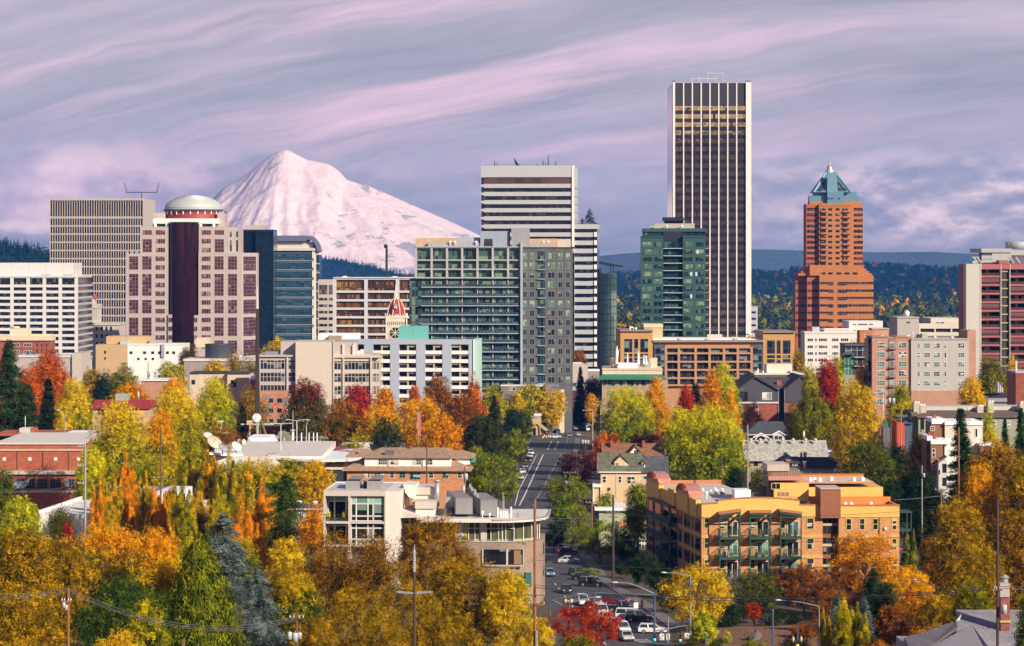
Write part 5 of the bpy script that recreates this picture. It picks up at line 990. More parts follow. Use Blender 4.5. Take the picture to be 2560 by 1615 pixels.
def teal_condo():
 b=Bld('apartment_tower','dark teal glass apartment tower in front of the tallest skyscraper','D',178,1200,-2.5)
 FR=plain('teal_panel',(0.025,0.085,0.085),0.45,0.12);BK=plain('black_panel',(0.012,0.018,0.024),0.5,0.15)
 GA=glass('glass_teal_dark',(0.02,0.045,0.05),(1.2,2.8),(0.1,0.15,0.12),0.35,refl=0.15)
 GB=glass('glass_teal_pale',(0.1,0.18,0.14),(1.2,2.8),(0.24,0.3,0.18),0.5,refl=0.1);b.box('wall',178,893,299,1460,0,28,FR,ground=True)
 b.box('wall',406,893,528,1460,0,28,FR,ground=True);b.box('recess_wall',299.5,866,405.5,1460,2.2,26,BK,ground=True)
 b.box('penthouse_wall',188,853,526,893,3,26,BK);b.box('roof_edge',186,848,529,855,2.2,26.5,FR);b.box('terrace_edge',177,889,300,896,-0.4,3,FR)
 b.box('terrace_edge',405,889,530,896,-0.4,3,FR)
 for x in(200,240,270,430,470,500):
  b.win(x,858,x+26,888,BK,GA,fw=0.12,d=2.94)
 rs=random.Random(8)
 for i in range(14):
  y=922+40.2*i
  for x0,x1 in((186,241),(247,297),(408,460),(474,522)):
   b.win(x0,y,x1,y+27,plain('teal_frame',(0.06,0.12,0.12)),GB if rs.random()<0.35 else GA,fw=0.14,nv=1+(x0>300))
  b.box('recess_glass',302,y,403,y+30,2.05,2.19,glass('glass_recess',(0.018,0.05,0.06),(1.6,3.2),(0.06,0.12,0.12),0.4,refl=0.15,line=(0.008,0.012,0.016),lw=0.2))
  b.box('balcony',300,y+33,405,y+37,0.2,2.0,plain('pale_balcony_edge',(0.4,0.46,0.46)))
  MB().box(b.X(528)+0.02,b.X(528)+1.7,3,9,b.Z(y+36),b.Z(y+33)).build('balcony',CONC,b.root)
  MB().box(b.X(528)+1.6,b.X(528)+1.7,3,9,b.Z(y+32.9),b.Z(y+22)).build('balcony_rail',STEEL,b.root)
 for i,x in((1,480),(4,446),(4,474),(7,446),(14,446)):
  y=922+40.2*(i if i<14 else 13);b.box('pale_blind',x,y+3,x+11,y+24,-0.16,-0.09,plain('pale_blue_blind',(0.45,0.6,0.8)))
 b.box('plant_room',252,822,470,849,7,22,CONC);b.box('plant_canopy',297,788,412,796,6,18,BLACKM);b.box('plant_block',306,796,410,822,8,16,BLACKM)
 roof_things(b,[(318,832,847,0.7,5,'vent',WHITE),(400,832,847,0.7,5,'vent',WHITE),(240,838,850,0.9,5,'unit',OFFWHITE)])
def brick_spire_tower():
 b=Bld('office_tower','orange brick stepped tower with a blue pyramid roof and spire','E',123,1750,0.5)
 BR=brick('orange_brick',(0.35,0.125,0.032),(0.48,0.185,0.05));BD=brick('orange_brick_shade',(0.3,0.08,0.03),(0.42,0.12,0.045))  # darker brick copy: shade of the stepped side faces put into its colour
 GL=glass('glass_tower_strip',(0.018,0.02,0.032),(2.2,3.3),(0.07,0.06,0.06),0.35,line=(0.2,0.08,0.05),lw=0.35,refl=0.1)
 BL=plain('blue_tin',(0.12,0.25,0.35),0.45,0.12,metal=0.25);D=34
 def blk(part,x0,y0,x1,y1,d0,d1,m=BR,gnd=False):
  return b.box(part,x0,y0,x1,y1,d0,d1,m,ground=gnd)
 blk('base_wall',275,782,604,1400,0,D,gnd=True);blk('base_wall',196,786,274.5,1400,5,D-4,BD,True);blk('base_wall',123,780,195.5,1400,11,D-10,BD,True)
 blk('base_wall',604.5,782,617,1400,6,D-6,gnd=True)
 for i,(x0,x1,y0,y1)in enumerate(((140,606,768,783),(160,588,753,768),(178,571,738,753),(192,556,715,738))):
  blk('shoulder_wall',x0,y0,x1,y1,6+i*1.6,D-6)
 blk('shoulder_wall',214,716,540,782,3,20);blk('shaft_wall',273,330,478,716,8,D-8);blk('shaft_wall',478.5,330,550,716,10.5,D-8)
 blk('shaft_wall',191,330,272.5,716,11,D-8,BD);blk('crown_wall',286,325,478,332,7.6,20);blk('crown_wall',213,312,529,331,12,D-12)
 blk('crown_wall',236,290,512,312,14,D-14);fl=[354+34.6*i for i in range(11)]
 for i,y in enumerate(fl):
  for x0,x1 in((340,366),(387,413)):
   b.win(x0,y,x1,y+15,WINDARK,GDARK,fw=0.18,d=7.95)
  b.win(288,y,325,y+16,WINDARK,GDARK,fw=0.18,d=7.95);b.win(429,y,464,y+16,WINDARK,GDARK,fw=0.18,d=7.95)
  b.box('window_strip',492,y,549,y+19,10.4,10.49,GL);b.box('window_strip',194,y,262,y+19,10.9,10.99,GL)
  if i<10:
   b.box('balcony',285,y+17,327,y+27,6.2,7.94,BR);b.box('balcony',426,y+17,474,y+27,6.2,7.94,BR)
 for x in(284,334,386,437,488):
  b.win(x,762,x+32,776,WINDARK,GDARK,fw=0.18,d=2.95)
 for i in range(8):
  y=823+46.8*i
  for x0,x1,ex in((277,330,0),(330,364,7),(389,450,7),(450,604,0)):
   b.box('window_strip',x0,y,x1,y+15+ex,-0.1,-0.005,GL)
  b.box('window_strip',198,y,273,y+17,4.9,4.995,GL);b.box('window_strip',126,y,194,y+17,10.9,10.995,GL)
  b.box('window_strip',605,y,617,y+15,5.9,5.995,GL)
 for x in(145,162,178):
  b.box('pilaster',x,780,x+3,1400,10.5,10.89,BR)
 b.box('crown_block',325,252,428,317,9,22,BL)
 for x in(336,358,381,403):
  b.win(x,285,x+14,299,BL,GDARK,fw=0.15,d=8.95)
 b.box('crown_tier',212,277,527,312,13,D-13,BL);b.box('crown_tier',233,252,508,277,16,D-16,BL);z0,z1=(b.Z(252),b.Z(123));xa,xb=(b.X(254),b.X(488))
 ta,tb=(b.X(342),b.X(398));w=xb-xa;c0=12;tw=tb-ta;mid=c0+w/2
 MB().prism([(xa,c0),(xb,c0),(xb,c0+w),(xa,c0+w)],z0,z1,0,[(ta,mid-tw/2),(tb,mid-tw/2),(tb,mid+tw/2),(ta,mid+tw/2)]).build('pyramid_roof',BL,b.root)
 q=MB()
 for p,t_ in(((xa,c0),(ta,mid-tw/2)),((xb,c0),(tb,mid-tw/2))):
  q.tube([(p[0],p[1]-0.1,z0),(t_[0],t_[1]-0.1,z1)],0.7,5)
 xq0,xq1=(b.X(337),b.X(404));q.xprism([(xq0,z0),(xq1,z0),(tb,z1),(ta,z1)],mid-w/2-0.5,mid-w/2+1.2)
 q.build('roof_rib_frame',plain('light_blue_tin',(0.15,0.29,0.38),0.45,0.1,metal=0.2),b.root)
 for s in(0,1):
  xA=b.X(270 if s==0 else 409);xB=b.X(331 if s==0 else 474);xT=b.X(331 if s==0 else 409);zA,zB=(b.Z(245),b.Z(170));yA=c0-0.1;f=(zB-z0)/(z1-z0)
  yB=c0+(mid-tw/2-c0)*f-0.1;fa=(zA-z0)/(z1-z0);yA2=c0+(mid-tw/2-c0)*fa-0.1
  MB().add([(xA,yA2,zA),(xB,yA2,zA),(xT,yB,zB),(xA,yA2+0.05,zA),(xB,yA2+0.05,zA),(xT,yB+0.05,zB)],[(0,1,2),(5,4,3),(0,2,5,3),(1,4,5,2),(0,3,4,1)]).build('roof_glazing',GBLUE,b.root)
 b.box('roof_louvre',343,165,398,190,c0-0.3+6,c0+12,plain('blue_tin_dark',(0.07,0.15,0.23),0.5))
 MB().lathe([(tw*0.55,z1),(tw*0.5,b.Z(108)),(tw*0.34,b.Z(104)),(tw*0.3,b.Z(84)),(tw*0.38,b.Z(82)),(0.3,b.Z(79))],12,((ta+tb)/2,mid)).build('lantern',plain('beige_lantern',(0.48,0.44,0.38),0.4,metal=0.3),b.root)
 MB().cyl(((ta+tb)/2,mid,b.Z(79)),((ta+tb)/2,mid,b.Z(20)),0.5,0.12).build('spire',STEEL,b.root)
def small_white():
 b=Bld('office_building','narrow grey-white office slab beside the foot of the tallest skyscraper','D',776,1780)
 b.box('wall',776,1272,812,1490,0,20,plain('pale_lilac_wall',(0.46,0.45,0.5)),ground=True)
 for i in range(5):
  b.win(778,1298+i*35,802,1310+i*35,WINDARK,GDARK,fw=0.2)
for f_ in(white_office,federal_tower,old_stone,dome_tower,dark_tower,courthouse,banded_block,brown_office,church,condo,striped_tower,curved_glass,tall_tower,teal_condo,brick_spire_tower,small_white):
 f_()
BRK=brick('red_brick',(0.2,0.055,0.035),(0.34,0.1,0.06));BRO=brick('orange_house_brick',(0.42,0.17,0.075),(0.58,0.27,0.13))
BRP=brick('pink_brick',(0.36,0.19,0.13),(0.48,0.27,0.19));BRT=brick('tan_brick',(0.34,0.23,0.15),(0.46,0.33,0.22))
def shingle(name,c,var=0.3,row=0.35):
 if name in MATS:
  return MATS[name]
 m,t,bs=_new(name);tc=t.n('ShaderNodeTexCoord').outputs['Object'];p=t.sep(tc)
 cell=t.xyz(t.math('FLOOR',t.math('DIVIDE',t.math('ADD',p[0],t.math('MULTIPLY',p[1],0.37)),0.6)),t.math('FLOOR',t.math('DIVIDE',p[2],row*0.6)))
 wn=t.n('ShaderNodeTexWhiteNoise',noise_dimensions='2D');t.l(cell,wn.inputs['Vector']);n=t.noise(tc,0.6,5.0)
 v=t.math('ADD',t.math('MULTIPLY',wn.outputs['Value'],0.5),t.math('MULTIPLY',n,0.5))
 t.l(t.ramp(v,[(0.25,tuple((q*(1-var)for q in c))),(0.75,tuple((q*(1+var)for q in c)))]),bs.inputs['Base Color'])
 bs.inputs['Roughness'].default_value=0.9;MATS[name]=m
 return m
def slab_flats():
 b=Bld('apartment_building','blue-grey slab of flats with white recessed balconies and a mint end wall','B',640,900,-3)
 BG=plain('slab_blue_grey',(0.38,0.43,0.52),0.75,0.07);b.box('wall',640,1140,1476,1560,2.2,16,BG,ground=True)
 cols=[(742,785,0),(842,950,1),(1007,1115,1),(1172,1281,1),(1338,1447,1)];edges=[640]
 for a,c,_ in cols:
  edges+=[a,c]
 edges.append(1476)
 for a,c in zip(edges[0::2],edges[1::2]):
  b.box('pier',a,1140,c,1560,0,2.19,BG,ground=True)
 b.box('roof_band',640,1134,1476,1166,-0.02,2.2,BG)
 b.box('end_wall',1476.3,1134,1512,1560,0.0,16,plain('mint_wall',(0.42,0.62,0.58),0.7,0.06),ground=True)
 b.box('end_wall',1476.2,1134,1480,1560,-0.4,-0.01,WHITE,ground=True)
 for i in range(7):
  y=1205+55*i
  for a,c,kind in cols:
   b.box('balcony',a+0.3,y,c-0.3,y+23,0.15,0.5,WHITE)
   if kind:
    m_=(a+c)/2
    for x0,x1 in((a+2,m_-6),(m_+6,c-2)):
     b.box('balcony_glazing',x0,y-33,x1,y,2.05,2.19,GBLUE if(i+int(a))%2 else GDARK)
     if(i*3+int(x0))%5<3:
      b.box('awning',x0,y-34,x1,y-20,0.9,1.1,plain('sand_awning',(0.46,0.37,0.28)))
    b.box('partition',m_-5,y-38,m_+5,y+23,0.6,2.19,plain('sand_wall',(0.45,0.37,0.28)))
   else:
    b.box('balcony_glazing',a+1,y-33,c-1,y,2.05,2.19,GDARK)
 b.box('plant_room',495,1098,742,1140,6,16,ROOFW);b.box('plant_room',1003,1052,1092,1136,5,14,plain('teal_metal',(0.14,0.44,0.4),0.6,0.06))
 b.box('plant_room',1093,1050,1180,1136,5,14,plain('teal_metal',(0.14,0.44,0.4),0.6,0.06))
 b.box('skylight',560,1112,640,1150,3,5.9,plain('bare_twig_tan',(0.34,0.28,0.2)))  # not a skylight: tan block standing in for a bare treetop
 b.rail(b.X(1330),b.X(1500),b.Z(1122),b.Z(1122)-b.Z(1134),1.0,STEEL,4)
def beige_office():
 b=Bld('office_building','beige panel office block with a tall blank wall, rising behind the lattice mast','B',120,820,2)
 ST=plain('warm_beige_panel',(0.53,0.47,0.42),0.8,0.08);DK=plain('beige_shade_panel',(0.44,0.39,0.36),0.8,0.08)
 LI=plain('lilac_panel',(0.46,0.45,0.5),0.8,0.06)
 GL=glass('glass_office_strip',(0.03,0.035,0.055),(1.1,2.2),(0.2,0.2,0.21),0.4,line=(0.45,0.43,0.42),lw=0.14)
 b.box('wall',120,1238,352,1600,1.0,22,DK,ground=True)
 b.box('blank_wall',352.5,1150,588,1600,-1.0,20,panelled('blank_panel',(0.55,0.49,0.43),(0.5,0.44,0.39),2.6,1.6,0.05,var=0.05),ground=True)
 b.box('stair_wall',257,1150,352,1238,4,20,DK);b.box('pilaster',588.5,1140,597,1600,-1.4,2,ST,ground=True)
 b.box('upper_wall',597.5,1152,740,1236,3,18,DK);b.box('wall',597.5,1232,828,1600,1.0,22,ST,ground=True)
 b.box('side_wall',828.5,1240,885,1600,2.0,22,ST,ground=True);b.box('parapet',597,1236,886,1252,0.3,22.3,ST)
 b.box('parapet',119,1234,352,1246,0.2,22.3,DK)
 for y in(1268,1347,1426,1505):
  b.box('window_band',131,y,292,y+54,0.9,0.99,GL);b.box('window_band',308,y,352,y+54,0.9,0.99,GL);b.box('window_band',598,y+6,648,y+58,0.9,0.99,GL)
  b.box('window_band',663,y+6,826,y+58,0.9,0.99,GL)
  b.box('window_band',838,y+8,880,y+58,1.92,1.99,glass('glass_pale_strip',(0.2,0.18,0.17),(1.1,2.2),(0.3,0.27,0.25),0.5,line=(0.45,0.43,0.42),lw=0.2))
 for x in(300,655,830):
  b.box('pier',x-6,1246,x+5,1600,0.4,0.89,LI if x==300 else ST,ground=True)
 for x,y in((648,1165),(712,1170),(720,1160)):
  b.box('roof_duct',x,y,x+10,y+50,2.2,2.98,OFFWHITE)
 for x0,x1,y in((738,760,1210),(762,784,1200)):
  b.box('rooftop_unit',x0,y,x1,1238,4,7,OFFWHITE)
 b.box('rooftop_unit',160,1212,255,1238,5,12,plain('slate_blue_unit',(0.2,0.24,0.3)))
def mural_block():
 b=Bld('brick_building','orange brick building with a faded painted mural in red and blue','G',560,800,2)
 b.box('wall',560,300,830,800,0,8,BRO,ground=True);b.wins([(655,697),(733,777)],[(365,405),(460,500),(560,600)],WINDARK,GDARK,fw=0.1)
 m,t,bs=_new('mural_paint');tc=t.n('ShaderNodeTexCoord').outputs['Object'];n=t.noise(tc,0.28,3.0,0.5,1.5)
 t.l(t.ramp(n,[(0.36,(0.1,0.16,0.24)),(0.46,(0.34,0.2,0.15)),(0.54,(0.46,0.22,0.12)),(0.62,(0.36,0.05,0.05)),(0.7,(0.5,0.4,0.3))]),bs.inputs['Base Color'])
 MB().box(b.X(590),b.X(829),-0.03,-0.004,b.Z(590),b.Z(320)).build('mural',m,b.root);b.box('wall',620,590,880,800,-20,-6,BRK,ground=True)
 b.box('doorway',675,655,780,748,-20.1,-20.004,DARKM);b.box('parapet',618,588,882,596,-20.3,-6,CONC)
 b.box('wall',880.5,620,1470,720,2,12,OFFWHITE,ground=True)
def long_white():
 b=Bld('commercial_building','long low building, white at one end and tan at the other','A',608,1150)
 b.box('wall',808.5,1166,1162,1340,0,22,WHITE,ground=True);b.box('wall',608,1168,808,1340,-1,22,TAN,ground=True)
 b.box('upper_wall',672,1116,945,1168,7,22,TAN);b.box('parapet',806,1162,1164,1170,-0.3,1,WHITE)
 b.wins([(x,x+19)for x in(820,906,957,1000,1050,1090)],[(1210,1228)],WINDARK,GDARK,fw=0.12)
 b.wins([(868,884),(915,930),(960,976)],[(1252,1266)],WINDARK,GDARK,fw=0.12)
 b.wins([(662,674)],[(1206,1226),(1248,1262)],WINDARK,GDARK,fw=0.12,d=-1.05)
 b.box('rooftop_unit',760,1143,812,1168,3,6.9,plain('pale_blue_unit',(0.36,0.48,0.55)));b.box('rooftop_unit',945,1140,990,1165,5,9,STEEL)
 b.box('flue',1022,1165,1042,1248,-0.9,-0.05,STEEL);roof_things(b,[(724,1133,1146,0.8,8,'vent',OFFWHITE),(880,1145,1150,1,8,'unit',DARKM)])
def tank_block():
 b=Bld('commercial_building','low grey roofed building carrying a big round dark tank','A',1160,1080)
 b.box('wall',1165,1270,1640,1400,0,26,plain('dusky_wall',(0.3,0.26,0.24)),ground=True);b.box('roof_edge',1160,1260,1645,1272,-0.4,26.4,OFFWHITE)
 X0,X1=(b.X(1273),b.X(1445));r=(X1-X0)/2
 MB().lathe([(r,b.Z(1264)),(r,b.Z(1176)),(r*1.02,b.Z(1174)),(r*1.02,b.Z(1170)),(0.1,b.Z(1168))],40,(X0+r,14)).build('round_tank',plain('tank_slate',(0.045,0.055,0.07),0.45,0.12),b.root,True)
 b.box('pale_block',1238,1126,1320,1170,24,34,CREAM);b.cyl('flue',1518,1238,1270,0.7,6,WHITE)
def brick_offices():
 b=Bld('brick_building','dark red brick building with a cream cornice and roof house, beside the white office block','A',-40,1120)
 b.box('wall',-40,1140,327,1400,0,8,BRK,ground=True);b.box('cornice',-42,1115,330,1142,-0.8,8.6,CREAM);b.box('roof_house',62,1068,188,1116,3,7,CREAM)
 b.box('parapet_wall',188.5,1102,325,1116,2.5,7.5,CREAM);b.cyl('roof_drum',97,1053,1068,1.9,12,CREAM)
 b.wins([(-30,-2),(78,126),(150,202)],[(1160,1183),(1205,1225)],WINWHITE,GDARK,fw=0.12,nv=2,nh=1)
 b.wins([(232,240),(262,270),(292,300)],[(1160,1180),(1195,1220)],WINDARK,GDARK,fw=0.1)
 w=Bld('building','windowless beige building with a glass pyramid skylight, low behind the orange trees','A',90,1010)
 w.box('wall',90,1245,458,1400,0,18,CONC,ground=True);w.box('tower_wall',458.5,1222,520,1400,-1,20,BEIGE,ground=True)
 w.box('roof_edge',88,1238,458,1248,-0.4,18.4,OFFWHITE);xa,xb=(w.X(118),w.X(212))
 MB().prism([(xa,6),(xb,6),(xb,14),(xa,14)],w.Z(1246),w.Z(1219),0,[(xa+4,9.5),(xb-4,9.5),(xb-4,10.5),(xa+4,10.5)]).build('skylight',glass('skylight_glass',(0.22,0.34,0.42),(1.5,1.5),(0.3,0.4,0.46),0.3,refl=0.3),w.root)
def cream_flat():
 b=Bld('house','cream flat-roofed house half hidden by a yellow-topped tree','A',1200,860)
 for x0,x1,d in((1202,1260,0),(1260.5,1440,2),(1440.5,1578,-1)):
  b.box('wall',x0,1352,x1,1520,d,14,plain('cream_stucco',(0.6,0.5,0.38)),ground=True);b.box('roof_edge',x0-3,1345,x1+2,1354,d-0.3,14.3,DARKM)
 b.win(1463,1392,1497,1436,WINDARK,GHOUSE,d=-1.05,nv=1);b.win(1212,1392,1236,1420,WINDARK,GDARK,d=-0.05)
 w=Bld('shed','small white roofed shed with a red base beside the cream flat-roofed house','A',1580,850)
 w.box('wall',1582,1385,1650,1420,0,8,BRK,ground=True)
 MB().yprism([(-0.4,w.Z(1392)),(8.4,w.Z(1372)),(8.4,w.Z(1369)),(-0.4,w.Z(1389))],w.X(1578),w.X(1655)).build('roof',ROOFW,w.root)
 k=Bld('house','small brick house with a white flat roof under the rusty orange tree','F',1340,820)
 k.box('wall',1345,195,1620,330,0,16,BRP,ground=True);MB().box(k.X(1338),k.X(1625),-0.5,16.5,k.Z(198),k.Z(190)).build('roof',ROOFW,k.root)
 k.cyl('roof_vent',1430,155,190,0.6,8,OFFWHITE)
def red_roof_house():
 b=Bld('house','small house with a bright red metal roof beyond the golden maple','F',870,720)
 RM=panelled('red_seam_metal',(0.36,0.035,0.03),(0.24,0.02,0.02),0.6,0,0.12,0.5)
 b.box('wall',880,455,1430,600,0,14,plain('tan_stucco',(0.5,0.34,0.22)),ground=True)
 MB().yprism([(-0.7,b.Z(456)),(7,b.Z(376,7)),(14.7,b.Z(456)),(14.7,b.Z(462)),(-0.7,b.Z(462))],b.X(868),b.X(1435)).build('roof',RM,b.root)
 b.wins([(930,950),(962,985)],[(470,520)],WINDARK,GDARK);b.box('rooftop_unit',1095,322,1215,372,6,9,plain('grey_green_unit',(0.3,0.36,0.34)))
 b.cyl('flue',1312,296,380,0.35,8,STEEL)
def brown_frame():
 b=Bld('apartment_building','long brown framed apartment block with taller ochre corner towers','D',68,1122,1.5)
 BN=brick('brown_frame_brick',(0.4,0.2,0.095),(0.5,0.27,0.14));OC=plain('ochre_panel',(0.5,0.27,0.095),0.7,0.08)
 G1=glass('glass_navy_lofts',(0.02,0.028,0.05),(2.2,3.0),(0.16,0.24,0.25),0.3,refl=0.12,line=(0.1,0.11,0.14),lw=0.16)
 def tower(x0,x1,y0):
  b.box('tower_wall',x0,y0,x1,1700,0.8,30,OC,ground=True);w=x1-x0
  b.box('roof_edge',x0-2,y0-3,x1+2,y0+4,-0.3,30.3,plain('taupe_edge',(0.28,0.23,0.2)))
  for f0,f1 in((0.12,0.37),(0.43,0.55),(0.62,0.86)):
   b.box('tower_window',x0+w*f0,y0+46,x0+w*f1,y0+118,0.7,0.79,G1);b.box('tower_window',x0+w*f0,y0+126,x0+w*f1,y0+142,0.7,0.79,G1)
   b.box('tower_window',x0+w*f0,y0+148,x0+w*f1,y0+190,0.7,0.79,G1)
 tower(68,243,1403);tower(843,1015,1411);b.box('wall',243.5,1462,842.5,1700,2.0,30,BN,ground=True)
 b.box('roof_edge',243.5,1455,842.5,1466,0.2,30,plain('taupe_edge',(0.28,0.23,0.2)));cols=[315,385,476,552,630,705,780]
 rows=[1495,1527,1573,1617,1662,1700]
 b.grid(315,1495,780,1700,cols,rows,1.0,0.75,1.6,BN,[G1,G1,GBLUE],per='cell',front=0.4,gname='loft_window',seed=6)
 b.box('grey_bay',250,1480,312,1700,0.5,1.99,plain('slate_bay',(0.09,0.085,0.1)),ground=True)
 b.box('grey_bay',783,1480,840,1700,0.5,1.99,plain('slate_bay',(0.09,0.085,0.1)),ground=True)
 for y in(1497,1540,1583,1626,1668):
  b.box('bay_window',255,y,306,y+32,0.4,0.49,G1);b.box('bay_window',788,y,834,y+32,0.4,0.49,G1)
 b.box('roof',245,1448,842,1455,4,29,ROOFW);b.box('penthouse',196,1372,297,1440,10,26,plain('straw_panel',(0.52,0.4,0.22)))
 b.box('penthouse_edge',194,1368,299,1374,9.6,26.4,CREAM)
 roof_things(b,[(x,1447,1456,0.9,3,'vent',OFFWHITE)for x in(390,540,550,690,700)]+[(122,1376,1402,0.3,5,'mast',WHITE),(128,1382,1402,0.9,6,'unit',WHITE),(150,1386,1402,0.6,6,'vent',WHITE)])
 MB().prism([(b.X(762),10),(b.X(788),10),(b.X(788),14),(b.X(762),14)],b.Z(1432),b.Z(1424),0,[(b.X(772),11.6),(b.X(778),11.6),(b.X(778),12.4),(b.X(772),12.4)]).build('cupola_roof',plain('copper_green',(0.1,0.3,0.24)),b.root)
 b.box('cupola',765,1432,785,1455,10.3,13.7,OC);b.box('parapet_wall',540,1424,620,1450,26,29,BEIGE)
def green_eaves():
 b=Bld('apartment_building','old tan brick apartment house with green tiled eaves and white roof plant','I',92,950,-2)
 b.box('wall',95,262,720,900,0,26,BRT,ground=True);b.box('attic_wall',98,170,668,214,1.0,24,CREAM)
 GT=panelled('green_tile',(0.03,0.2,0.13),(0.02,0.13,0.09),0.7,0,0.15,0.5);z0,z1=(b.Z(252),b.Z(212));x0,x1=(b.X(50),b.X(700))
 MB().add([(x0,-2.4,z0),(x1,-2.4,z0),(b.X(668),0.99,z1),(b.X(98),0.99,z1),(x0,-2.4,z0-0.35),(x1,-2.4,z0-0.35),(b.X(668),0.98,z0-0.35),(b.X(98),0.98,z0-0.35)],[(0,1,2,3),(0,4,5,1),(4,7,6,5),(0,3,7,4),(1,5,6,2)]).build('eaves_roof',GT,b.root)
 for x in(105,225,300,400,450,520):
  b.box('bracket',x,256,x+9,300,-1.2,-0.03,GREENM)
 b.wins([(106,134),(150,208),(262,290),(336,396),(470,500)],[(268,318)],GREENM,GTEAL,fw=0.15,nv=1,nh=1)
 b.wins([(150,210),(336,396)],[(372,425),(478,530),(590,640)],GREENM,GTEAL,fw=0.15,nv=1,nh=1)
 b.box('string_course',94,322,721,330,-0.15,-0.003,plain('pale_brick',(0.46,0.36,0.26)));b.box('parapet',96,158,670,171,0.7,24.3,CREAM)
 b.box('plant_room',245,105,430,168,5,12,ROOFW);b.box('plant_room',172,58,232,150,8,14,CREAM);b.box('plant_room',545,58,620,150,8,14,CREAM)
 b.box('plant_screen',400,85,560,150,7,13,STEEL)
 roof_things(b,[(x,y,100,0.35,6,'mast',WHITE)for x,y in((232,-40),(238,-60),(338,5),(438,-10),(445,8),(512,30),(518,40),(492,25))]);q=MB()
 q.tube([(b.X(232),7.5,b.Z(110)),(b.X(240),7.5,b.Z(0)),(b.X(258),7.5,b.Z(-20))],0.55,8);q.build('duct',WHITE,b.root)
def shingle_brick():
 b=Bld('apartment_building','red brick building with dark shingled gables beside the brown framed apartments','I',1365,900,3)
 SH=shingle('slate_shingle',(0.052,0.052,0.064));SG=plain('slate_siding',(0.06,0.062,0.078),0.8,0.15)
 b.box('wall',1378,480,1765,900,0,22,BRK,ground=True);b.box('recess_wall',1765.5,360,1835,900,5,22,SG,ground=True)
 b.box('wall',1835.5,480,2080,900,0,22,BRK,ground=True)
 def gable(x0,xm,x1,ym,ye,d0,d1):
  q=MB();q.xprism([(b.X(x0),b.Z(478)),(b.X(x1),b.Z(478)),(b.X(x1),b.Z(ye)),(b.X(xm),b.Z(ym)),(b.X(x0),b.Z(ye))],d0,d1)
  q.build('gable_wall',SG,b.root)
  for xa,ya,xb,yb in((x0-12,ye+8,xm,ym),(xm,ym,x1+8,ye+6)):
   MB().xprism([(b.X(xa),b.Z(ya)),(b.X(xb),b.Z(yb)),(b.X(xb),b.Z(yb-11)),(b.X(xa),b.Z(ya-11))],d0-0.8,d1+0.3).build('roof',SH,b.root)
 gable(1378,1545,1765,240,362,-0.3,22);gable(1836,1990,2080,232,352,-0.3,22)
 MB().yprism([(5,b.Z(360)),(12,b.Z(245,12)),(22,b.Z(245,12)),(22,b.Z(360))],b.X(1560),b.X(1985)).build('roof',SH,b.root)
 b.box('string_course',1374,474,1768,488,-0.5,-0.31,OFFWHITE);b.win(1405,378,1478,466,WINDARK,GDARK,d=-0.35,nv=1)
 b.win(1614,383,1708,455,WINWHITE,glass('glass_curtain',(0.5,0.5,0.46),(0.6,3),(0.7,0.7,0.66),0.6),d=-0.35,nv=2)
 b.wins([(1393,1428),(1548,1580)],[(502,572)],WINWHITE,GHOUSE,nh=1);b.wins([(1775,1805)],[(366,412),(440,480),(540,590)],WINDARK,GDARK,d=4.95)
 for x in(1768,1826):
  b.box('downpipe',x,340,x+5,650,-0.4,-0.02,STEEL)
 b.box('roof_hatch',1755,272,1800,298,7.4,8.2,plain('rust_hatch',(0.3,0.09,0.06)))
 w=Bld('commercial_building','flat roofed cream penthouse building behind the shingled gables','I',1540,940)
 w.box('wall',1545,215,2100,600,0,20,plain('taupe_wall',(0.22,0.17,0.15)),ground=True);w.box('roof_edge',1540,202,2100,216,-0.4,20.4,OFFWHITE)
 w.box('penthouse',1660,116,1902,204,4,14,plain('ivory_wall',(0.66,0.62,0.52)))
 roof_things(w,[(1576,155,200,0.4,3,'mast',WHITE),(1560,180,202,0.5,3,'vent',WHITE),(1625,178,202,0.4,3,'mast',WHITE),(1872,182,202,0.5,3,'vent',DARKM)])
def white_office_right():
 b=Bld('office_building','white office block with grouped windows below the brick spire tower','E',180,1300,2)
 W=plain('ivory_panel',(0.68,0.64,0.6),0.7,0.06);b.box('wall',182,1145,528,1420,0,14,W,ground=True);b.box('roof_edge',180,1138,530,1148,-0.3,14.3,W)
 b.box('attic_wall',300,1124,465,1140,6,22,W);b.box('upper_wall',463,1070,676,1148,10,30,W)
 for y in(1178,1222,1264,1306):
  for x0,x1 in((198,236),(246,260),(269,326),(353,398),(408,460)):
   b.win(x0,y,x1,y+22,WHITE,GDARK,fw=0.16,nv=max(0,int((x1-x0)/11)-1))
 for x0,x1 in((504,532),(540,600),(609,638)):
  b.win(x0,1088,x1,1102,WHITE,GDARK,fw=0.16,nv=3,d=9.95)
 b.win(504,1126,530,1138,WHITE,GDARK,fw=0.16,nv=2,d=9.95);b.box('rooftop_unit',230,1108,276,1142,6,12,plain('lilac_unit',(0.45,0.45,0.5)))
 b.box('roof_rail',308,1116,462,1118,6,6.2,OFFWHITE);b.win(302,1128,316,1140,WINDARK,GDARK,d=5.95,nv=0)
 t=Bld('stair_tower','orange brick stair tower with two small windows','E',528,990)
 t.box('wall',530,1130,608,1300,0,8,brick('vivid_brick',(0.4,0.14,0.05),(0.5,0.2,0.08)),ground=True)
 t.wins([(556,566)],[(1152,1158),(1166,1171)],WINWHITE,GBLUE,fw=0.1)
 u=Bld('stair_tower','blotched terracotta stair tower behind the pink apartments','E',606,1000)
 u.box('wall',609,1120,716,1300,0,10,brick('blotched_brick',(0.4,0.17,0.1),(0.58,0.32,0.22)),ground=True)
 u.box('roof_edge',607,1116,718,1122,-0.3,10.3,BEIGE)
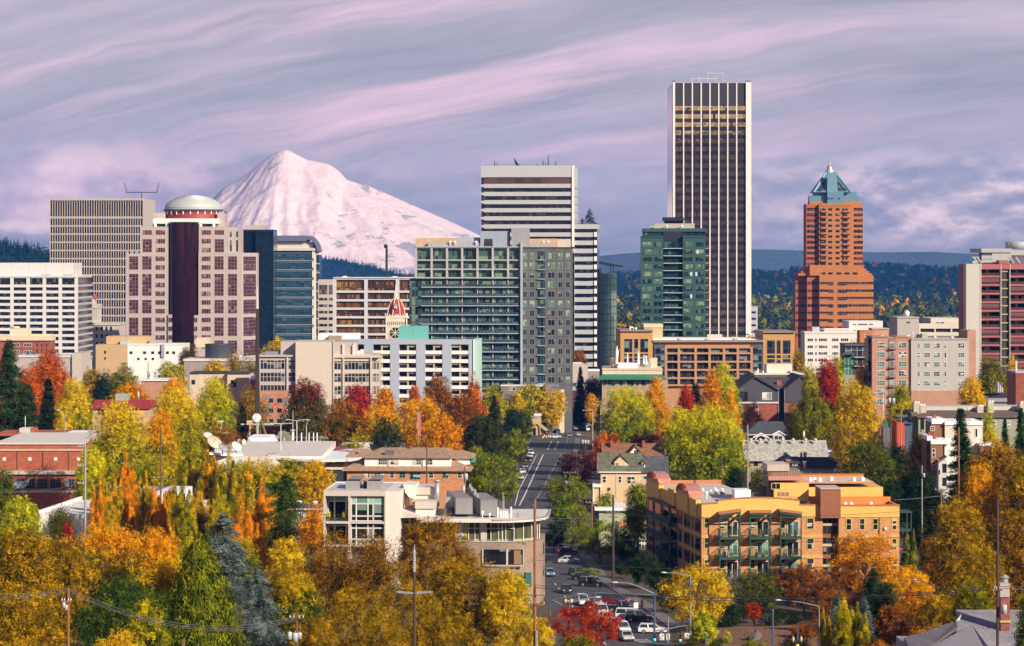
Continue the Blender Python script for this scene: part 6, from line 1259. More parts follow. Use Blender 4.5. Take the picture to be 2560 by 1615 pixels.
def concrete_pair():
 b=Bld('office_building','windowless grey concrete block with a small roof ball','E',768,1060)
 b.box('wall',768,1050,905,1180,0,22,panelled('raw_concrete',(0.42,0.39,0.37),(0.36,0.34,0.32),0,17.5,0.3,var=0.06),ground=True)
 b.box('roof_edge',766,1045,908,1052,-0.3,22.3,CONC)
 for x in(826,834,842):
  b.box('louvre',x,1074,x+7,1084,-0.05,-0.003,DARKM)
 X,z=(b.X(840),b.Z(1046));MB().lathe([(0.05,z),(0.9,z+0.6),(1.2,z+1.5),(0.9,z+2.4),(0.05,z+2.8)],12,(X,5)).build('roof_ball',WHITE,b.root,True)
 c=Bld('parking_garage','cream concrete parking garage with dark open decks','E',905,1080);W=plain('garage_cream',(0.58,0.52,0.46),0.8,0.08)
 c.box('wall',908,1092,1180,1300,1.5,30,DARKM,ground=True)
 for y0,y1 in((1085,1118),(1141,1164),(1176,1200)):
  c.box('deck_band',906,y0,1182,y1,0,1.49,W)
 for x in(906,1003,1107,1172):
  c.box('pier',x,1118,x+9,1300,0.1,1.49,W,ground=True)
 c.box('upper_wall',985,1053,1180,1086,2,28,W);c.wins([(1020,1040),(1047,1068)],[(1078,1092)],WINDARK,GDARK,d=1.95,nv=0)
def pink_grey_flats():
 b=Bld('apartment_building','mid-rise apartments, pink brick at one end and pale grey render at the other','E',585,840,2.5)
 GR=plain('pale_grey_render',(0.42,0.405,0.385),0.8,0.06);b.box('wall',608,1172,852,1620,0,10,BRP,ground=True)
 b.box('wall',852.5,1186,1216,1620,-0.8,20,GR,ground=True);b.box('wall',1216.5,1130,1270,1620,1.0,12,BRP,ground=True)
 b.box('corner_glass',588,1180,607.5,1620,1.5,8,GBLUE,ground=True);b.box('roof_edge',606,1166,712,1174,-0.3,10.3,plain('taupe_edge',(0.28,0.23,0.2)))
 b.box('roof_edge',755,1168,853,1175,-0.3,10,BRP);b.box('roof_edge',853,1180,1218,1188,-1.1,20.3,CONC)
 b.box('recess',712,1178,755,1620,-0.12,-0.004,plain('recess_shade',(0.24,0.15,0.12)));b.box('base_band',853,1510,1216,1620,-0.95,-0.803,BRP)
 for i in range(7):
  y=1206+59.6*i;b.win(640,y,692,y+35,WINWHITE,GTEAL if i else GHOUSE,fw=0.1,nv=3,nh=1)
  b.win(775,y,828,y+35,WINWHITE,GTEAL if i%2==0 else GHOUSE,fw=0.1,nv=2,nh=1);b.win(720,y-4,748,y+38,WINWHITE,GTEAL,fw=0.1,nv=1,d=-0.16)
  b.box('balcony',713,y+40,754,y+45,-1.1,-0.13,plain('oxide_balcony',(0.2,0.06,0.06)))
  q=b.rail(b.X(713),b.X(754),b.Z(y+22),b.Z(y+22)-b.Z(y+40),-1.05,plain('oxide_balcony',(0.2,0.06,0.06)),0.3,name='balcony_railing')
  for x0,x1,nv in((893,908,0),(934,974,2),(996,1036,2),(1061,1077,0),(1149,1190,2)):
   b.win(x0,y+3,x1,y+35,WINWHITE,GTEAL if(i+int(x0))%3 else GHOUSE,fw=0.1,nv=nv,nh=1,d=-0.85)
 roof_things(b,[(680,1155,1168,1.0,5,'dish',OFFWHITE),(832,1160,1172,0.7,3,'vent',OFFWHITE),(868,1132,1180,0.15,3,'mast',WHITE),(1005,1168,1182,0.6,3,'vent',OFFWHITE),(1115,1168,1182,0.6,3,'vent',OFFWHITE)])
 b.box('rooftop_unit',925,1152,960,1182,6,9,plain('sage_unit',(0.34,0.4,0.33)));b.box('rooftop_unit',900,1156,922,1182,6,9,DARKM)
 MB().box(b.X(885),b.X(900),6.2,6.5,b.Z(1168),b.Z(1164)).build('duct',BLACKM,b.root)
def red_balcony_tower():
 b=Bld('apartment_tower','apartment tower with dusty red balconies and a tall blank concrete wall','E',1178,900,4)
 RD=plain('dusty_red',(0.36,0.1,0.11),0.7,0.08);OL=plain('sand_olive_wall',(0.4,0.33,0.17),0.8,0.1)
 W=plain('pale_concrete',(0.5,0.47,0.44),0.85,0.08);b.box('wall',1296,745,1700,1500,2.2,12,OL,ground=True)
 b.box('blank_wall',1201,708,1290,1500,-0.6,9,W,ground=True)
 b.box('edge_trim',1290.5,708,1296,1500,-0.8,2,plain('pale_trim',(0.62,0.6,0.52)),ground=True)
 b.box('back_wall',1178,712,1200.5,1500,4,9,RD,ground=True)
 for i in range(12):
  b.box('back_window',1182,735+i*54,1197,765+i*54,3.9,3.995,GDARK)
 b.box('crown_band',1296.5,710,1700,742,-0.3,12,RD)
 for i in range(12):
  y=742+54.4*i
  for x0,x1 in((1297,1420),(1481,1600),(1606,1700)):
   b.box('balcony',x0,y+40,x1,y+52,-0.2,2.1,RD)
   b.box('balcony_rail',x0,y+24,x1,y+40,-0.18,-0.1,glass('rail_glass',(0.05,0.03,0.04),(0.5,1),(0.05,0.03,0.04),0,line=(0.14,0.06,0.07),lw=0.1))
   b.box('balcony_glazing',x0+2,y+4,x0+34,y+32,2.05,2.19,GDARK);b.box('balcony_glazing',x0+(56 if i%2 else 50),y+2,x1-4,y+40,2.05,2.19,GDARK)
   if(i*2+int(x0))%3==0:
    b.box('sun_shade',x0+4,y+2,x1-4,y+26,-0.05,0.05,plain('maroon_shade',(0.14,0.05,0.05)))
 b.box('shaft_wall',1424,705,1478,1500,0.6,2.19,plain('shaft_dark',(0.03,0.03,0.03)),ground=True)
 b.box('shaft_trim',1420.3,708,1424,1500,-0.5,1.5,plain('pale_trim',(0.62,0.6,0.52)),ground=True)
 b.box('shaft_trim',1477.7,708,1481,1500,-0.5,1.5,plain('pale_trim',(0.62,0.6,0.52)),ground=True)
 for i in range(12):
  b.box('shaft_landing',1430,752+54.4*i,1470,760+54.4*i,0.2,0.59,OL)
 b.box('plant_room',1302,617,1368,706,5,9,DARKM);b.box('plant_room',1368.5,615,1490,706,5,20,GREYP)
 b.box('plant_room',1490.5,630,1700,706,6,20,plain('dark_plant',(0.1,0.1,0.12)));b.box('plant_roof',1300,611,1492,618,4.5,20.5,GREYP)
 b.box('plant_roof',1488,622,1700,636,5.5,20.5,GREYP)
 for i in range(2):
  b.box('plant_beam',1302,655+i*24,1368,658+i*24,4.8,4.99,GREYP)
 for x,r in((1496,3.2),(1528,5.0),(1578,4.2)):
  b.cyl('water_tank',x,567 if r>4 else 572,612,r*0.75,12,GREYP,20)
 q=MB()
 for x in(1262,1285,1490,1530):
  q.tube([(b.X(x),3,b.Z(665)),(b.X(x+28),3,b.Z(706))],0.35,5)
 q.box(b.X(1255),b.X(1300),2.8,3.2,b.Z(668),b.Z(663));q.box(b.X(1258),b.X(1284),2.8,3.2,b.Z(706),b.Z(690));q.build('roof_truss_frame',STEEL,b.root)
 b.box('access_roof',1412,685,1470,708,-0.3,4,panelled('rust_seam',(0.34,0.13,0.07),(0.2,0.08,0.05),0.8,0,0.15))
def edge_brick():
 b=Bld('brick_building','dark red brick block cut by the picture edge','J',2000,800);b.box('wall',2000,250,2140,900,0,14,BRK,ground=True)
 b.box('parapet',1996,236,2140,252,-0.4,14.4,plain('lilac_stone',(0.45,0.42,0.46)))
 for x in(2010,2018):
  b.box('chimney',x,148,x+5,238,2,2.8,WHITE)
 w=Bld('house','low dark blue roofed house between the golden tree and the dark brick block','J',1750,830)
 w.box('wall',1756,470,1990,700,0,12,plain('grey_lap',(0.3,0.29,0.3)),ground=True)
 MB().yprism([(-0.5,w.Z(505)),(6,w.Z(425,6)),(12.5,w.Z(505))],w.X(1752),w.X(1995)).build('roof',shingle('navy_shingle',(0.022,0.026,0.055)),w.root)
 q=MB()
 for i in range(3):
  q.box(w.X(1850+i*22),w.X(1862+i*22),1+i,5,w.Z(420),w.Z(330+i*25))
 q.build('chimney_frame',plain('lilac_metal',(0.42,0.42,0.48)),w.root)
def corner_shop():
 b=Bld('shop','tan corner shop with a flat grey roof and a striped awning, at the crossing','H',1245,1096,cat='shop');X0,X1=(b.X(1250),b.X(1305))
 ztop,zb=(b.Z(548),-1);D=14;W=plain('tan_shop_wall',(0.5,0.36,0.18),0.8,0.12);xr_=X1+1.5
 MB().prism([(X0,0),(X1,0),(b.X(1432),40),(X0-2,40)],zb,ztop).build('wall',W,b.root)
 MB().prism([(X0-0.4,-0.4),(X1+0.3,-0.4),(b.X(1432)+0.4,40.4),(X0-2.4,40.4)],ztop,ztop+0.5).build('roof',plain('blue_grey_roof',(0.3,0.34,0.4)),b.root)
 MB().prism([(X0+1,6),(X0+4,6),(X0+6,34),(X0+2,34)],ztop+0.5,ztop+1.3).build('roof_ridge',OFFWHITE,b.root);z=b.Z(600);q=MB()
 m,t,bs=_new('striped_awning');tc=t.sep(t.n('ShaderNodeTexCoord').outputs['Object'])
 st=t.math('LESS_THAN',t.math('FRACT',t.math('MULTIPLY',tc[1],0.9)),0.5);t.l(t.mix(st,(0.6,0.5,0.22),(0.1,0.16,0.08)),bs.inputs['Base Color'])
 q.add([(X1-0.5,-0.6,z),(X1+0.9,4.5,z),(X1+4.6,4.5,z-3),(X1+3.2,-0.6,z-3),(X1-0.5,-0.6,z-0.2),(X1+0.9,4.5,z-0.2),(X1+4.6,4.5,z-3.2),(X1+3.2,-0.6,z-3.2)],[(0,3,2,1),(4,5,6,7),(0,4,7,3),(1,2,6,5),(3,7,6,2)])
 q.build('awning',m,b.root);MB().box(X0+0.5,X1-0.6,-0.15,-0.01,b.Z(640),b.Z(612)).build('fascia',plain('orange_fascia',(0.62,0.14,0.05)),b.root)
 MB().box(X0+0.5,X1-0.6,-0.12,-0.01,b.Z(720),b.Z(645)).build('shop_window',GDARK,b.root);q=MB()
 q.prism([(X1+1.7,8),(X1+5.2,8),(X1+6.6,24),(X1+4.0,24)],z-2.6,z-2.2);q.build('awning',plain('navy_awning',(0.03,0.05,0.1)),b.root)
 f=Bld('commercial_building','flat roofed low building with a cream gable, below the dark grey wing','H',1380,1116)
 f.box('wall',1380,250,1512,560,0,10,plain('taupe_wall',(0.22,0.17,0.15)),ground=True)
 MB().prism([(f.X(1512)+0.05,0),(f.X(1564),8),(f.X(1564),9),(f.X(1512)+0.05,1)],-1,f.Z(285),0).build('gable_wall',CREAM,f.root)
 MB().prism([(f.X(1500),-0.6),(f.X(1566),7.6),(f.X(1566),9.4),(f.X(1490),1.4)],f.Z(285),f.Z(270)).build('roof',plain('brown_roof_edge',(0.16,0.1,0.07)),f.root)
 f.box('roof',1378,236,1510,252,-0.5,10.5,plain('slate_blue_roof',(0.22,0.24,0.29)))
 l=Bld('low_building','long low building with a pale roof band between the golden trees','H',960,1122)
 l.box('wall',960,245,1375,520,0,4,plain('taupe_wall',(0.22,0.17,0.15)),ground=True);l.box('roof_edge',958,236,1378,250,-0.4,4.4,OFFWHITE)
 l.wins([(1035,1060),(1066,1100)],[(262,292)],WINWHITE,GBLUE,fw=0.15,nv=0)
def far_street_blocks():
 b=Bld('brick_building','low dark red brick block closing the view down the street','H',1640,1215)
 b.box('wall',1640,288,1758,600,0,14,brick('ox_brick',(0.12,0.02,0.025),(0.19,0.035,0.04)),ground=True)
 b.box('parapet',1638,252,1760,290,-0.3,14.3,plain('lilac_stone',(0.45,0.42,0.46)));b.box('upper_glass',1642,222,1728,252,2,10,GTEAL)
 c=Bld('building','pinkish tan blank block far down the street','C',1090,1330);c.box('wall',1092,1340,1165,1600,0,14,BEIGE,ground=True)
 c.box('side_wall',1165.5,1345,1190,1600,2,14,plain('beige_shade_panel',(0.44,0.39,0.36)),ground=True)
 c.box('roof_house',1095,1333,1150,1341,2,8,OFFWHITE)
 d=Bld('low_building','low white roofed building beside the foot of the striped wing','C',1185,1380)
 d.box('wall',1186,1385,1262,1500,0,12,plain('dusky_wall',(0.3,0.26,0.24)),ground=True);d.box('roof',1184,1378,1264,1387,-0.3,12.3,ROOFW)
def glass_corner_block():
 b=Bld('apartment_building','small teal glass building with exposed white frames next to the pink apartments','E',415,930)
 DK=plain('charcoal_wall',(0.07,0.075,0.085));b.box('wall',436,1225,590,1600,0.6,14,DK,ground=True)
 b.box('roof_edge',434,1215,592,1228,-0.2,14.3,plain('slate_bay',(0.09,0.085,0.1)))
 GW=glass('glass_loft_grid',(0.04,0.05,0.08),(2.0,2.8),(0.12,0.14,0.18),0.3,refl=0.15,line=(0.5,0.52,0.55),lw=0.13)
 GG=glass('glass_green_panels',(0.035,0.15,0.12),(1.3,6.0),(0.07,0.22,0.17),0.3,line=(0.4,0.46,0.46),lw=0.13)
 b.box('window_bay',438,1236,492,1270,0.48,0.59,GW);b.box('window_bay',497,1236,587,1294,0.48,0.59,GW);b.box('terrace',416,1272,494,1282,-1.5,0.4,DK)
 b.box('window_bay',430,1304,495,1350,0.2,0.59,GG);b.box('window_bay',430,1358,495,1412,0.2,0.59,GG)
 b.box('window_bay',500,1300,586,1350,0.48,0.59,GW);b.box('balcony',492,1296,592,1302,-1.0,0.4,CONC);b.box('balcony',492,1352,592,1358,-1.0,0.4,CONC)
 b.box('base_wall',416,1412,592,1600,-0.4,0.55,plain('warm_block',(0.36,0.28,0.22)),ground=True)
 w=Bld('house','low red brick house with a blue parapet below the bright red tree','E',345,930);w.box('wall',360,1425,430,1600,0,10,BRK,ground=True)
 w.box('parapet',346,1395,358,1440,0,6,plain('slate_blue_unit',(0.2,0.24,0.3)))
 w.box('roof_edge',358,1416,432,1427,-0.3,10.3,plain('lilac_stone',(0.45,0.42,0.46)))
for f_ in(slab_flats,beige_office,mural_block,long_white,tank_block,brick_offices,cream_flat,red_roof_house,brown_frame,green_eaves,shingle_brick,white_office_right,concrete_pair,pink_grey_flats,red_balcony_tower,edge_brick,corner_shop,far_street_blocks,glass_corner_block):
 f_()
def gable_x(b,x0,x1,yr,ye,d0,d1,mat,part='roof',over=0.5,dm=None,wall=None):
 """pitched roof with its ridge running along the front: ridge and eave heights from picture rows (roof planes as one solid)"""
 dm=(d0+d1)/2 if dm is None else dm;zr,ze=(b.Z(yr,dm),b.Z(ye));X0,X1=(b.X(x0),b.X(x1))
 MB().yprism([(d0-over,ze),(dm,zr),(d1+over,ze),(d1+over,ze-0.25),(dm,zr-0.28),(d0-over,ze-0.25)],X0-over,X1+over).build(part,mat,b.root)
 if wall is not None:
  for X in(X0,X1-0.3):
   MB().yprism([(d0+0.02,ze-0.3),(dm,zr-0.3),(d1-0.02,ze-0.3)],X,X+0.3).build('gable_wall',wall,b.root)
def hip(b,x0,x1,xr0,xr1,yr,ye,d0,d1,mat,part='roof',over=0.8,dm=None):
 dm=(d0+d1)/2 if dm is None else dm;zr,ze=(b.Z(yr,dm),b.Z(ye));X0,X1,R0,R1=(b.X(x0)-over,b.X(x1)+over,b.X(xr0,dm),b.X(xr1,dm))
 Y0,Y1=(d0-over,d1+over)
 v=[(X0,Y0,ze),(X1,Y0,ze),(X1,Y1,ze),(X0,Y1,ze),(R0,dm,zr),(R1,dm,zr),(X0,Y0,ze-0.3),(X1,Y0,ze-0.3),(X1,Y1,ze-0.3),(X0,Y1,ze-0.3)]
 MB().add(v,[(0,1,5,4),(1,2,5),(2,3,4,5),(3,0,4),(6,7,1,0),(7,8,2,1),(8,9,3,2),(9,6,0,3),(9,8,7,6)]).build(part,mat,b.root)
def brick_school():
 b=Bld('school_building','long brick school with a pale flat roof and white square plaques','F',-60,570,cat='school')
 BR=brick('school_brick',(0.3,0.075,0.04),(0.44,0.125,0.065));b.box('wall',-60,800,790,1120,0,34,BR,ground=True)
 b.box('parapet',-60,786,792,800,-0.3,34.3,OFFWHITE)
 MB().box(b.X(-60),b.X(790),0.4,33.7,b.Z(797),b.Z(790)).build('roof',plain('pale_gravel',(0.5,0.49,0.47),0.9,0.14,0.3,streak=False),b.root)
 b.box('string_course',-60,845,791,862,-0.28,-0.003,plain('limestone_band',(0.48,0.42,0.36)))
 b.box('string_course',-60,1048,760,1085,-0.7,-0.003,plain('limestone_band',(0.48,0.42,0.36)))
 for x in(162,406,650):
  b.box('pilaster_groove',x-3,866,x+3,1047,-0.08,-0.004,DARKM)
 for x in(41,284,528,745):
  b.box('plaque',x-15,925,x+15,955,-0.14,-0.004,WHITE)
 W=plain('steel_sash',(0.14,0.13,0.15));b.wins([(140,200),(222,330),(350,455),(475,580),(600,710)],[(1125,1222)],W,GDARK,fw=0.12,nv=3,nh=2,d=-0.02)
 b.box('lower_wall',-60,1235,760,1262,-0.25,-0.003,plain('limestone_band',(0.48,0.42,0.36)));X0,X1=(b.X(150),b.X(280));z=b.Z(1150)
 MB().add([(X0,-0.05,z),(X1,-0.05,z),(X1-0.8,-2.2,z-1.3),(X0-0.8,-2.2,z-1.3),(X0,-0.05,z-0.12),(X1,-0.05,z-0.12),(X1-0.8,-2.2,z-1.42),(X0-0.8,-2.2,z-1.42)],[(0,3,2,1),(4,5,6,7),(0,4,7,3),(1,2,6,5),(3,7,6,2)]).build('awning',plain('blue_metal_awning',(0.33,0.4,0.5),0.4),b.root)
 b.box('rear_wall',-60,704,580,720,34.5,50,BR);MB().box(b.X(-60),b.X(583),34.3,50.3,b.Z(708,35),b.Z(684,45)).build('rear_roof',ROOFW,b.root)
 b.box('rooftop_unit',183,648,288,690,40,45,plain('pale_unit',(0.5,0.52,0.5)));b.box('chimney',289,648,333,690,40,44,BR)
 b.cyl('antenna',240,535,650,0.07,42,WHITE);b.cyl('roof_vent',262,690,705,0.7,36,plain('rust_hatch',(0.3,0.09,0.06)))
def low_white():
 b=Bld('commercial_building','low white walled building with a pale flat roof behind the near gardens','K',360,470,-6)
 b.box('wall',365,262,1640,420,0,44,WHITE,ground=True)
 MB().box(b.X(380),b.X(1640),0.4,43.6,b.Z(290),b.Z(268)).build('roof',plain('dusty_roof',(0.5,0.47,0.42),0.9,0.15,0.3,streak=False),b.root);q=MB()
 zt=b.Z(262);q.box(b.X(366),b.X(380),0,44,b.Z(300),zt+0.6);q.box(b.X(380),b.X(1640),43.6,44.1,b.Z(300),zt+1.2);q.build('parapet_edging',WHITE,b.root)
 b.box('rooftop_unit',830,35,918,90,36,40,plain('sage_unit',(0.34,0.4,0.33)));b.box('upper_wall',1430,60,1640,268,14,30,WHITE)
 b.wins([(1050,1090),(1180,1220),(1300,1340)],[(290,330)],WINDARK,GHOUSE)
 roof_things(b,[(750,78,130,0.35,34,'mast',BRK),(1000,95,115,0.5,12,'vent',OFFWHITE)])
 h=Bld('house','cream cottage with a shallow dark roof behind the layered cedar','L',700,500);h.box('wall',705,218,1175,420,0,10,CREAM,ground=True)
 hip(h,705,1175,850,1060,165,214,0,10,shingle('dark_brown_shingle',(0.11,0.085,0.075)),over=0.6);h.box('eaves',700,213,1180,222,-0.7,0.2,WHITE)
 h.wins([(785,815),(945,985),(1090,1130)],[(245,305)],WINWHITE,GHOUSE,nh=1)
 roof_things(h,[(930,140,185,0.7,5,'unit',OFFWHITE),(1090,140,185,0.5,5,'vent',OFFWHITE)])
def broadcaster():
 b=Bld('studio_building','low broadcast studio building under wide white membrane roofs','G',60,640);zg=b.zb
 def pt(vx,vy,Y):
  px,py=pxy('G',vx,vy);p=P3(px,py,Y);return(p.x-b.ox,p.y-b.Y,p.z-zg)
 def slab(pts,part='roof',m=ROOFW,th=0.5):
  n=len(pts)
  MB().add(pts+[(x,y,z-th)for x,y,z in pts],[tuple(range(n)),tuple(range(2*n-1,n-1,-1))]+[(i,n+i,n+(i+1)%n,(i+1)%n)for i in range(n)]).build(part,m,b.root)
 slab([pt(430,905,650),pt(1150,955,640),pt(1290,815,700),pt(700,790,720)]);slab([pt(90,880,640),pt(430,905,650),pt(700,790,720),pt(230,780,720)])
 slab([pt(1150,950,641),pt(1420,945,640),pt(1940,850,672),pt(1940,785,712),pt(1370,780,715)])
 slab([pt(700,790,720),pt(1290,815,700),pt(1130,768,735),pt(720,772,735)]);b.box('wall',100,915,1150,1100,6,60,OFFWHITE,ground=True)
 b.box('wall',1180,955,1410,1000,4,60,BRK,ground=True);b.box('porch_dark',1200,1040,1400,1200,1,3.9,DARKM,ground=True)
 b.box('porch_beam',1180,1025,1412,1042,0.6,4,OFFWHITE);b.box('window',1225,950,1365,985,3.9,3.99,GHOUSE)
 b.box('penthouse',455,740,660,800,60,75,ROOFW);q=MB()
 q.prism([(b.X(445,66),66),(b.X(700,66),66),(b.X(700,66),80),(b.X(445,66),80)],b.Z(795,66),b.Z(742,66),0,[(b.X(470,66),70),(b.X(640,66),70),(b.X(640,66),78),(b.X(470,66),78)])
 q.build('penthouse_roof',ROOFW,b.root);b.box('skylight',640,895,720,935,7,12,plain('grey_skylight',(0.4,0.42,0.45)))
 b.rail(b.X(890,75),b.X(1115,75),b.Z(735,75),3.2,75,STEEL,2.2)
 for x in(964,1036,1078,1112):
  b.box('rail_post',x-4,690,x+4,770,74,74.4,WHITE)
 b.box('door',115,850,135,905,5.5,6,DARKM);mz=b.Z(735);Ym=716;kk=Ym/F;mx=wx(pxy('G',545,0)[0],Ym);zt=wz(772,Ym);zj=wz(pxy('G',0,520)[1],Ym)
 zb=wz(pxy('G',0,735)[1],Ym);m=tag(empty('broadcast_mast',(mx,Ym,zb)),'tall dark broadcast mast on splayed legs above the white studio roof','mast')
 RU=plain('rust_dark_steel',(0.045,0.03,0.026),0.7,0.2);q=MB();q.cyl((-0.34,0,zj-zb-1),(-0.1,0,zt-zb),0.42,0.28,6)
 q.cyl((0.34,0,zj-zb-1),(0.1,0,zt-zb),0.42,0.28,6);q.build('shaft',RU,m)
 for sx,sy in((-1,-0.4),(1,-0.4),(0.2,1)):
  MB().cyl((sx*2.7,sy*3,0),(sx*0.5,sy*0.5,zj-zb),0.34,0.26,6).build('leg',plain('rust_steel',(0.15,0.085,0.06)),m)
 q=MB().cyl((0,0,0),(0,0,zj-zb-1),0.35,n=6);q.box(-4.5,4.5,-0.3,0.3,3.4,3.8);q.build('feed_riser_frame',plain('sage_unit',(0.34,0.4,0.33)),m)
 q=MB().cyl((0,0,zt-zb),(0,0,zt-zb+6),0.25,0.1,6);q.build('tip',OFFWHITE,m)
 def dish(name,label,vx,vy,Y,rad,yaw,pitch,mat,mount=True,depth=0.22,ribs=0,foot=None):
  px,py=pxy('G',vx,vy);p=P3(px,py,Y);r=tag(empty(name,(p.x,p.y,p.z),R(yaw)),label,'satellite dish','dishes on the studio roof');d=dish_mb(rad,depth)
  o=d.build('bowl',mat,r,True);o.rotation_euler=(R(pitch),0,0);q=MB();ax=Vector((0,-1,0))
  for a in(90,210,330):
   q.tube([(rad*0.96*math.cos(R(a)),-rad*depth*0.9,rad*0.96*math.sin(R(a))),(0,-rad*0.85,0)],max(0.035,rad*0.018),4)
  q.cyl((0,-rad*0.8,0),(0,-rad*0.95,0),rad*0.09,n=8);f=q.build('feed_horn_frame',STEEL,r);f.rotation_euler=(R(pitch),0,0)
  rim=MB().lathe([(rad*0.985,0),(rad*1.03,0.02),(rad*1.0,0.1)],28).build('rim',DARKM,r);rim.rotation_euler=(R(pitch+90),0,0)
  rim.location=(0,-rad*depth*math.cos(R(pitch))*0.0,0)
  if mount:
   h=foot if foot else rad*1.25;MB().cyl((0,rad*0.25,0),(0,rad*0.25,-h),max(0.06,rad*0.1),n=8).build('mount',STEEL,r)
 WD=plain('dish_white',(0.62,0.63,0.6),0.5,0.08);CD=plain('dish_cream',(0.56,0.5,0.36),0.5,0.1);GD=plain('dish_sage',(0.44,0.46,0.3),0.5,0.1)
 MD=plain('dish_mesh',(0.3,0.33,0.38),0.6,0.1);k=1/3.7981/F
 dish('satellite_dish','flat round white dish fixed on the mast legs',540,548,708,42*k*708,8,-4,WD,False,0.08)
 dish('satellite_dish','largest cream dish with a black rim, at the end of the studio roof',140,780,646,78*k*646,40,-42,CD,True,0.26,foot=9)
 dish('satellite_dish','pale dish standing just behind the largest cream one',78,715,668,46*k*668,30,-50,WD)
 dish('satellite_dish','mesh dish low in front of the largest cream one',225,835,640,55*k*640,55,-45,MD)
 dish('satellite_dish','tilted white dish with a ribbed grey rim on the studio roof',350,820,655,58*k*655,48,-38,WD)
 dish('satellite_dish','smaller pale dish paired with a mesh one under the mast',420,785,690,36*k*690,60,-12,WD)
 dish('satellite_dish','mesh dish edge-on beside the smaller pale dish',462,780,695,36*k*695,70,-8,MD)
 dish('satellite_dish','little wire dish in the middle of the white studio roof',652,820,690,26*k*690,65,-8,MD)
 dish('satellite_dish','little blue-grey dish beside the big sage one',800,798,700,24*k*700,-40,-10,MD)
 dish('satellite_dish','big sage dish tipped toward the sky between the twin lamps',810,735,720,80*k*720,150,-32,GD,True,0.24)
 dish('satellite_dish','tiny ring dish on a stand near the largest cream dish',228,768,712,14*k*712,40,0,WD)
 dish('satellite_dish','tiny ring dish on a stand near the mesh pair',370,762,712,15*k*712,40,0,WD)
 n=tag(empty('rooftop_antenna',P3(*pxy('G',150,690),720)),'white framed antenna rig above the russet shrub','antenna');q=MB()
 for s in(-1,1):
  q.tube([(s*0.8,0,-4),(s*1.6,0,3.2)],0.1,4)
 q.box(-2.2,2.2,-0.1,0.1,3.0,3.3);q.box(-3.4,3.4,-0.1,0.1,-0.2,0.15);q.box(-1,1,-0.1,0.1,1.4,1.6);q.build('antenna_frame',OFFWHITE,n)
 n=tag(empty('rooftop_antenna',P3(*pxy('G',470,735),715)),'square panel antenna on a thin post beside the mast','antenna');k2=715/F/3.7981
 MB().cyl((4*k2,0,0),(4*k2,0,130*k2),0.12,n=5).build('post',OFFWHITE,n)
 MB().box(-26*k2,26*k2,-0.2,0.2,120*k2,162*k2).build('panel',plain('straw_panel',(0.52,0.4,0.22)),n)
 n=tag(empty('rooftop_antenna',P3(*pxy('G',882,780),712)),'tall whip antenna with crossed arms beside the sage dish','antenna');q=MB()
 q.cyl((0,0,0),(0,0,300*k2),0.12,0.05,5);q.box(-22*k2,22*k2,-0.12,0.12,110*k2,116*k2);q.cyl((0,0,20*k2),(0,0,100*k2),0.35,n=6)
 q.build('whip_frame',OFFWHITE,n)
 f=tag(empty('guard_rail',(wx(790,760),760,wz(1098,760))),'pale concrete guard rail along the street above the studio roof','railing')
 MB().box(-12,26,-0.2,0.2,0.2,1.0).build('rail',plain('rail_concrete',(0.44,0.42,0.38)),f)
 for i in range(6):
  MB().box(-12+i*6.5,-11.4+i*6.5,0.21,0.6,-2.5,1.1).build('post',plain('rail_concrete',(0.44,0.42,0.38)),f)
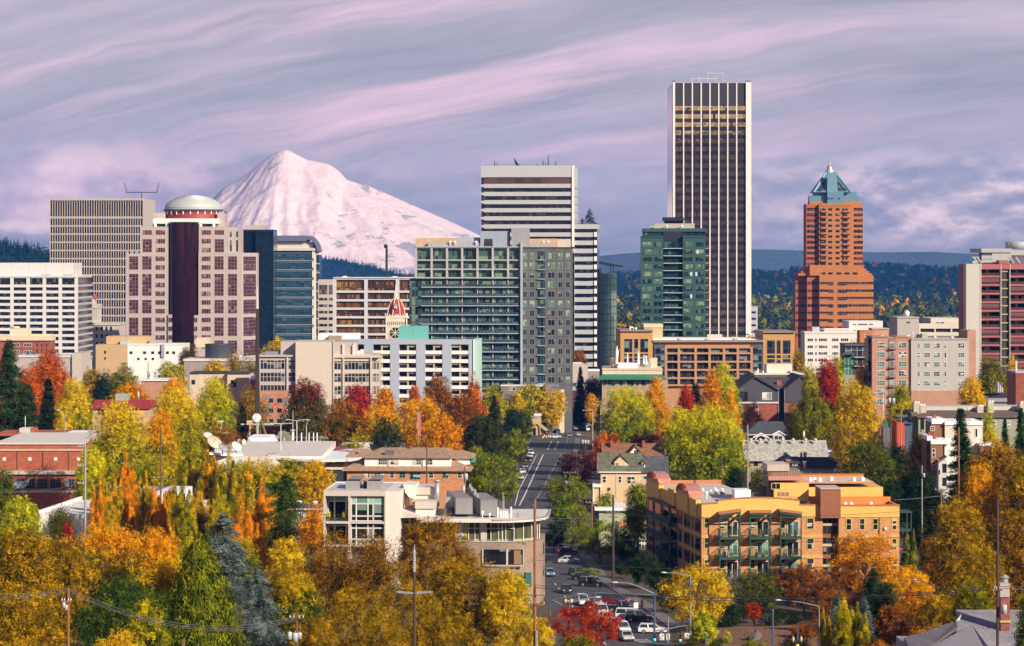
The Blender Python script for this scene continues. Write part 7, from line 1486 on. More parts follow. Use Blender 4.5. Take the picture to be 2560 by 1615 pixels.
def hip_house():
 b=Bld('apartment_house','orange brick apartment house with a wide tan hipped roof and a long white dormer','M',395,600,-2)
 SH=shingle('tan_shingle',(0.36,0.235,0.155),0.14);b.box('wall',405,100,1500,600,0,15,BRO,ground=True)
 b.box('eaves',396,90,1540,99,-0.9,15.9,plain('eaves_brown',(0.3,0.2,0.14)));hip(b,400,1535,640,1330,-60,88,0,15,SH,over=1.0)
 b.box('dormer_wall',566,-18,1382,72,0.9,12,WHITE);z0,z1=(b.Z(-18),b.Z(-120,11));X0,X1=(b.X(420),b.X(1395))
 MB().add([(b.X(540),0.2,z0),(X1,0.2,z0),(b.X(1310),11,z1),(b.X(690),11,z1),(b.X(540),22,z0),(X1,22,z0)],[(0,1,2,3),(1,5,2),(0,3,4),(4,3,2,5),(0,4,5,1)]).build('upper_roof',SH,b.root)
 hip(b,1290,1570,1340,1500,-95,-18,4,14,SH,over=0.6);b.box('dormer_wall',1420,-15,1560,40,4.2,13.5,WHITE)
 hip(b,395,620,470,600,-110,-22,5,14,SH,over=0.6)
 for x0,x1 in((695,780),(806,888),(1015,1100),(1140,1210)):
  b.win(x0,-10,x1,48,WINWHITE,GHOUSE,fw=0.12,nv=1 if x1-x0<84 else 3,nh=1,d=0.85)
 for x in(790,1112):
  b.box('downpipe',x-3,-15,x+2,74,0.7,0.85,DARKM)
 TE=plain('teal_trim',(0.12,0.36,0.36))
 for i,(x0,x1)in enumerate(((566,625),(655,755),(806,853),(898,955),(995,1098),(1172,1222),(1302,1360),(1440,1490))):
  b.win(x0,112,x1,168 if i!=4 else 183,TE if i in(3,4,6)else WINWHITE,GHOUSE,fw=0.11,nv=2 if i in(1,4)else 1 if i in(3,6,0)else 0,nh=1)
 b.wins([(580,620),(810,850),(1010,1090),(1180,1222)],[(240,300)],WINWHITE,GHOUSE,fw=0.11,nv=1,nh=1)
 b.box('skylight',760,-88,845,-50,3.0,4.5,plain('violet_slate',(0.14,0.1,0.13)));b.cyl('chimney',1000,-135,-100,0.5,10,BRK,8)
 for x in(500,900,1050,1310):
  b.cyl('roof_vent',x,-75,-62,0.3,6,DARKM,8)
 MB().box(b.X(1560),b.X(1600),5,9,b.Z(35),b.Z(-15)).build('canopy',plain('teal_canvas',(0.04,0.34,0.28)),b.root)
 t=tag(empty('flag',P3(*pxy('H',172,800),620)),'small red and white flag on a pole above the tan hip roof','flag')
 MB().cyl((0,0,0),(0,0,9),0.07,n=5).build('pole',STEEL,t);MB().box(0.08,0.7,-0.03,0.03,2.0,7.5).build('cloth',plain('flag_red',(0.45,0.12,0.14)),t)
def lofts():
 b=Bld('loft_building','modern white loft building with big balcony windows and a curved brown brick corner','M',183,405,-3)
 W=plain('loft_white',(0.72,0.68,0.62),0.6,0.08);PIN=plain('loft_concrete',(0.56,0.5,0.46),0.7,0.12)
 G=glass('glass_loft_dark',(0.02,0.022,0.026),(1.6,2.6),(0.16,0.24,0.2),0.25,refl=0.05)
 GT_=glass('glass_loft_teal',(0.26,0.46,0.42),(2.0,3.0),(0.34,0.54,0.48),0.5)
 GL_=glass('glass_loft_curtain',(0.08,0.09,0.05),(0.9,5.0),(0.42,0.46,0.24),0.6,base_jit=0.8)
 BRN=brick('taupe_brick',(0.26,0.185,0.14),(0.34,0.25,0.2));D=13;b.box('side_wall',765,291,905,760,0.02,16,W,ground=True)
 b.box('back_wall',186,292,764,1200,3.0,14,PIN,ground=True);b.box('roof_slab',186,286,770,336,-0.3,2.95,PIN)
 MB().box(b.X(190),b.X(764.5),0.2,15.6,b.Z(300),b.Z(292)).build('roof',plain('lilac_roof',(0.5,0.5,0.55),0.7,0.12,streak=False),b.root);q=MB()
 zt,zb_=(b.Z(284),b.Z(300));q.box(b.X(186),b.X(196),0,15.8,zb_,zt);q.box(b.X(770),b.X(905),15.4,16,zb_,zt);q.box(b.X(196),b.X(770),15.4,15.8,zb_,zt)
 q.build('parapet_edging',W,b.root)
 for x0,x1 in((185,203),(418,440),(758,770)):
  b.box('frame_post',x0,336,x1,1200,-0.25,2.9,PIN,ground=True)
 for y0,y1 in((574,596),(792,812)):
  b.box('floor_slab',203,y0,418,y1,-0.35,2.9,PIN);b.box('floor_slab',440,y0,758,y1,-0.2,2.9,PIN)
 for y0,y1,gm,top in((338,572,G,GT_),(598,790,G,G)):
  for x0,x1 in((206,265),(267,375),(377,417)):
   b.win(x0,y0+(66 if top is GT_ else 36),x1,y1,WINWHITE,gm,fw=0.1,nv=0,d=2.9)
   b.win(x0,y0,x1,y0+(64 if top is GT_ else 34),WINWHITE,top,fw=0.07,nv=0,d=2.9)
  for x0,x1 in((442,488),(490,598),(600,650),(652,748)):
   b.win(x0,y0+(72 if top is GT_ else 42),x1,y1-46,WINWHITE,gm,fw=0.1,nv=0,d=0.3)
   b.win(x0,y0,x1,y0+(70 if top is GT_ else 40),WINWHITE,top,fw=0.07,nv=0,d=0.3);b.win(x0,y1-44,x1,y1,WINWHITE,gm,fw=0.08,nv=0,d=0.3)
 for y in(574,794):
  b.rail(b.X(186),b.X(417),b.Z(y-68),b.Z(y-68)-b.Z(y),-0.3,DARKM,0.35)
 pl=MB();rsx=random.Random(4)
 for x,y in((225,530),(380,530),(385,745),(215,745),(330,770),(465,520)):
  v=unit(np.random.default_rng(int(x+y)),60)
  c=np.array([b.X(x),0.8,b.Z(y)])+v*np.array([0.55,0.5,0.75])*np.random.default_rng(int(x)).uniform(0.3,1,(60,1))
  o=link(bpy.data.objects.new('potted_foliage',leaf_mesh('potted_foliage',quads(c,v,np.full(60,0.28),np.random.default_rng(int(y))))),b.root)
  o.material_slots[0].link='OBJECT';o.material_slots[0].material=LEAF['lime' if x!=385 else 'rust']
 for x0,y0 in((240,545),(300,545),(345,555),(540,545)):
  b.box('balcony_chair',x0,y0,x0+26,572,0.5,1.4,DARKM)
 MESH=panelled('perforated_screen',(0.27,0.27,0.27),(0.34,0.34,0.34),1.6,1.6,0.05,var=0.1);TOPS=plain('screen_roof',(0.24,0.235,0.23),0.7,0.1)
 for x0,x1 in((392,520),(592,715)):
  b.box('plant_screen',x0,196,x1,289,4.0,9.0,MESH)
  MB().add([(b.X(x0),3.9,b.Z(196)),(b.X(x1),3.9,b.Z(196)),(b.X(x1),9.1,b.Z(192)),(b.X(x0),9.1,b.Z(192)),(b.X(x0),3.9,b.Z(200)),(b.X(x1),3.9,b.Z(200)),(b.X(x1),9.1,b.Z(196)),(b.X(x0),9.1,b.Z(196))],[(0,1,2,3),(4,7,6,5),(0,4,5,1),(1,5,6,2),(2,6,7,3),(3,7,4,0)]).build('screen_roof',TOPS,b.root)
 q=MB()
 for i in range(8):
  q.box(b.X(525+i*7),b.X(529+i*7),5,5.6,b.Z(289),b.Z(215+i*3))
 q.build('stair_slat',DARKM,b.root);b.box('wall',905.5,480,1080,1200,4.0,14,PIN,ground=True)
 MB().xprism([(b.X(800),b.Z(548)),(b.X(1080),b.Z(540)),(b.X(1085),b.Z(528)),(b.X(905),b.Z(478)),(b.X(880),b.Z(475))],0.5,8).build('canopy',plain('canopy_concrete',(0.6,0.56,0.5)),b.root)
 for x0,x1 in((805,905),(910,970),(975,1060)):
  b.win(x0,556,x1,626,WINWHITE,G,fw=0.1,nv=0,d=0.9 if x0<900 else 3.9);b.win(x0,630,x1,720,WINWHITE,G,fw=0.1,nv=0,d=0.9 if x0<900 else 3.9)
 q=MB();q.tube([(b.X(906),5,b.Z(255)),(b.X(930),5,b.Z(330)),(b.X(965),5,b.Z(375)),(b.X(1020),5,b.Z(392))],0.12,5)
 q.build('curved_stringer',OFFWHITE,b.root)
 MB().xprism([(b.X(906),b.Z(252)),(b.X(1018),b.Z(262)),(b.X(1018),b.Z(388)),(b.X(965),b.Z(372)),(b.X(930),b.Z(328))],5.5,12).build('rear_wall',W,b.root)
 q=MB()
 for i in range(9):
  q.box(b.X(912+i*12),b.X(915+i*12),4.5,4.8,b.Z(480),b.Z(360+i*9))
 q.build('deck_slat',plain('cedar_fence',(0.3,0.18,0.1)),b.root);b.box('stair_house',1022,260,1232,390,7,13,W)
 b.box('stair_house',1050,390,1232,512,3,9,W);b.box('stair_house_roof',1016,252,1236,262,6.6,13.4,PIN)
 b.box('stair_house_roof',1044,384,1236,392,2.6,6.9,PIN);xA,xB=(b.X(1082),b.X(2230))
 def arc(x0,x1,d0,rad,n=10):
  c=(x1-rad,d0+rad);return[(x0,d0)]+[(c[0]+rad*math.sin(t),c[1]-rad*math.cos(t))for t in np.linspace(0,math.pi/2,n+1)]
 body=arc(xA,xB,0.0,6.0);full=body+[(xB,15),(xA,15)];MB().prism(full,-1,b.Z(770)).build('brick_wall',BRN,b.root);up=arc(xA,b.X(2190),1.2,5.4)
 MB().prism(up+[(b.X(2190),15),(xA,15)],b.Z(768),b.Z(580)).build('window_wall',GL_,b.root)
 for k,(vx0,vx1)in enumerate(((1110,1180),(1420,1480),(1660,1705))):
  b.box('pier',vx0,580,vx1 if k else vx0+12,768,0.9,1.19,PIN)
 q=MB();posts=[1112,1150,1300,1418,1484,1540,1600,1656,1708,1750,1822,1890,1970]
 for x in posts:
  q.box(b.X(x),b.X(x+7),1.05,1.19,b.Z(768),b.Z(580))
 for a_,c_ in((1418,1660),(1708,1980),(1112,1300)):
  for y in(638,762,584):
   q.box(b.X(a_),b.X(c_),1.0,1.18,b.Z(y+5),b.Z(y))
 for t in np.linspace(0.0,math.pi/2,6):
  cx,cy,rr=(b.X(2190)-5.4,6.6,5.5);px_,py_=(cx+rr*math.sin(t),cy-rr*math.cos(t));q.cyl((px_,py_,b.Z(768)),(px_,py_,b.Z(580)),0.09,n=5)
 q.build('window_frame',WINWHITE,b.root);b.rail(b.X(1480),b.X(2140),b.Z(742),b.Z(742)-b.Z(770),0.25,STEEL,0.8);lip=arc(xA,b.X(2285),-1.6,8.0)
 MB().prism(lip+[(b.X(2285),16),(xA,16)],b.Z(572),b.Z(548)).build('roof_edge',W,b.root);top=arc(xA-0.3,b.X(2250),-1.2,7.6)
 b_in=[(x*1.0,y)for x,y in top]+[(b.X(2250),15.5),(xA-0.3,15.5)]
 MB().prism(b_in,b.Z(548),b.Z(541)).build('roof',plain('cream_membrane',(0.62,0.6,0.58),0.8,0.1,0.4,streak=False),b.root)
 lip2=arc(xA+18,b.X(2290),-1.75,8.2)
 MB().prism([p for p in lip2[1:]]+[(b.X(2290),16.2),(b.X(2272),16.2)]+[(x-0.5,y+0.25)for x,y in reversed(lip2[1:])],b.Z(552),b.Z(542)).build('gutter',STEEL,b.root)
 def screen(x0,x1,xt0,xt1,yb,yf,yt,d0,d1):
  v=[(b.X(x0),d0,b.Z(yb)),(b.X(x1),d0,b.Z(yb)),(b.X(x1),d0,b.Z(yf)),(b.X(x0),d0,b.Z(yf)),(b.X(xt0),d1,b.Z(yb)),(b.X(xt1),d1,b.Z(yb)),(b.X(xt1),d1,b.Z(yf)),(b.X(xt0),d1,b.Z(yf))]
  MB().add(v,[(0,1,2,3),(1,5,6,2),(4,0,3,7),(5,4,7,6),(3,2,6,7)]).build('plant_screen',MESH,b.root)
  MB().add([(x,y,z+(0.01 if i<4 else 0.15))for i,(x,y,z)in enumerate([v[3],v[2],v[6],v[7],v[3],v[2],v[6],v[7]])],[(3,2,1,0),(4,5,6,7),(0,1,5,4),(1,2,6,5),(2,3,7,6),(3,0,4,7)]).build('screen_roof',TOPS,b.root)
 screen(1420,1580,1278,1420,512,366,210,1.5,13.8);screen(1655,1815,1520,1660,525,384,226,1.5,13.8);q=MB();rs_=random.Random(3)
 for i in range(14):
  xx=b.X(1500+i*11);dd=12.5-i*0.75;q.box(xx,xx+0.35,dd,dd+0.5,b.Z(525),b.Z(390)-rs_.uniform(0,0.8)+dd*0.15)
 q.build('pipe_rack_lattice',STEEL,b.root);b.box('rooftop_unit',1330,345,1375,445,4,5.2,STEEL)
 b.box('rooftop_unit',1318,445,1390,495,3,5,plain('dark_plant',(0.1,0.1,0.12)));b.cyl('flue',1252,195,430,0.36,6,STEEL)
 b.cyl('flue_cap',1252,176,196,0.75,6,STEEL,12,0.05);b.cyl('flue',1500,225,330,0.25,12,STEEL)
 roof_things(b,[(1872,298,545,0.1,13,'mast',STEEL),(1882,335,545,0.09,11,'mast',STEEL),(1930,398,545,0.09,9,'mast',DARKM),(2012,485,545,0.09,3,'mast',DARKM),(1677,470,545,0.22,0.6,'vent',WHITE),(1745,490,545,0.18,0.6,'vent',WHITE)])
 for x,y0 in((1815,445),(1845,480),(1868,480),(1888,478),(1905,482),(1942,440)):
  b.cyl('gas_vent',x,y0,545,0.16,1.5,WHITE,8)
 b.box('opening',1680,832,2066,974,-0.05,-0.004,G);q=MB();q.box(b.X(1676),b.X(1688),-0.25,-0.06,b.Z(976),b.Z(830))
 q.box(b.X(1902),b.X(1920),-0.25,-0.06,b.Z(976),b.Z(830));q.box(b.X(2060),b.X(2070),-0.25,-0.06,b.Z(976),b.Z(830))
 q.box(b.X(1676),b.X(2070),-0.3,-0.06,b.Z(988),b.Z(976));q.build('opening_frame',PIN,b.root)
 b.box('warm_screen',1975,840,2040,970,-0.16,-0.06,plain('cedar_fence',(0.3,0.18,0.1)));b.box('opening',2068,1045,2140,1180,-0.05,-0.004,GTEAL)
 b.box('window',1520,852,1548,888,-0.05,-0.004,G);b.box('soldier_course',1082,985,2000,1003,-0.12,-0.004,plain('brick_dark_band',(0.22,0.15,0.12)))
 for y0,y1 in((830,930),(1040,1140)):
  MB().box(b.X(2230)+0.004,b.X(2230)+0.06,8,10.5,b.Z(y1),b.Z(y0)).build('window',G,b.root)
 b.box('side_screen',2175,580,2215,690,6.8,7.0,WHITE)
def cream_house():
 b=Bld('house','big cream house with a mossy green roof and two small dormers','I',62,640,-2);GR=shingle('mossy_shingle',(0.125,0.135,0.085),0.3)
 GB=shingle('blue_grey_shingle',(0.075,0.085,0.1),0.3);CW=plain('cream_clapboard',(0.66,0.48,0.29),0.75,0.06)
 b.box('wall',82,1140,444,1420,0,12,CW,ground=True)
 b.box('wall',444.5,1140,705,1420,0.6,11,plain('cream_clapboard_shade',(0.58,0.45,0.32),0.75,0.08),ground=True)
 gable_x(b,66,462,958,1136,0,12,GR,wall=CW);gable_x(b,463,712,988,1138,0.6,11,GB);b.box('eaves_board',62,1134,464,1144,-0.62,-0.02,WHITE)
 for x0,xm,x1,yt,ye,yb in((205,277,352,978,1045,1095),(466,488,515,1026,1052,1100)):
  d=1.6
  MB().xprism([(b.X(x0+8),b.Z(yb)),(b.X(x1-8),b.Z(yb)),(b.X(x1-8),b.Z(ye)),(b.X(xm),b.Z(yt+10)),(b.X(x0+8),b.Z(ye))],d,6).build('dormer',CW,b.root)
  for xa,xb in((x0,xm),(x1,xm)):
   MB().xprism([(b.X(xa),b.Z(ye+4)),(b.X(xb),b.Z(yt)),(b.X(xb),b.Z(yt+9)),(b.X(xa),b.Z(ye+12))],d-0.4,6).build('dormer_roof',GR,b.root)
 b.wins([(226,256),(302,331)],[(1056,1092)],WINWHITE,GHOUSE,fw=0.08,nh=1,d=1.55);b.win(478,1060,496,1094,WINWHITE,GDARK,fw=0.06,d=1.55,nv=0)
 b.wins([(98,136),(248,283)],[(1178,1243)],WINWHITE,GHOUSE,fw=0.13,nv=0,nh=1);b.win(330,1180,412,1250,WINWHITE,GHOUSE,fw=0.13,nh=1)
 b.wins([(486,520),(620,668)],[(1176,1210)],WINWHITE,GHOUSE,fw=0.12,nv=0,d=0.55);b.box('downpipe',230,1145,236,1380,-0.15,-0.02,OFFWHITE)
 b.box('porch_roof',5,1252,92,1280,-1.5,6,WHITE);b.box('porch_wall',8,1290,84,1420,-1.0,5,CW,ground=True)
 for x in(8,80):
  b.box('porch_post',x,1280,x+7,1420,-1.4,-1.05,WHITE,ground=True)
 xc,zc=(b.X(160),b.Z(1302));MB().cyl((xc,-0.12,zc),(xc,-0.01,zc),0.42,n=16).build('round_vent',DARKM,b.root)
 w=Bld('house','brown roofed house with a white front gable, behind the cream house','I',95,700)
 BRN=shingle('cedar_brown_shingle',(0.25,0.12,0.065),0.22);w.box('wall',105,985,700,1300,0,14,plain('sand_wall',(0.45,0.37,0.28)),ground=True)
 gable_x(w,112,690,866,984,0,14,BRN,wall=WHITE);w.box('party_wall',692,836,710,985,-0.3,14,BRP)
 for x in(188,490):
  w.box('chimney',x-14,845,x+14,905,4,6,BRK)
 MB().xprism([(w.X(345),w.Z(972)),(w.X(500),w.Z(985)),(w.X(412),w.Z(890))],-0.9,6).build('gable_wall',WHITE,w.root)
 for xa,ya,xb,yb in((330,975,412,884),(412,884,505,985)):
  MB().xprism([(w.X(xa),w.Z(ya)),(w.X(xb),w.Z(yb)),(w.X(xb),w.Z(yb+10)),(w.X(xa),w.Z(ya+10))],-1.4,6.4).build('roof',BRN,w.root)
 w.win(398,925,440,968,WINWHITE,GDARK,d=-0.95,nv=1)
def orange_infill():
 b=Bld('apartment_building','narrow plain orange building partly behind the biggest green-yellow tree','I',1305,740)
 O=plain('burnt_orange_stucco',(0.46,0.2,0.055),0.75,0.06);b.box('wall',1308,742,1430,1400,0,14,O,ground=True)
 b.box('roof_edge',1305,738,1432,746,-0.2,14.2,plain('taupe_edge',(0.28,0.23,0.2)))
 b.box('side_wall',1430.5,790,1460,1400,5,14,plain('deep_orange',(0.42,0.12,0.04)),ground=True)
 b.wins([(1328,1382)],[(822,862),(942,980),(1055,1095)],WINWHITE,GHOUSE,fw=0.12,nv=1);b.box('siding_joint',1309,1035,1429,1038,-0.02,-0.002,DARKM)
def craftsman():
 b=Bld('house','grey roofed house with white carved gable trim behind the silver shingled roof','W',40,780)
 SL=shingle('slate_roof',(0.06,0.068,0.085),0.25);b.box('wall',50,735,600,1100,0,13,plain('grey_lap',(0.3,0.29,0.3)),ground=True)
 hip(b,20,640,210,560,545,732,-1.0,13,SL,over=0.5);b.box('eaves',30,732,640,742,-1.6,0.1,WHITE)
 def trim(x0,xm,x1,yt,ye,d):
  q=MB()
  for xa,xb in((x0,xm),(x1,xm)):
   q.xprism([(b.X(xa),b.Z(ye)),(b.X(xb),b.Z(yt)),(b.X(xb),b.Z(yt+18)),(b.X(xa),b.Z(ye+18))],d,d+0.3)
  return q
 q=trim(118,235,352,700,768,-2.6)
 for xa,ya,xb,yb in((150,800,185,760),(320,800,290,760),(185,760,235,740),(290,760,235,740),(165,815,165,770),(305,815,305,770),(235,745,235,705),(200,760,170,735),(270,760,300,735)):
  q.tube([(b.X(xa),-2.5,b.Z(ya)),(b.X(xb),-2.5,b.Z(yb))],0.16,5)
 q.build('carved_gable_trim',WHITE,b.root)
 MB().xprism([(b.X(128),b.Z(766)),(b.X(342),b.Z(766)),(b.X(235),b.Z(706))],-2.2,3).build('porch_gable',SL,b.root)
 trim(400,500,590,672,732,-1.9).build('dormer_trim',WHITE,b.root);b.box('dormer_wall',415,730,582,820,-1.5,4,plain('pale_grey_lap',(0.5,0.5,0.55)))
 MB().xprism([(b.X(408),b.Z(731)),(b.X(586),b.Z(731)),(b.X(500),b.Z(678))],-1.6,5).build('dormer_gable',plain('pale_grey_lap',(0.5,0.5,0.55)),b.root)
 b.win(432,745,562,815,WINWHITE,GBLUE,fw=0.14,nv=1,d=-1.55);b.wins([(270,330),(368,410)],[(765,815)],WINWHITE,GDARK,fw=0.1)
 s=Bld('house','long silver-grey shingled roof house with a row of round roof vents','W',5,690);SV=shingle('silver_shingle',(0.36,0.36,0.32),0.28)
 s.box('wall',60,1118,525,1500,0.6,12,plain('khaki_wall',(0.34,0.3,0.2)),ground=True)
 s.box('wall',525.5,1118,1225,1500,2,12,plain('khaki_wall',(0.34,0.3,0.2)),ground=True);gable_x(s,22,1222,820,1112,0,13,SV,wall=OFFWHITE,over=0.4)
 for x in(122,262,408,592,742,928,1072):
  X,z=(s.X(x),s.Z(852))
  MB().lathe([(0.35,z-0.2),(0.35,z+0.35),(0.5,z+0.4),(0.45,z+0.6),(0.05,z+0.75)],10,(X,4.6)).build('roof_vent',OFFWHITE,s.root,True)
 s.wins([(72,105),(148,210),(295,360),(390,445)],[(1125,1200)],WINDARK,GDARK,d=0.55)
 s.box('red_shutter',68,1128,104,1205,0.4,0.5,plain('shutter_red',(0.4,0.05,0.04)));s.cyl('chimney',877,760,822,0.55,7,BRK,8)
 s.cyl('chimney_cap',874,690,762,0.25,7,WHITE,8);n=Bld('house','house with a dark navy roof and brick chimneys below the silver roof','W',490,655)
 NV=shingle('navy_shingle',(0.022,0.026,0.055));n.box('wall',700,1218,1310,1600,0,11,plain('teal_grey_lap',(0.2,0.25,0.26)),ground=True)
 gable_x(n,690,1365,1065,1215,0,11,NV,wall=plain('teal_grey_lap',(0.2,0.25,0.26)))
 MB().xprism([(n.X(490),n.Z(1168)),(n.X(700),n.Z(1168)),(n.X(700),n.Z(1066)),(n.X(668),n.Z(1062))],2,10).build('roof',NV,n.root)
 n.box('side_wall',500,1170,700,1600,2.2,9.8,plain('teal_grey_lap',(0.2,0.25,0.26)),ground=True);n.box('dormer_wall',706,1158,796,1216,0.4,4,WHITE)
 n.wins([(722,750),(757,785)],[(1166,1206)],WINWHITE,GHOUSE,fw=0.08,d=0.36)
 MB().yprism([(0.0,n.Z(1160)),(4.5,n.Z(1078)),(4.5,n.Z(1085)),(0.0,n.Z(1166))],n.X(690),n.X(820)).build('dormer_roof',shingle('plum_shingle',(0.05,0.045,0.07)),n.root)
 for x0,x1,y0,y1,d in((588,625,1008,1090,7),(620,682,1118,1175,0.6),(880,912,1005,1062,6.2),(860,902,1135,1235,-0.9),(832,850,1010,1060,6.2)):
  n.box('chimney',x0,y0,x1,y1,d,d+1.1,BRK);n.box('chimney_cap',x0-5,y0-6,x1+5,y0,d-0.15,d+1.25,BEIGE)
 n.box('flue_post',1335,1158,1352,1385,-2.5,-2.1,plain('rust_post',(0.36,0.1,0.04)))
 p=tag(empty('sign_board',P3(*pxy('W',1255,1060),668)),'blue and white banner sign at the end of the silver roof','sign');k3=668/F/5.843
 for i,m_ in enumerate((plain('sign_blue',(0.05,0.08,0.28)),WHITE,plain('sign_blue',(0.05,0.08,0.28)),WHITE)):
  MB().box(-26*k3,26*k3,-0.06,0.06,(30+(3-i)*33-30)*k3+0.004,(62+(3-i)*33-30)*k3).build('panel',m_,p)
 MB().cyl((0,0.15,-6),(0,0.15,140*k3),0.08,n=6).build('post',STEEL,p)
def yellow_flats():
 b=Bld('apartment_building','four storey yellow and orange apartments with green steel balconies and a curved parapet','O',570,445,2)
 YE=panelled('yellow_siding',(0.76,0.46,0.12),(0.64,0.37,0.09),0.42,0,0.06,var=0.05);OB=brick('flats_brick',(0.48,0.225,0.095),(0.58,0.29,0.13))
 BN=brick('stair_brick',(0.24,0.09,0.045),(0.31,0.12,0.06));OI=plain('parapet_orange',(0.6,0.2,0.035),0.7,0.06)
 TC=plain('terracotta_coping',(0.46,0.17,0.075),0.6,0.1);RS=panelled('red_seam_roof',(0.46,0.16,0.11),(0.58,0.4,0.33),0.42,0,0.1,0.5)
 WF=plain('yellow_trim',(0.6,0.48,0.14),0.6,0.05);RF=plain('flats_roof',(0.56,0.53,0.5),0.85,0.08,0.3,streak=False);D=20
 b.box('wall',572,538,1628,1300,0,D,OB,ground=True);b.box('wall',1765,538,2292,1300,-0.6,D,OB,ground=True);q=MB();pts=[(572,420),(715,413),(716,392)]
 for i in range(13):
  t=i/12;pts.append((718+(1425-718)*t,388-38*math.sin(math.pi*(0.12+0.76*t))+16))
 pts+=[(1426,430),(1628,430)];poly=[(b.X(572),b.Z(536)),(b.X(1628),b.Z(536))]+[(b.X(x),b.Z(y))for x,y in reversed(pts)]
 MB().xprism(poly,-0.12,0.5).build('attic_wall',YE,b.root);q=MB()
 for(x0,y0),(x1,y1)in zip(pts[:-1],pts[1:]):
  if abs(x1-x0)<3:
   continue
  q.xprism([(b.X(x0),b.Z(y0)),(b.X(x1),b.Z(y1)),(b.X(x1),b.Z(y1-7)),(b.X(x0),b.Z(y0-7))],-0.25,0.62)
 q.build('coping_trim',TC,b.root);b.box('attic_wall',1765,434,2292,536,-0.75,-0.1,YE);b.box('coping',1760,427,2296,435,-0.9,0.1,TC)
 for y in(690,868):
  b.box('string_course',572,y,1628,y+26,-0.14,-0.004,plain('band_yellow',(0.62,0.36,0.12)))
  b.box('string_course',1765,y,2292,y+26,-0.74,-0.604,plain('band_yellow',(0.62,0.36,0.12)))
 zr=b.Z(458);MB().box(b.X(575),b.X(1440),0.7,D-0.2,zr-0.4,zr).build('roof',RF,b.root)
 MB().box(b.X(1440),b.X(2290),0.7,D-0.2,b.Z(470)-0.4,b.Z(470)).build('roof',RF,b.root)
 MB().box(b.X(1440),b.X(2290),7.5,7.9,b.Z(470),b.Z(360,7.5)).build('parapet_wall',OI,b.root)
 MB().box(b.X(2270),b.X(2292),0.5,D,b.Z(470),b.Z(432)).build('parapet_wall',OI,b.root);b.box('upper_wall',1500,278,2155,480,8.5,D,YE)
 b.box('upper_wall',1312,270,1500,480,8.2,D,OB);zq=b.Z(282);q=MB();q.box(b.X(1500),b.X(2155),D-0.5,D,zq,b.Z(244))
 q.box(b.X(2130),b.X(2155),8.6,D,zq,b.Z(270));q.box(b.X(1500),b.X(2155),8.5,8.8,zq,b.Z(270));q.build('parapet_edging',OI,b.root)
 MB().box(b.X(1500),b.X(2150),8.9,D-0.6,zq,zq+0.25).build('roof',RF,b.root)
 MB().box(b.X(1498),b.X(2158),D-0.65,D+0.1,b.Z(244),b.Z(240)).build('coping',TC,b.root);X0,X1=(b.X(1195),b.X(1505))
 b.box('penthouse_wall',1205,236,1508,345,6.0,12,YE)
 prof=[(5.4,b.Z(238)),(6.2,b.Z(205)),(7.6,b.Z(182,7)),(9.6,b.Z(170,9)),(12.2,b.Z(168,11)),(12.2,b.Z(175,11)),(9.6,b.Z(178,9)),(7.8,b.Z(190,7)),(6.5,b.Z(210)),(5.7,b.Z(238))]
 MB().yprism(prof,X0,X1).build('curved_roof',RS,b.root)
 MB().yprism([(5.7,b.Z(238)),(6.5,b.Z(210)),(7.8,b.Z(190,7)),(9.6,b.Z(178,9)),(12.0,b.Z(176,11)),(12.0,b.Z(238))],X0+0.2,X0+0.5).build('penthouse_end',YE,b.root)
 b.win(1222,264,1306,320,WF,GDARK,fw=0.1,nv=1,d=5.95);RIB=panelled('ribbed_metal',(0.25,0.18,0.13),(0.13,0.09,0.07),0.42,0,0.14,0.6)
 b.box('stair_head',1150,82,1180,345,7.5,14,plain('stair_head_end',(0.13,0.085,0.075)));b.box('stair_head',1180.3,82,1335,172,7.5,14,RIB)
 b.box('stair_head',1335.3,122,1430,172,8.5,14,RIB);b.box('stair_head_cap',1146,76,1338,83,7.2,14.3,BEIGE)
 b.box('fence',1008,266,1150,348,9,9.3,plain('roof_fence',(0.075,0.055,0.06)));b.box('white_unit',862,298,1002,350,7,11,ROOFW)
 b.box('stair_tower',1602,288,1778,540,-1.0,5,BN);b.box('stair_shaft',1630,540,1762,1300,0.8,D,BN,ground=True)
 b.box('stair_tower_cap',1600,280,1782,289,-1.2,5.2,BEIGE)
 for y in(540,720,900):
  for x0,x1 in((1636,1672),(1678,1716),(1722,1760)):
   b.win(x0,y,x1,y+52,WINDARK,GDARK,fw=0.08,nv=0,d=0.75);b.win(x0,y+78,x1,y+146,WINDARK,GDARK,fw=0.08,nv=0,d=0.75)
  b.box('stair_band',1634,y+54,1762,y+76,0.62,0.79,plain('stair_band_sand',(0.5,0.42,0.26)))
 for y in(540,716,892):
  b.win(592,y-4,640,y+92,WF,GHOUSE,fw=0.12,nv=0,nh=1);b.win(1488,y,1556,y+104,WF,GHOUSE,fw=0.12,nv=0,nh=1)
  for x0,x1 in((1826,1876),(1942,1992),(2058,2108),(2226,2274)):
   b.win(x0,y+4,x1,y+108,WF,GHOUSE if y!=540 or x0>2200 else GDARK,fw=0.13,nv=0,nh=1,d=-0.65)
 b.box('flat_pilaster',2118,540,2218,1300,-0.9,-0.61,OB,ground=True);b.cyl('wall_lamp',2165,622,642,0.25,-1.05,WHITE,8)
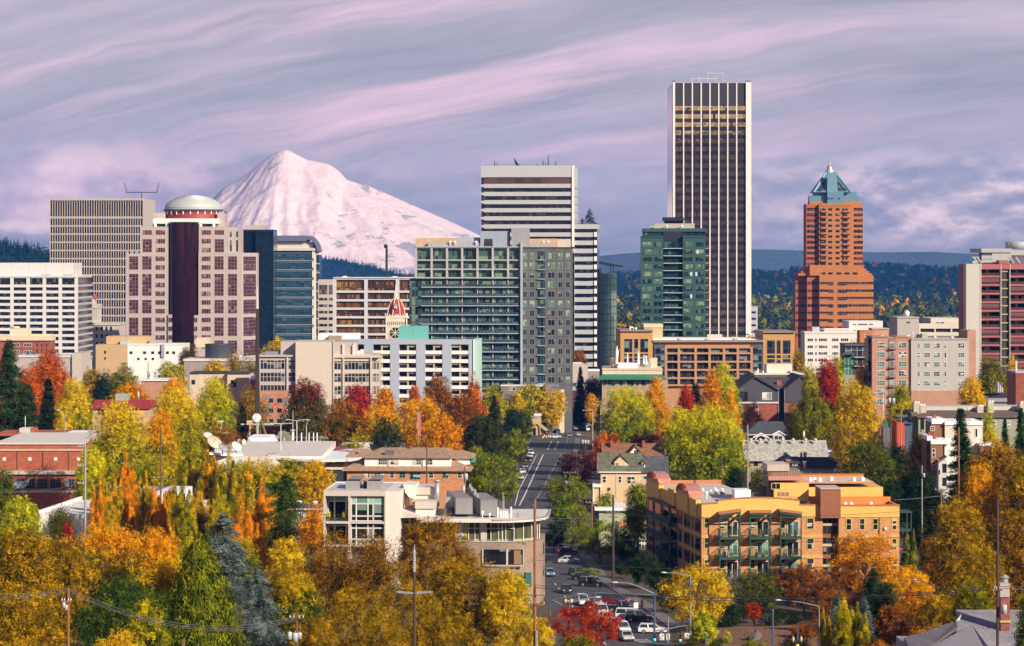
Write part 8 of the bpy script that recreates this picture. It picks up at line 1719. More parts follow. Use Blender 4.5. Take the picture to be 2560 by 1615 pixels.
 for x0,x1 in((716,900),(980,1165),(1243,1430)):
  X0,X1=(b.X(x0),b.X(x1))
  for y in(705,880,1055):
   MB().box(X0,X1,-2.1,-0.02,b.Z(y+14),b.Z(y-6)).build('balcony',GREENM,b.root);b.rail(X0,X1,b.Z(y-78),b.Z(y-78)-b.Z(y-6),-2.06,GREENM,0.22);q=MB()
   for i in range(7):
    yy=-2.0+i*0.3;q.box(X0-0.03,X0+0.03,yy,yy+0.05,b.Z(y-6),b.Z(y-78))
   q.box(X0-0.04,X0+0.04,-2.05,-0.02,b.Z(y-78)-0.06,b.Z(y-78));q.build('side_railing',GREENM,b.root);mid=x0+72
   b.win(x0+8,y-162,x0+58,y-70,WF,GHOUSE,fw=0.09,nv=0,nh=1)
   b.win(mid,y-138,x1-8,y-4,plain('sand_frame',(0.62,0.54,0.34)),GDARK if(x0+y)%2 else GTEAL,fw=0.14,nv=1);rsx=random.Random(x0+y)
   for j in range(4):
    xx=rsx.uniform(X0+0.3,X1-0.9);hh=rsx.uniform(0.4,0.95);o=MB().box(xx,xx+rsx.uniform(0.3,0.6),-1.7,-1.2,b.Z(y-6),b.Z(y-6)+hh)
    o.box(xx+0.05,xx+0.2,-1.65,-1.3,b.Z(y-6)+hh,b.Z(y-6)+hh+0.35)
    o.build('balcony_chair' if j%2 else 'planter',[DARKM,OFFWHITE,plain('terracotta',(0.34,0.1,0.05)),LEAF['limegreen']][rsx.randrange(4)],b.root)
  q=MB()
  for X in(X0,X1-0.16):
   q.box(X,X+0.16,-2.15,-2.0,-1,b.Z(478))
  q.build('balcony_post_frame',GREENM,b.root);lift=0 if x0==980 else 18 if x0<900 else-18;q=MB()
  q.xprism([(X0,b.Z(505+lift*0.7)),(X1,b.Z(505-lift*0.7)),(X1,b.Z(487-lift*0.7)),(X0,b.Z(487+lift*0.7))],-2.3,-2.0)
  q.box(X0,X0+0.16,-2.1,-0.02,b.Z(530),b.Z(505));q.box(X1-0.16,X1,-2.1,-0.02,b.Z(530),b.Z(505));q.box(X0+0.16,X1-0.16,-2.14,-2.02,b.Z(532),b.Z(521))
  q.build('pergola_frame',GREENM,b.root)
  MB().xprism([(X0-0.1,b.Z(486+lift*0.7)),(X1+0.1,b.Z(486-lift*0.7)),(X1+0.1,b.Z(472-lift*0.7)),(X0-0.1,b.Z(472+lift*0.7))],-2.4,-0.2).build('pergola_roof',TC,b.root)
 X1=b.X(2292)
 for i,y in enumerate((660,850)):
  MB().box(X1+0.02,X1+2.6,2,6,b.Z(y+14),b.Z(y)).build('balcony',GREENM,b.root)
 q=MB()
 for dx,dy in((2.45,2),(2.45,5.9),(0.05,2)):
  q.box(X1+dx,X1+dx+0.15,dy,dy+0.15,-1,b.Z(505))
 q.box(X1,X1+2.7,1.9,6.1,b.Z(512),b.Z(503))
 for y in(620,600,810,790):
  q.box(X1+0.1,X1+2.6,1.95,2.03,b.Z(y+3),b.Z(y))
 q.build('balcony_post_frame',GREENM,b.root)
 MB().box(X1+0.6,X1+1.8,3,4,b.Z(850),b.Z(828)).build('balcony_box',plain('signal_red',(0.6,0.05,0.05)),b.root);xs0,d0=(b.X(572),0.0)
 def sd(vx):
  px,_=pxy('O',vx,0);t=(px-1280)/F;c,s_=(math.cos(b.r),math.sin(b.r));ax,ay=(b.ox+xs0*c,b.Y+xs0*s_);ux,uy=(-0.155,0.988);return(t*ay-ax)/(ux-t*uy)
 r2=empty('side_wing',(xs0,0,0),0);r2.parent=b.root;ang=math.atan2(0.155,0.988)-b.r;L=sd(100);r2.rotation_euler=(0,0,math.pi/2+ang)
 def side_box(part,va,vb,za,zb_,p0,p1,m_):
  return MB().box(sd(va),sd(vb),-p1,-p0,za,zb_).build(part,m_,r2)
 def zs(y,s_):
  return wz(pxy('O',0,y)[1],b.Y+s_)-b.zb
 BS=brick('flats_brick_shade',(0.4,0.185,0.085),(0.5,0.25,0.115));top=b.Z(420);side_box('wall',570,100,-1,top-2.4,0,14,BS)  # darker copy of the front brick, the wing's shade put into its colour
 side_box('attic_wall',569,100,top-2.42,top,-0.1,0.5,YE)
 for a_,c_,h in((545,490,1.0),(470,375,2.2),(355,298,1.3),(220,110,2.2)):
  side_box('attic_bay',a_,c_,top-2.4,top+h*0.5,-0.45,0.4,YE)
 MB().box(0.5,L,-14,-0.6,top-0.9,top-0.5).build('roof',RF,r2)
 for a_,c_ in((490,370),(222,112)):
  q=MB();w0,w1=(sd(a_),sd(c_));q.prism([(w0,0.5),(w1,0.5),(w1,-1.8),(w0,-1.8)],top+0.6,top+1.0);n=6
  for i in range(n):
   t0,t1=(math.pi*i/n,math.pi*(i+1)/n);m_=(w0+w1)/2;rr=(w1-w0)/2
   q.add([(m_-rr*math.cos(t0),0.55,top+0.6+rr*0.35*math.sin(t0)),(m_-rr*math.cos(t1),0.55,top+0.6+rr*0.35*math.sin(t1)),(m_-rr*math.cos(t1),-1.9,top+0.6+rr*0.35*math.sin(t1)),(m_-rr*math.cos(t0),-1.9,top+0.6+rr*0.35*math.sin(t0))],[(0,1,2,3)])
  q.build('barrel_roof',RS,r2)
 hts=[top-2.9-i*3.05 for i in range(4)]
 for a_,c_ in((558,520),(500,488),(470,425),(400,372),(150,116),(108,100)):
  for zt_ in hts[:3]:
   MB().box(sd(a_),sd(c_),0.01,0.1,zt_-2.0,zt_).build('window',GDARK,r2)
 for a_,c_ in((365,300),(296,235),(230,168)):
  for zt_ in hts[:4]:
   MB().box(sd(a_),sd(c_),0.02,1.7,zt_-2.75,zt_-2.5).build('balcony',GREENM,r2)
   MB().box(sd(a_),sd(c_),1.62,1.68,zt_-2.5,zt_-1.45).build('railing',panelled('rail_bars',(0.02,0.06,0.055),(0.01,0.02,0.02),0.3,0,0.18),r2)
   MB().box(sd(a_)+0.4,sd(c_)-0.4,0.01,0.08,zt_-2.4,zt_-0.1).build('balcony_door',GDARK,r2)
  q=MB()
  for s_ in(sd(a_),sd(c_)-0.15):
   q.box(s_,s_+0.15,1.55,1.7,-1,top-2.2)
  q.box(sd(a_),sd(c_),0.02,1.75,top-2.35,top-2.15);q.build('balcony_post_frame',GREENM,r2)
 side_box('string_course',569,100,hts[1]+0.35,hts[1]+0.65,-0.08,0.0,plain('band_yellow',(0.62,0.36,0.12)))
 side_box('string_course',569,100,hts[2]+0.35,hts[2]+0.65,-0.08,0.0,plain('band_yellow',(0.62,0.36,0.12)))
 MB().box(L-0.4,L,-14,0,top-0.5,top+0.3).build('coping',TC,r2);rsv=random.Random(9)
 for x,y in((315,268),(362,258),(455,300),(560,245),(580,262),(615,275),(700,270),(752,268),(765,290),(518,325),(550,340),(580,350),(615,372),(650,330),(690,330),(745,335),(480,265)):
  px,py=pxy('O',x,y+14);zz=b.zb+zr;Yv=(CZ-zz)*F/(py-H0);Yv=min(max(Yv,b.Y+1.5),b.Y+24);lp=Vector((wx(px,Yv)-b.ox,Yv-b.Y))
  lx=lp.x*math.cos(b.r)+lp.y*math.sin(b.r);ly=-lp.x*math.sin(b.r)+lp.y*math.cos(b.r);h=rsv.uniform(0.7,1.6);r=rsv.uniform(0.22,0.4)
  MB().lathe([(r*0.6,zr-0.5),(r*0.6,zr+h*0.6),(r,zr+h*0.65),(r,zr+h*0.9),(0.05,zr+h)],10,(lx,ly)).build('roof_vent',ROOFW if rsv.random()<0.8 else STEEL,b.root,True)
 for x,d in((1600,10.5),(1640,11),(1680,10),(1800,12),(1990,10.5),(2075,11.5)):
  MB().lathe([(0.35,zq+0.2),(0.35,zq+0.8),(0.05,zq+1.0)],10,(b.X(x),d)).build('roof_vent',ROOFW,b.root,True)
 for x,d in((1790,3.0),(1855,3.5),(1905,3.2),(2080,3.5),(1540,4)):
  MB().lathe([(0.32,b.Z(470)),(0.32,b.Z(470)+0.8),(0.05,b.Z(470)+1.0)],10,(b.X(x),d)).build('roof_vent',ROOFW,b.root,True)
 b.rail(b.X(1340),b.X(1600),b.Z(366),b.Z(366)-b.Z(420),1.4,GREENM,0.5)
 for x in(1240,1275,1310):
  b.box('terrace_chair',x,322,x+24,356,3.5,4.3,plain('cedar_fence',(0.3,0.18,0.1)))
def sage_house():
 b=Bld('apartment_house','sage green sided house with an orange band, white windows and a flat roof','N',920,515)
 SG=panelled('sage_siding',(0.36,0.4,0.24),(0.3,0.34,0.2),0,0.3,0.04,var=0.06);b.box('wall',978,245,1560,800,0,12,SG,ground=True)
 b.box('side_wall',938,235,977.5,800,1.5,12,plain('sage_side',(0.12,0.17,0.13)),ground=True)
 b.box('orange_band',1165,316,1560,395,-0.1,-0.004,plain('band_orange',(0.58,0.2,0.06)));b.box('cornice',970,232,1562,247,-0.35,12.3,GREENM)
 b.box('parapet',938,212,1562,233,-0.15,12.2,ROOFW);b.box('roof_hatch',1255,192,1312,214,4,6,ROOFW);b.box('chimney',968,196,985,222,4,5,BRO)
 b.box('roof_hatch',1030,212,1070,230,5,7,plain('moss_hatch',(0.22,0.28,0.14)))
 for x0,x1 in((1145,1168),(1202,1230)):
  b.win(x0,318,x1,362,WINWHITE,GHOUSE,fw=0.08,nv=0,nh=1,d=-0.14)
 b.wins([(1326,1384),(1418,1475)],[(318,394)],WINWHITE,GHOUSE,fw=0.12,nv=1,nh=1,d=-0.14)
 b.win(1295,506,1440,586,WINWHITE,GHOUSE,fw=0.12,nv=4,nh=0,d=-0.08);b.box('wall',1436,245,1440,250,0.1,0.2,SG)
def townhouses():
 b=Bld('townhouse','long grey-green townhouse row with a brown roof and boxed chimneys','J',1105,640,2)
 GW_=plain('grey_green_lap',(0.28,0.31,0.22),0.8,0.06);b.box('wall',1160,628,2080,1100,0,14,GW_,ground=True)
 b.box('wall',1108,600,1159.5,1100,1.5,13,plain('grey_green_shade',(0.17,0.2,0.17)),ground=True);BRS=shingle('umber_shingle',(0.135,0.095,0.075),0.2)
 hip(b,1165,2090,1230,2090,572,624,0,14,BRS,over=0.7,dm=6)
 MB().yprism([(0.8,b.Z(628)),(0.8,b.Z(606)),(5,b.Z(570,5)),(9,b.Z(570,5)),(13,b.Z(606)),(13,b.Z(628))],b.X(1106),b.X(1166)).build('roof',BRS,b.root)
 b.box('roof_deck',1228,540,2090,574,6.1,13,plain('pale_deck',(0.5,0.49,0.47)))
 for x0,x1,y0,y1 in((1120,1178,512,572),(1168,1228,532,585),(1670,1722,542,600),(1760,1812,505,560),(2035,2075,512,550)):
  b.box('chimney',x0,y0,x1,y1,3.2,5.6,plain('sand_chimney',(0.48,0.44,0.34)))
  for i in range(2):
   b.cyl('chimney_pot',x0+15+i*25,y0-16,y0,0.3,4.2,WHITE,8)
 b.box('skylight',1585,545,1625,566,6,7.5,CREAM);b.win(1178,638,1208,738,WINDARK,GDARK,fw=0.1,nv=0)
 b.wins([(1770,1830),(1925,1952)],[(665,728)],WINWHITE,GHOUSE,fw=0.14,nv=1,nh=1);b.win(1600,645,1700,668,WINDARK,GDARK,fw=0.1,nv=2)
 r=Bld('townhouse','modern row house, brown on one face and white on the other, with white roof edge','J',1235,555)
 BW=plain('brown_panel',(0.24,0.115,0.055),0.75,0.1);WW=plain('warm_white_panel',(0.66,0.59,0.5),0.7,0.06)
 r.box('wall',1272,680,1388,1300,4,12,BW,ground=True);r.box('wall',1388.5,690,1712,1300,3.4,14,WW,ground=True)
 r.box('parapet',1275,645,1390,690,3.7,12.3,ROOFW);r.box('parapet',1388,668,1714,700,3.1,14.3,ROOFW)
 r.win(1288,718,1328,760,WINWHITE,GDARK,fw=0.1,nv=1,nh=1,d=3.95);r.win(1672,738,1698,815,WINWHITE,GHOUSE,fw=0.1,nv=0,d=3.35)
 r.box('chimney',1286,608,1312,652,6,7,BRK)
 for x in(1370,1470,1620):
  r.cyl('roof_dome',x,650,670,0.9,6,ROOFW,12,0.3)
 r.box('rear_wall',1695,878,1815,1300,0,8,BW,ground=True);r.box('rear_parapet',1690,860,1818,880,-0.2,8.2,ROOFW)
 s=Bld('townhouse','nearer modern row house in brown and grey-white with a bay and white roof edge','J',1230,530)
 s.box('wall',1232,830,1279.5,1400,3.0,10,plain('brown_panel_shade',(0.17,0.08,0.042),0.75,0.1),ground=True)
 s.box('wall',1280,862,1386,1400,2,10,BW,ground=True);s.box('wall',1386.5,868,1520,1400,2.6,10,WHITE,ground=True)
 s.box('parapet',1236,795,1282,835,2.7,10.2,ROOFW);s.box('parapet',1280,835,1440,870,1.7,10.3,ROOFW)
 s.box('bay_wall',1330,1000,1405,1400,-0.6,2.5,plain('cool_white_panel',(0.56,0.54,0.55)),ground=True)
 MB().xprism([(s.X(1326),s.Z(1008)),(s.X(1398),s.Z(962)),(s.X(1400),s.Z(975)),(s.X(1330),s.Z(1022))],-0.9,2.5).build('bay_roof',plain('slate_bay',(0.09,0.085,0.1)),s.root)
 s.wins([(1290,1322)],[(910,985),(1022,1090)],WINWHITE,GHOUSE,fw=0.1,nv=0,nh=1,d=1.95)
 s.wins([(1364,1400)],[(1032,1108),(1150,1220)],WINDARK,GDARK,fw=0.1,nv=0,d=-0.65);s.win(1334,1085,1344,1122,WINDARK,GDARK,fw=0.06,nv=0,d=-0.65)
 s.wins([(1252,1264)],[(880,945),(1000,1050)],WINDARK,GDARK,fw=0.08,nv=0,d=2.95)
 for x in(1258,1300):
  s.box('chimney',x-10,758,x+10,800,5,6,BRK)
 for x in(1340,1395,1425):
  s.cyl('roof_dome',x,812,838,0.8,5,ROOFW,12,0.3)
 w=Bld('retaining_wall','dark stone retaining wall with a green fence beside the steep street','J',850,700,cat='wall')
 w.box('wall',855,720,960,1000,0,3,plain('dark_stone',(0.14,0.13,0.14),0.9,0.3,1.5),ground=True)
 MB().xprism([(w.X(855),w.Z(640)),(w.X(960),w.Z(745)),(w.X(960),w.Z(765)),(w.X(855),w.Z(722))],0.5,0.8).build('fence',plain('green_fence',(0.03,0.16,0.1)),w.root)
 c=Bld('house','small house with an orange-red wall and a blue roof by the steep street','J',970,640)
 c.box('wall',985,680,1045,1000,0,8,plain('orange_red_wall',(0.5,0.085,0.03)),ground=True)
 c.box('wall',970,670,984.5,1000,-0.3,8,plain('shutter_red',(0.4,0.05,0.04)),ground=True)
 MB().yprism([(-0.6,c.Z(690)),(5,c.Z(640,5)),(9,c.Z(690))],c.X(1046),c.X(1108)).build('roof',plain('blue_roof',(0.05,0.1,0.2)),c.root)
 c.box('side_wall',1048,692,1105,1000,0,8,plain('blue_wall',(0.06,0.1,0.16)),ground=True)
def corner_roof():
 b=Bld('house','grey shingled house roof with a red brick chimney in the lower corner','Q',830,262)
 SH=shingle('violet_grey_shingle',(0.24,0.235,0.265),0.16,0.3);SD=shingle('dark_grey_shingle',(0.13,0.125,0.145),0.18,0.3);zb_=b.zb
 def pt(vx,vy,Y):
  px,py=pxy('Q',vx,vy);p=P3(px,py,Y);return(p.x-b.ox,p.y-b.Y,p.z-zb_)
 def plane(pts,m,part='roof',th=0.22):
  n=len(pts)
  MB().add(pts+[(x,y,z-th)for x,y,z in pts],[tuple(range(n)),tuple(range(2*n-1,n-1,-1))]+[(i,n+i,n+(i+1)%n,(i+1)%n)for i in range(n)]).build(part,m,b.root)
 plane([pt(1330,1175,275),pt(1990,1175,275),pt(1990,1560,262),pt(1330,1500,264)],SH)
 plane([pt(835,1440,266),pt(1330,1280,272),pt(1345,1340,268),pt(1080,1519,262),pt(880,1530,262)],SD)
 plane([pt(1060,1540,258),pt(1480,1315,268),pt(1640,1530,257),pt(1640,1580,256),pt(1060,1580,256)],panelled('seamed_grey',(0.27,0.26,0.29),(0.13,0.12,0.14),0.75,0,0.08))
 plane([pt(1480,1315,268),pt(1660,1400,270),pt(1860,1490,264),pt(1640,1530,257)],SH)
 MB().box(b.X(900),b.X(1990),1,10,-1,b.Z(1560)).build('wall',plain('grey_lap',(0.3,0.29,0.3)),b.root);q=MB()
 a0,a1,a2=(pt(1330,1172,275),pt(1318,1280,272),pt(1350,1280,272));q.xprism([(a0[0],a0[2]),(a1[0],a1[2]),(a2[0],a2[2])],9.5,10)
 q.build('gable_board',OFFWHITE,b.root);b.box('chimney',1755,960,1840,1290,6,7.6,brick('chimney_brick',(0.2,0.06,0.05),(0.3,0.1,0.08)))
 b.box('chimney_cap',1748,925,1838,962,5.8,7.8,CONC);b.cyl('chimney_pot',1793,870,925,0.32,6.8,STEEL,10)
 b.cyl('chimney_cowl',1793,843,870,0.5,6.8,STEEL,10,0.1);b.box('flashing',1750,1280,1850,1296,5.8,7.8,plain('yellow_flashing',(0.5,0.45,0.15)))
for f_ in(brick_school,low_white,broadcaster,hip_house,lofts,cream_house,orange_infill,craftsman,yellow_flats,sage_house,townhouses,corner_roof):
 f_()
TYRE=plain('tyre_rubber',(0.015,0.015,0.016),0.9,0.1);RIM=plain('wheel_rim',(0.4,0.4,0.42),0.35,0.1,metal=0.6)
CGL=glass('car_glass',(0.03,0.05,0.065),(9,9),(0.05,0.06,0.07),0,rough=0.04,refl=0.25,wob=0);HEADL=plain('headlamp',(0.75,0.75,0.7),0.2,0.05)
TAILL=plain('tail_lamp',(0.35,0.02,0.02),0.3,0.05)
def paint(name,c):
 if name in MATS:
  return MATS[name]
 m,t,bs=_new(name);bs.inputs['Base Color'].default_value=(*c,1);bs.inputs['Roughness'].default_value=0.3;bs.inputs['Coat Weight'].default_value=0.5
 MATS[name]=m
 return m
PAINTS={k:paint('paint_'+k,c)for k,c in dict(white=(0.72,0.73,0.74),silver=(0.48,0.49,0.48),black=(0.012,0.013,0.016),green=(0.012,0.035,0.033),navy=(0.02,0.03,0.07),red=(0.17,0.012,0.018),grey=(0.16,0.18,0.2),teal=(0.06,0.15,0.18),blue=(0.12,0.2,0.34)).items()}
CARS={'sedan':([(-2.3,0.3),(-2.33,0.72),(-2.2,0.93),(-1.5,0.98),(1.0,0.98),(2.05,0.82),(2.3,0.62),(2.3,0.3)],(-1.75,1.1,0.97),(-1.0,0.35,1.46),1.78),'wagon':([(-2.3,0.3),(-2.33,0.8),(-2.28,0.98),(1.0,0.98),(2.05,0.84),(2.3,0.62),(2.3,0.3)],(-2.25,1.1,0.97),(-1.95,0.3,1.5),1.76),'suv':([(-2.3,0.4),(-2.35,0.9),(-2.3,1.1),(1.0,1.1),(2.1,1.0),(2.3,0.72),(2.3,0.4)],(-2.28,1.1,1.09),(-2.1,0.4,1.8),1.88),'van':([(-2.4,0.35),(-2.45,1.0),(-2.4,1.12),(1.5,1.12),(2.25,0.92),(2.4,0.65),(2.4,0.35)],(-2.4,1.75,1.11),(-2.3,0.75,1.86),1.92),'pickup':([(-2.6,0.45),(-2.65,1.1),(1.0,1.12),(2.25,1.02),(2.45,0.75),(2.45,0.45)],(-0.9,1.15,1.11),(-0.7,0.45,1.82),1.92)}
CPROTO={}
def car_proto(kind):
 if kind in CPROTO:
  return CPROTO[kind]
 prof,(a0,a1,az),(t0,t1,tz),w=CARS[kind];h,e=(w/2,w/2-0.2);body=MB().xprism(prof,-h,h);body.box(t0,t1,-e,e,tz-0.02,tz+0.06)
 for xa,xb in((a0,t0),(a1,t1),((a0+a1)/2-0.1,(t0+t1)/2)):
  for s in(-1,1):
   body.cyl((xa,s*(h-0.07),az),(xb,s*e,tz),0.06,n=5)
 if kind=='pickup':
  body.box(-2.55,-1.0,-h+0.12,h-0.12,1.115,1.13)
 gl=MB().prism([(a0+0.05,-h+0.1),(a1-0.05,-h+0.1),(a1-0.05,h-0.1),(a0+0.05,h-0.1)],az,tz-0.021,0,[(t0+0.05,-e+0.03),(t1-0.05,-e+0.03),(t1-0.05,e-0.03),(t0+0.05,e-0.03)])
 parts=[('body',body.mesh('car_body',PAINTS['white'])),('car_window',gl.mesh('car_window',CGL))];wr=0.33 if kind in('sedan','wagon','van')else 0.39
 wl=MB().cyl((0,-0.11,0),(0,0.11,0),wr,n=16).mesh('wheel',TYRE);rm=MB().cyl((0,-0.125,0),(0,0.125,0),wr*0.62,n=12).mesh('rim',RIM)
 x0,x1=(prof[0][0],prof[-1][0])
 CPROTO[kind]=(parts,wl,rm,wr,(x0,x1,h),MB().box(-0.03,0.05,-0.2,0.2,-0.09,0.09).mesh('headlight',HEADL),MB().box(-0.05,0.03,-0.14,0.14,-0.12,0.12).mesh('tail_light',TAILL),MB().box(x1-0.05,x1+0.1,-h+0.06,h-0.06,0.32,0.5).box(x0-0.1,x0+0.05,-h+0.06,h-0.06,0.34,0.52).mesh('bumper',DARKM))
 return CPROTO[kind]
YT=np.linspace(200,1700,3001);PYT=H0+(CZ-np.array([g(y)for y in YT]))/YT*F
def y_at(py):
 """distance at which flat ground shows at this picture row"""
 return float(np.interp(-py,-PYT,YT))
def car(kind,col,px,py,heading,label,group='cars on the street'):
 Y=y_at(py);parts,wl,rm,wr,(x0,x1,h),hl,tl,bm=car_proto(kind)
 r=tag(empty(('parked_car' if 'parked' in label else 'car')if kind not in('van','pickup')else kind.replace('pickup','pickup_truck'),(wx(px,Y),Y,g(Y)+0.035),R(heading)),label,{'van':'van','pickup':'pickup truck'}.get(kind,'car'),group)
 f_=0.86 if Y<520 else 1.0;r.scale=(f_,f_,f_)
 for n,me in parts:
  o=link(bpy.data.objects.new(n,me),r)
  if n=='body':
   o.material_slots[0].link='OBJECT';o.material_slots[0].material=PAINTS[col]
 for x in(x0+0.85,x1-0.85):
  for s in(-1,1):
   o=link(bpy.data.objects.new('wheel',wl),r);o.location=(x,s*(h-0.1),wr);link(bpy.data.objects.new('rim',rm),o)
 for s in(-1,1):
  o=link(bpy.data.objects.new('headlight',hl),r);o.location=(x1,s*(h-0.3),0.7 if kind in('sedan','wagon')else 0.84)
  o=link(bpy.data.objects.new('tail_light',tl),r);o.location=(x0,s*(h-0.2),0.82)
 link(bpy.data.objects.new('bumper',bm),r)
PK='cars parked along the street'
for c in[('sedan','silver',1422,1408,2,'silver sedan side-on at the sunlit driveway by the loft corner'),('sedan','blue',1374,1440,-84,'pale blue sedan half hidden under the dark street tree',PK),('wagon','green',1450,1438,-12,'dark green station wagon, first of the nose-in parked row',PK),('sedan','black',1460,1450,-14,'dark sedan tucked behind the black off-roader',PK),('suv','black',1478,1466,-12,'black off-roader with pale wheel arches parked nose-in',PK),('sedan','green',1416,1482,-88,'dark green sedan driving alone toward the crossing'),('van','red',1540,1511,-14,'maroon van parked nose-in',PK),('pickup','black',1556,1529,-10,'black pickup truck with a pale load bed rail, parked beside the maroon van',PK),('suv','black',1600,1554,-10,'black estate off-roader between the pickup and the white wagon',PK),('van','white',1576,1549,-10,'white van almost hidden behind the black estate',PK),('wagon','white',1632,1583,-6,'white station wagon nearest the green signal light',PK),('suv','white',1457,1513,-82,'white off-roader at the rear of the queue, above the red tree'),('sedan','red',1478,1524,-82,'dark red car just behind the white pickup-like van in the queue'),('van','white',1502,1537,-80,'tall white van in the middle of the waiting queue'),('sedan','white',1516,1553,-80,'white sedan touching the red tree in the waiting queue'),('sedan','white',1537,1569,-80,'white sedan, third from the head of the queue'),('suv','white',1556,1582,-80,'white off-roader, second in the waiting queue'),('sedan','silver',1565,1601,-80,'pale car with a dark bumper heading the waiting queue'),('sedan','red',1419,1385,5,'dark red car under the street trees above the silver sedan',PK),('suv','silver',1300,1199,-85,'silver off-roader, lowest of the parked line by the bike lane',PK),('sedan','white',1306,1184,-85,'white sedan, second up in the parked line',PK),('wagon','grey',1312,1170,-85,'grey wagon, third up in the parked line',PK),('suv','black',1319,1156,-85,'black off-roader in the parked line below two pale cars',PK),('sedan','silver',1324,1144,-85,'silver sedan, next to last in the parked line',PK),('suv','white',1327,1137,-85,'white car at the upper end of the parked line',PK),('suv','white',1389,1096,-4,'white off-roader turning side-on across the junction'),('sedan','navy',1412,1097,-88,'dark blue sedan waiting just beside the white off-roader'),('suv','grey',1423,1092,-86,'grey off-roader in the middle lane of the junction'),('sedan','silver',1446,1090,-86,'silver sedan alone in the far lane of the junction'),('van','green',1394,1084,-80,'dark green van at the awning of the corner shop'),('suv','teal',1428,1073,-86,'teal off-roader in the distant traffic'),('sedan','silver',1438,1075,-86,'pale sedan in the distant traffic beside the teal one'),('sedan','blue',1456,1072,-86,'pale blue car in the distant traffic'),('suv','blue',1464,1067,-86,'blue-white car last in the distant traffic'),('sedan','black',1420,1076,-86,'black sedan at the kerb of the distant traffic',PK),('suv','navy',2283,1322,-80,'dark blue car parked on the steep street behind the arborvitae',PK),('van','white',2316,1368,-70,'white roofed van parked below the grey roadside shrub',PK),('sedan','red',2326,1386,-70,'red car in front of the white roofed van',PK),('suv','red',815,1099,-20,'dark red off-roader behind the studio guard rail',PK),('sedan','white',848,1103,-15,'white sedan at the end of the studio guard rail',PK),('sedan','white',1549,1256,10,'white car parked beside the cream house',PK)]:
 car(*c)
def box_truck(px,py,label,cabc,boxc,amber,name='truck'):
 Y=y_at(py);r=tag(empty(name,(wx(px,Y),Y,g(Y)+0.035),R(-88)),label,'truck','cars on the street')
 MB().box(-3.5,1.6,-1.2,1.2,0.8,3.3).build('cargo_box',boxc,r)
 MB().xprism([(1.65,0.6),(3.6,0.6),(3.6,1.6),(3.2,2.6),(1.65,2.7)],-1.1,1.1).build('cab',cabc,r)
 MB().add([(3.62,-0.95,1.65),(3.62,0.95,1.65),(3.26,0.95,2.5),(3.26,-0.95,2.5)],[(0,1,2,3)]).build('windscreen',CGL,r)
 for x in(-2.4,2.6):
  for s in(-1,1):
   MB().cyl((x,s*1.0-0.14,0.5),(x,s*1.0+0.14,0.5),0.5,n=14).build('wheel',TYRE,r)
 for s in(-1,1):
  MB().cyl((3.58,s*0.85,1.1),(3.72,s*0.85,1.1),0.3 if amber else 0.16,n=10).build('headlight',amber or HEADL,r)
box_truck(1471,1078,'pale blue-white box truck among the distant traffic',PAINTS['white'],paint('pale_blue_box',(0.42,0.5,0.58)),None)
box_truck(1479,1056,'tall red truck with two glowing amber lamps far down the street',PAINTS['red'],PAINTS['red'],emit('amber_lamp',(1.0,0.42,0.03),4.0))
OB_=plain('barrel_orange',(0.75,0.2,0.05),0.6,0.05)
for i,(px,py)in enumerate(((1357,1096),(1361,1093),(1366,1095),(1371,1093))):
 Y=y_at(py)
 r=tag(empty('traffic_barrel',(wx(px,Y),Y,g(Y)+0.05)),'orange and white striped traffic barrel at the corner shop crossing','traffic barrel','traffic barrels by the corner shop')
 MB().lathe([(0.3,0),(0.28,0.35),(0.27,0.7),(0.25,1.0),(0.05,1.05)],12).build('barrel',OB_,r,True)
 for z in(0.3,0.65):
  MB().lathe([(0.305,z),(0.3,z+0.18)],12).build('white_band',WHITE,r)
for px,py in((1397,1071),(1405,1073)):
 Y=y_at(py)
 r=tag(empty('parasol',(wx(px,Y),Y,g(Y)+0.16)),'small red parasol on the pavement past the corner shop','parasol','red parasols past the corner shop')
 MB().lathe([(0.75,1.7),(0.5,2.1),(0.05,2.4)],10).build('canopy',plain('parasol_red',(0.62,0.03,0.05)),r)
 MB().cyl((0,0,0),(0,0,2.3),0.04,n=5).build('pole',STEEL,r)
WOOD=plain('pole_wood',(0.15,0.085,0.055),0.9,0.3,2.0);WOODR=plain('pole_wood_red',(0.3,0.12,0.06),0.9,0.25,2.0)
WOODD=plain('pole_wood_dark',(0.07,0.045,0.04),0.9,0.3,2.0);WOODG=plain('pole_wood_grey',(0.3,0.27,0.25),0.9,0.2,2.0)
GALV=plain('lamp_grey',(0.24,0.29,0.34),0.45,0.12,metal=0.2);BLUEP=plain('signal_pole_blue',(0.06,0.1,0.17),0.5,0.15)
CANM=plain('transformer_grey',(0.5,0.53,0.56),0.45,0.08);INS=plain('insulator',(0.42,0.44,0.5),0.3,0.1)
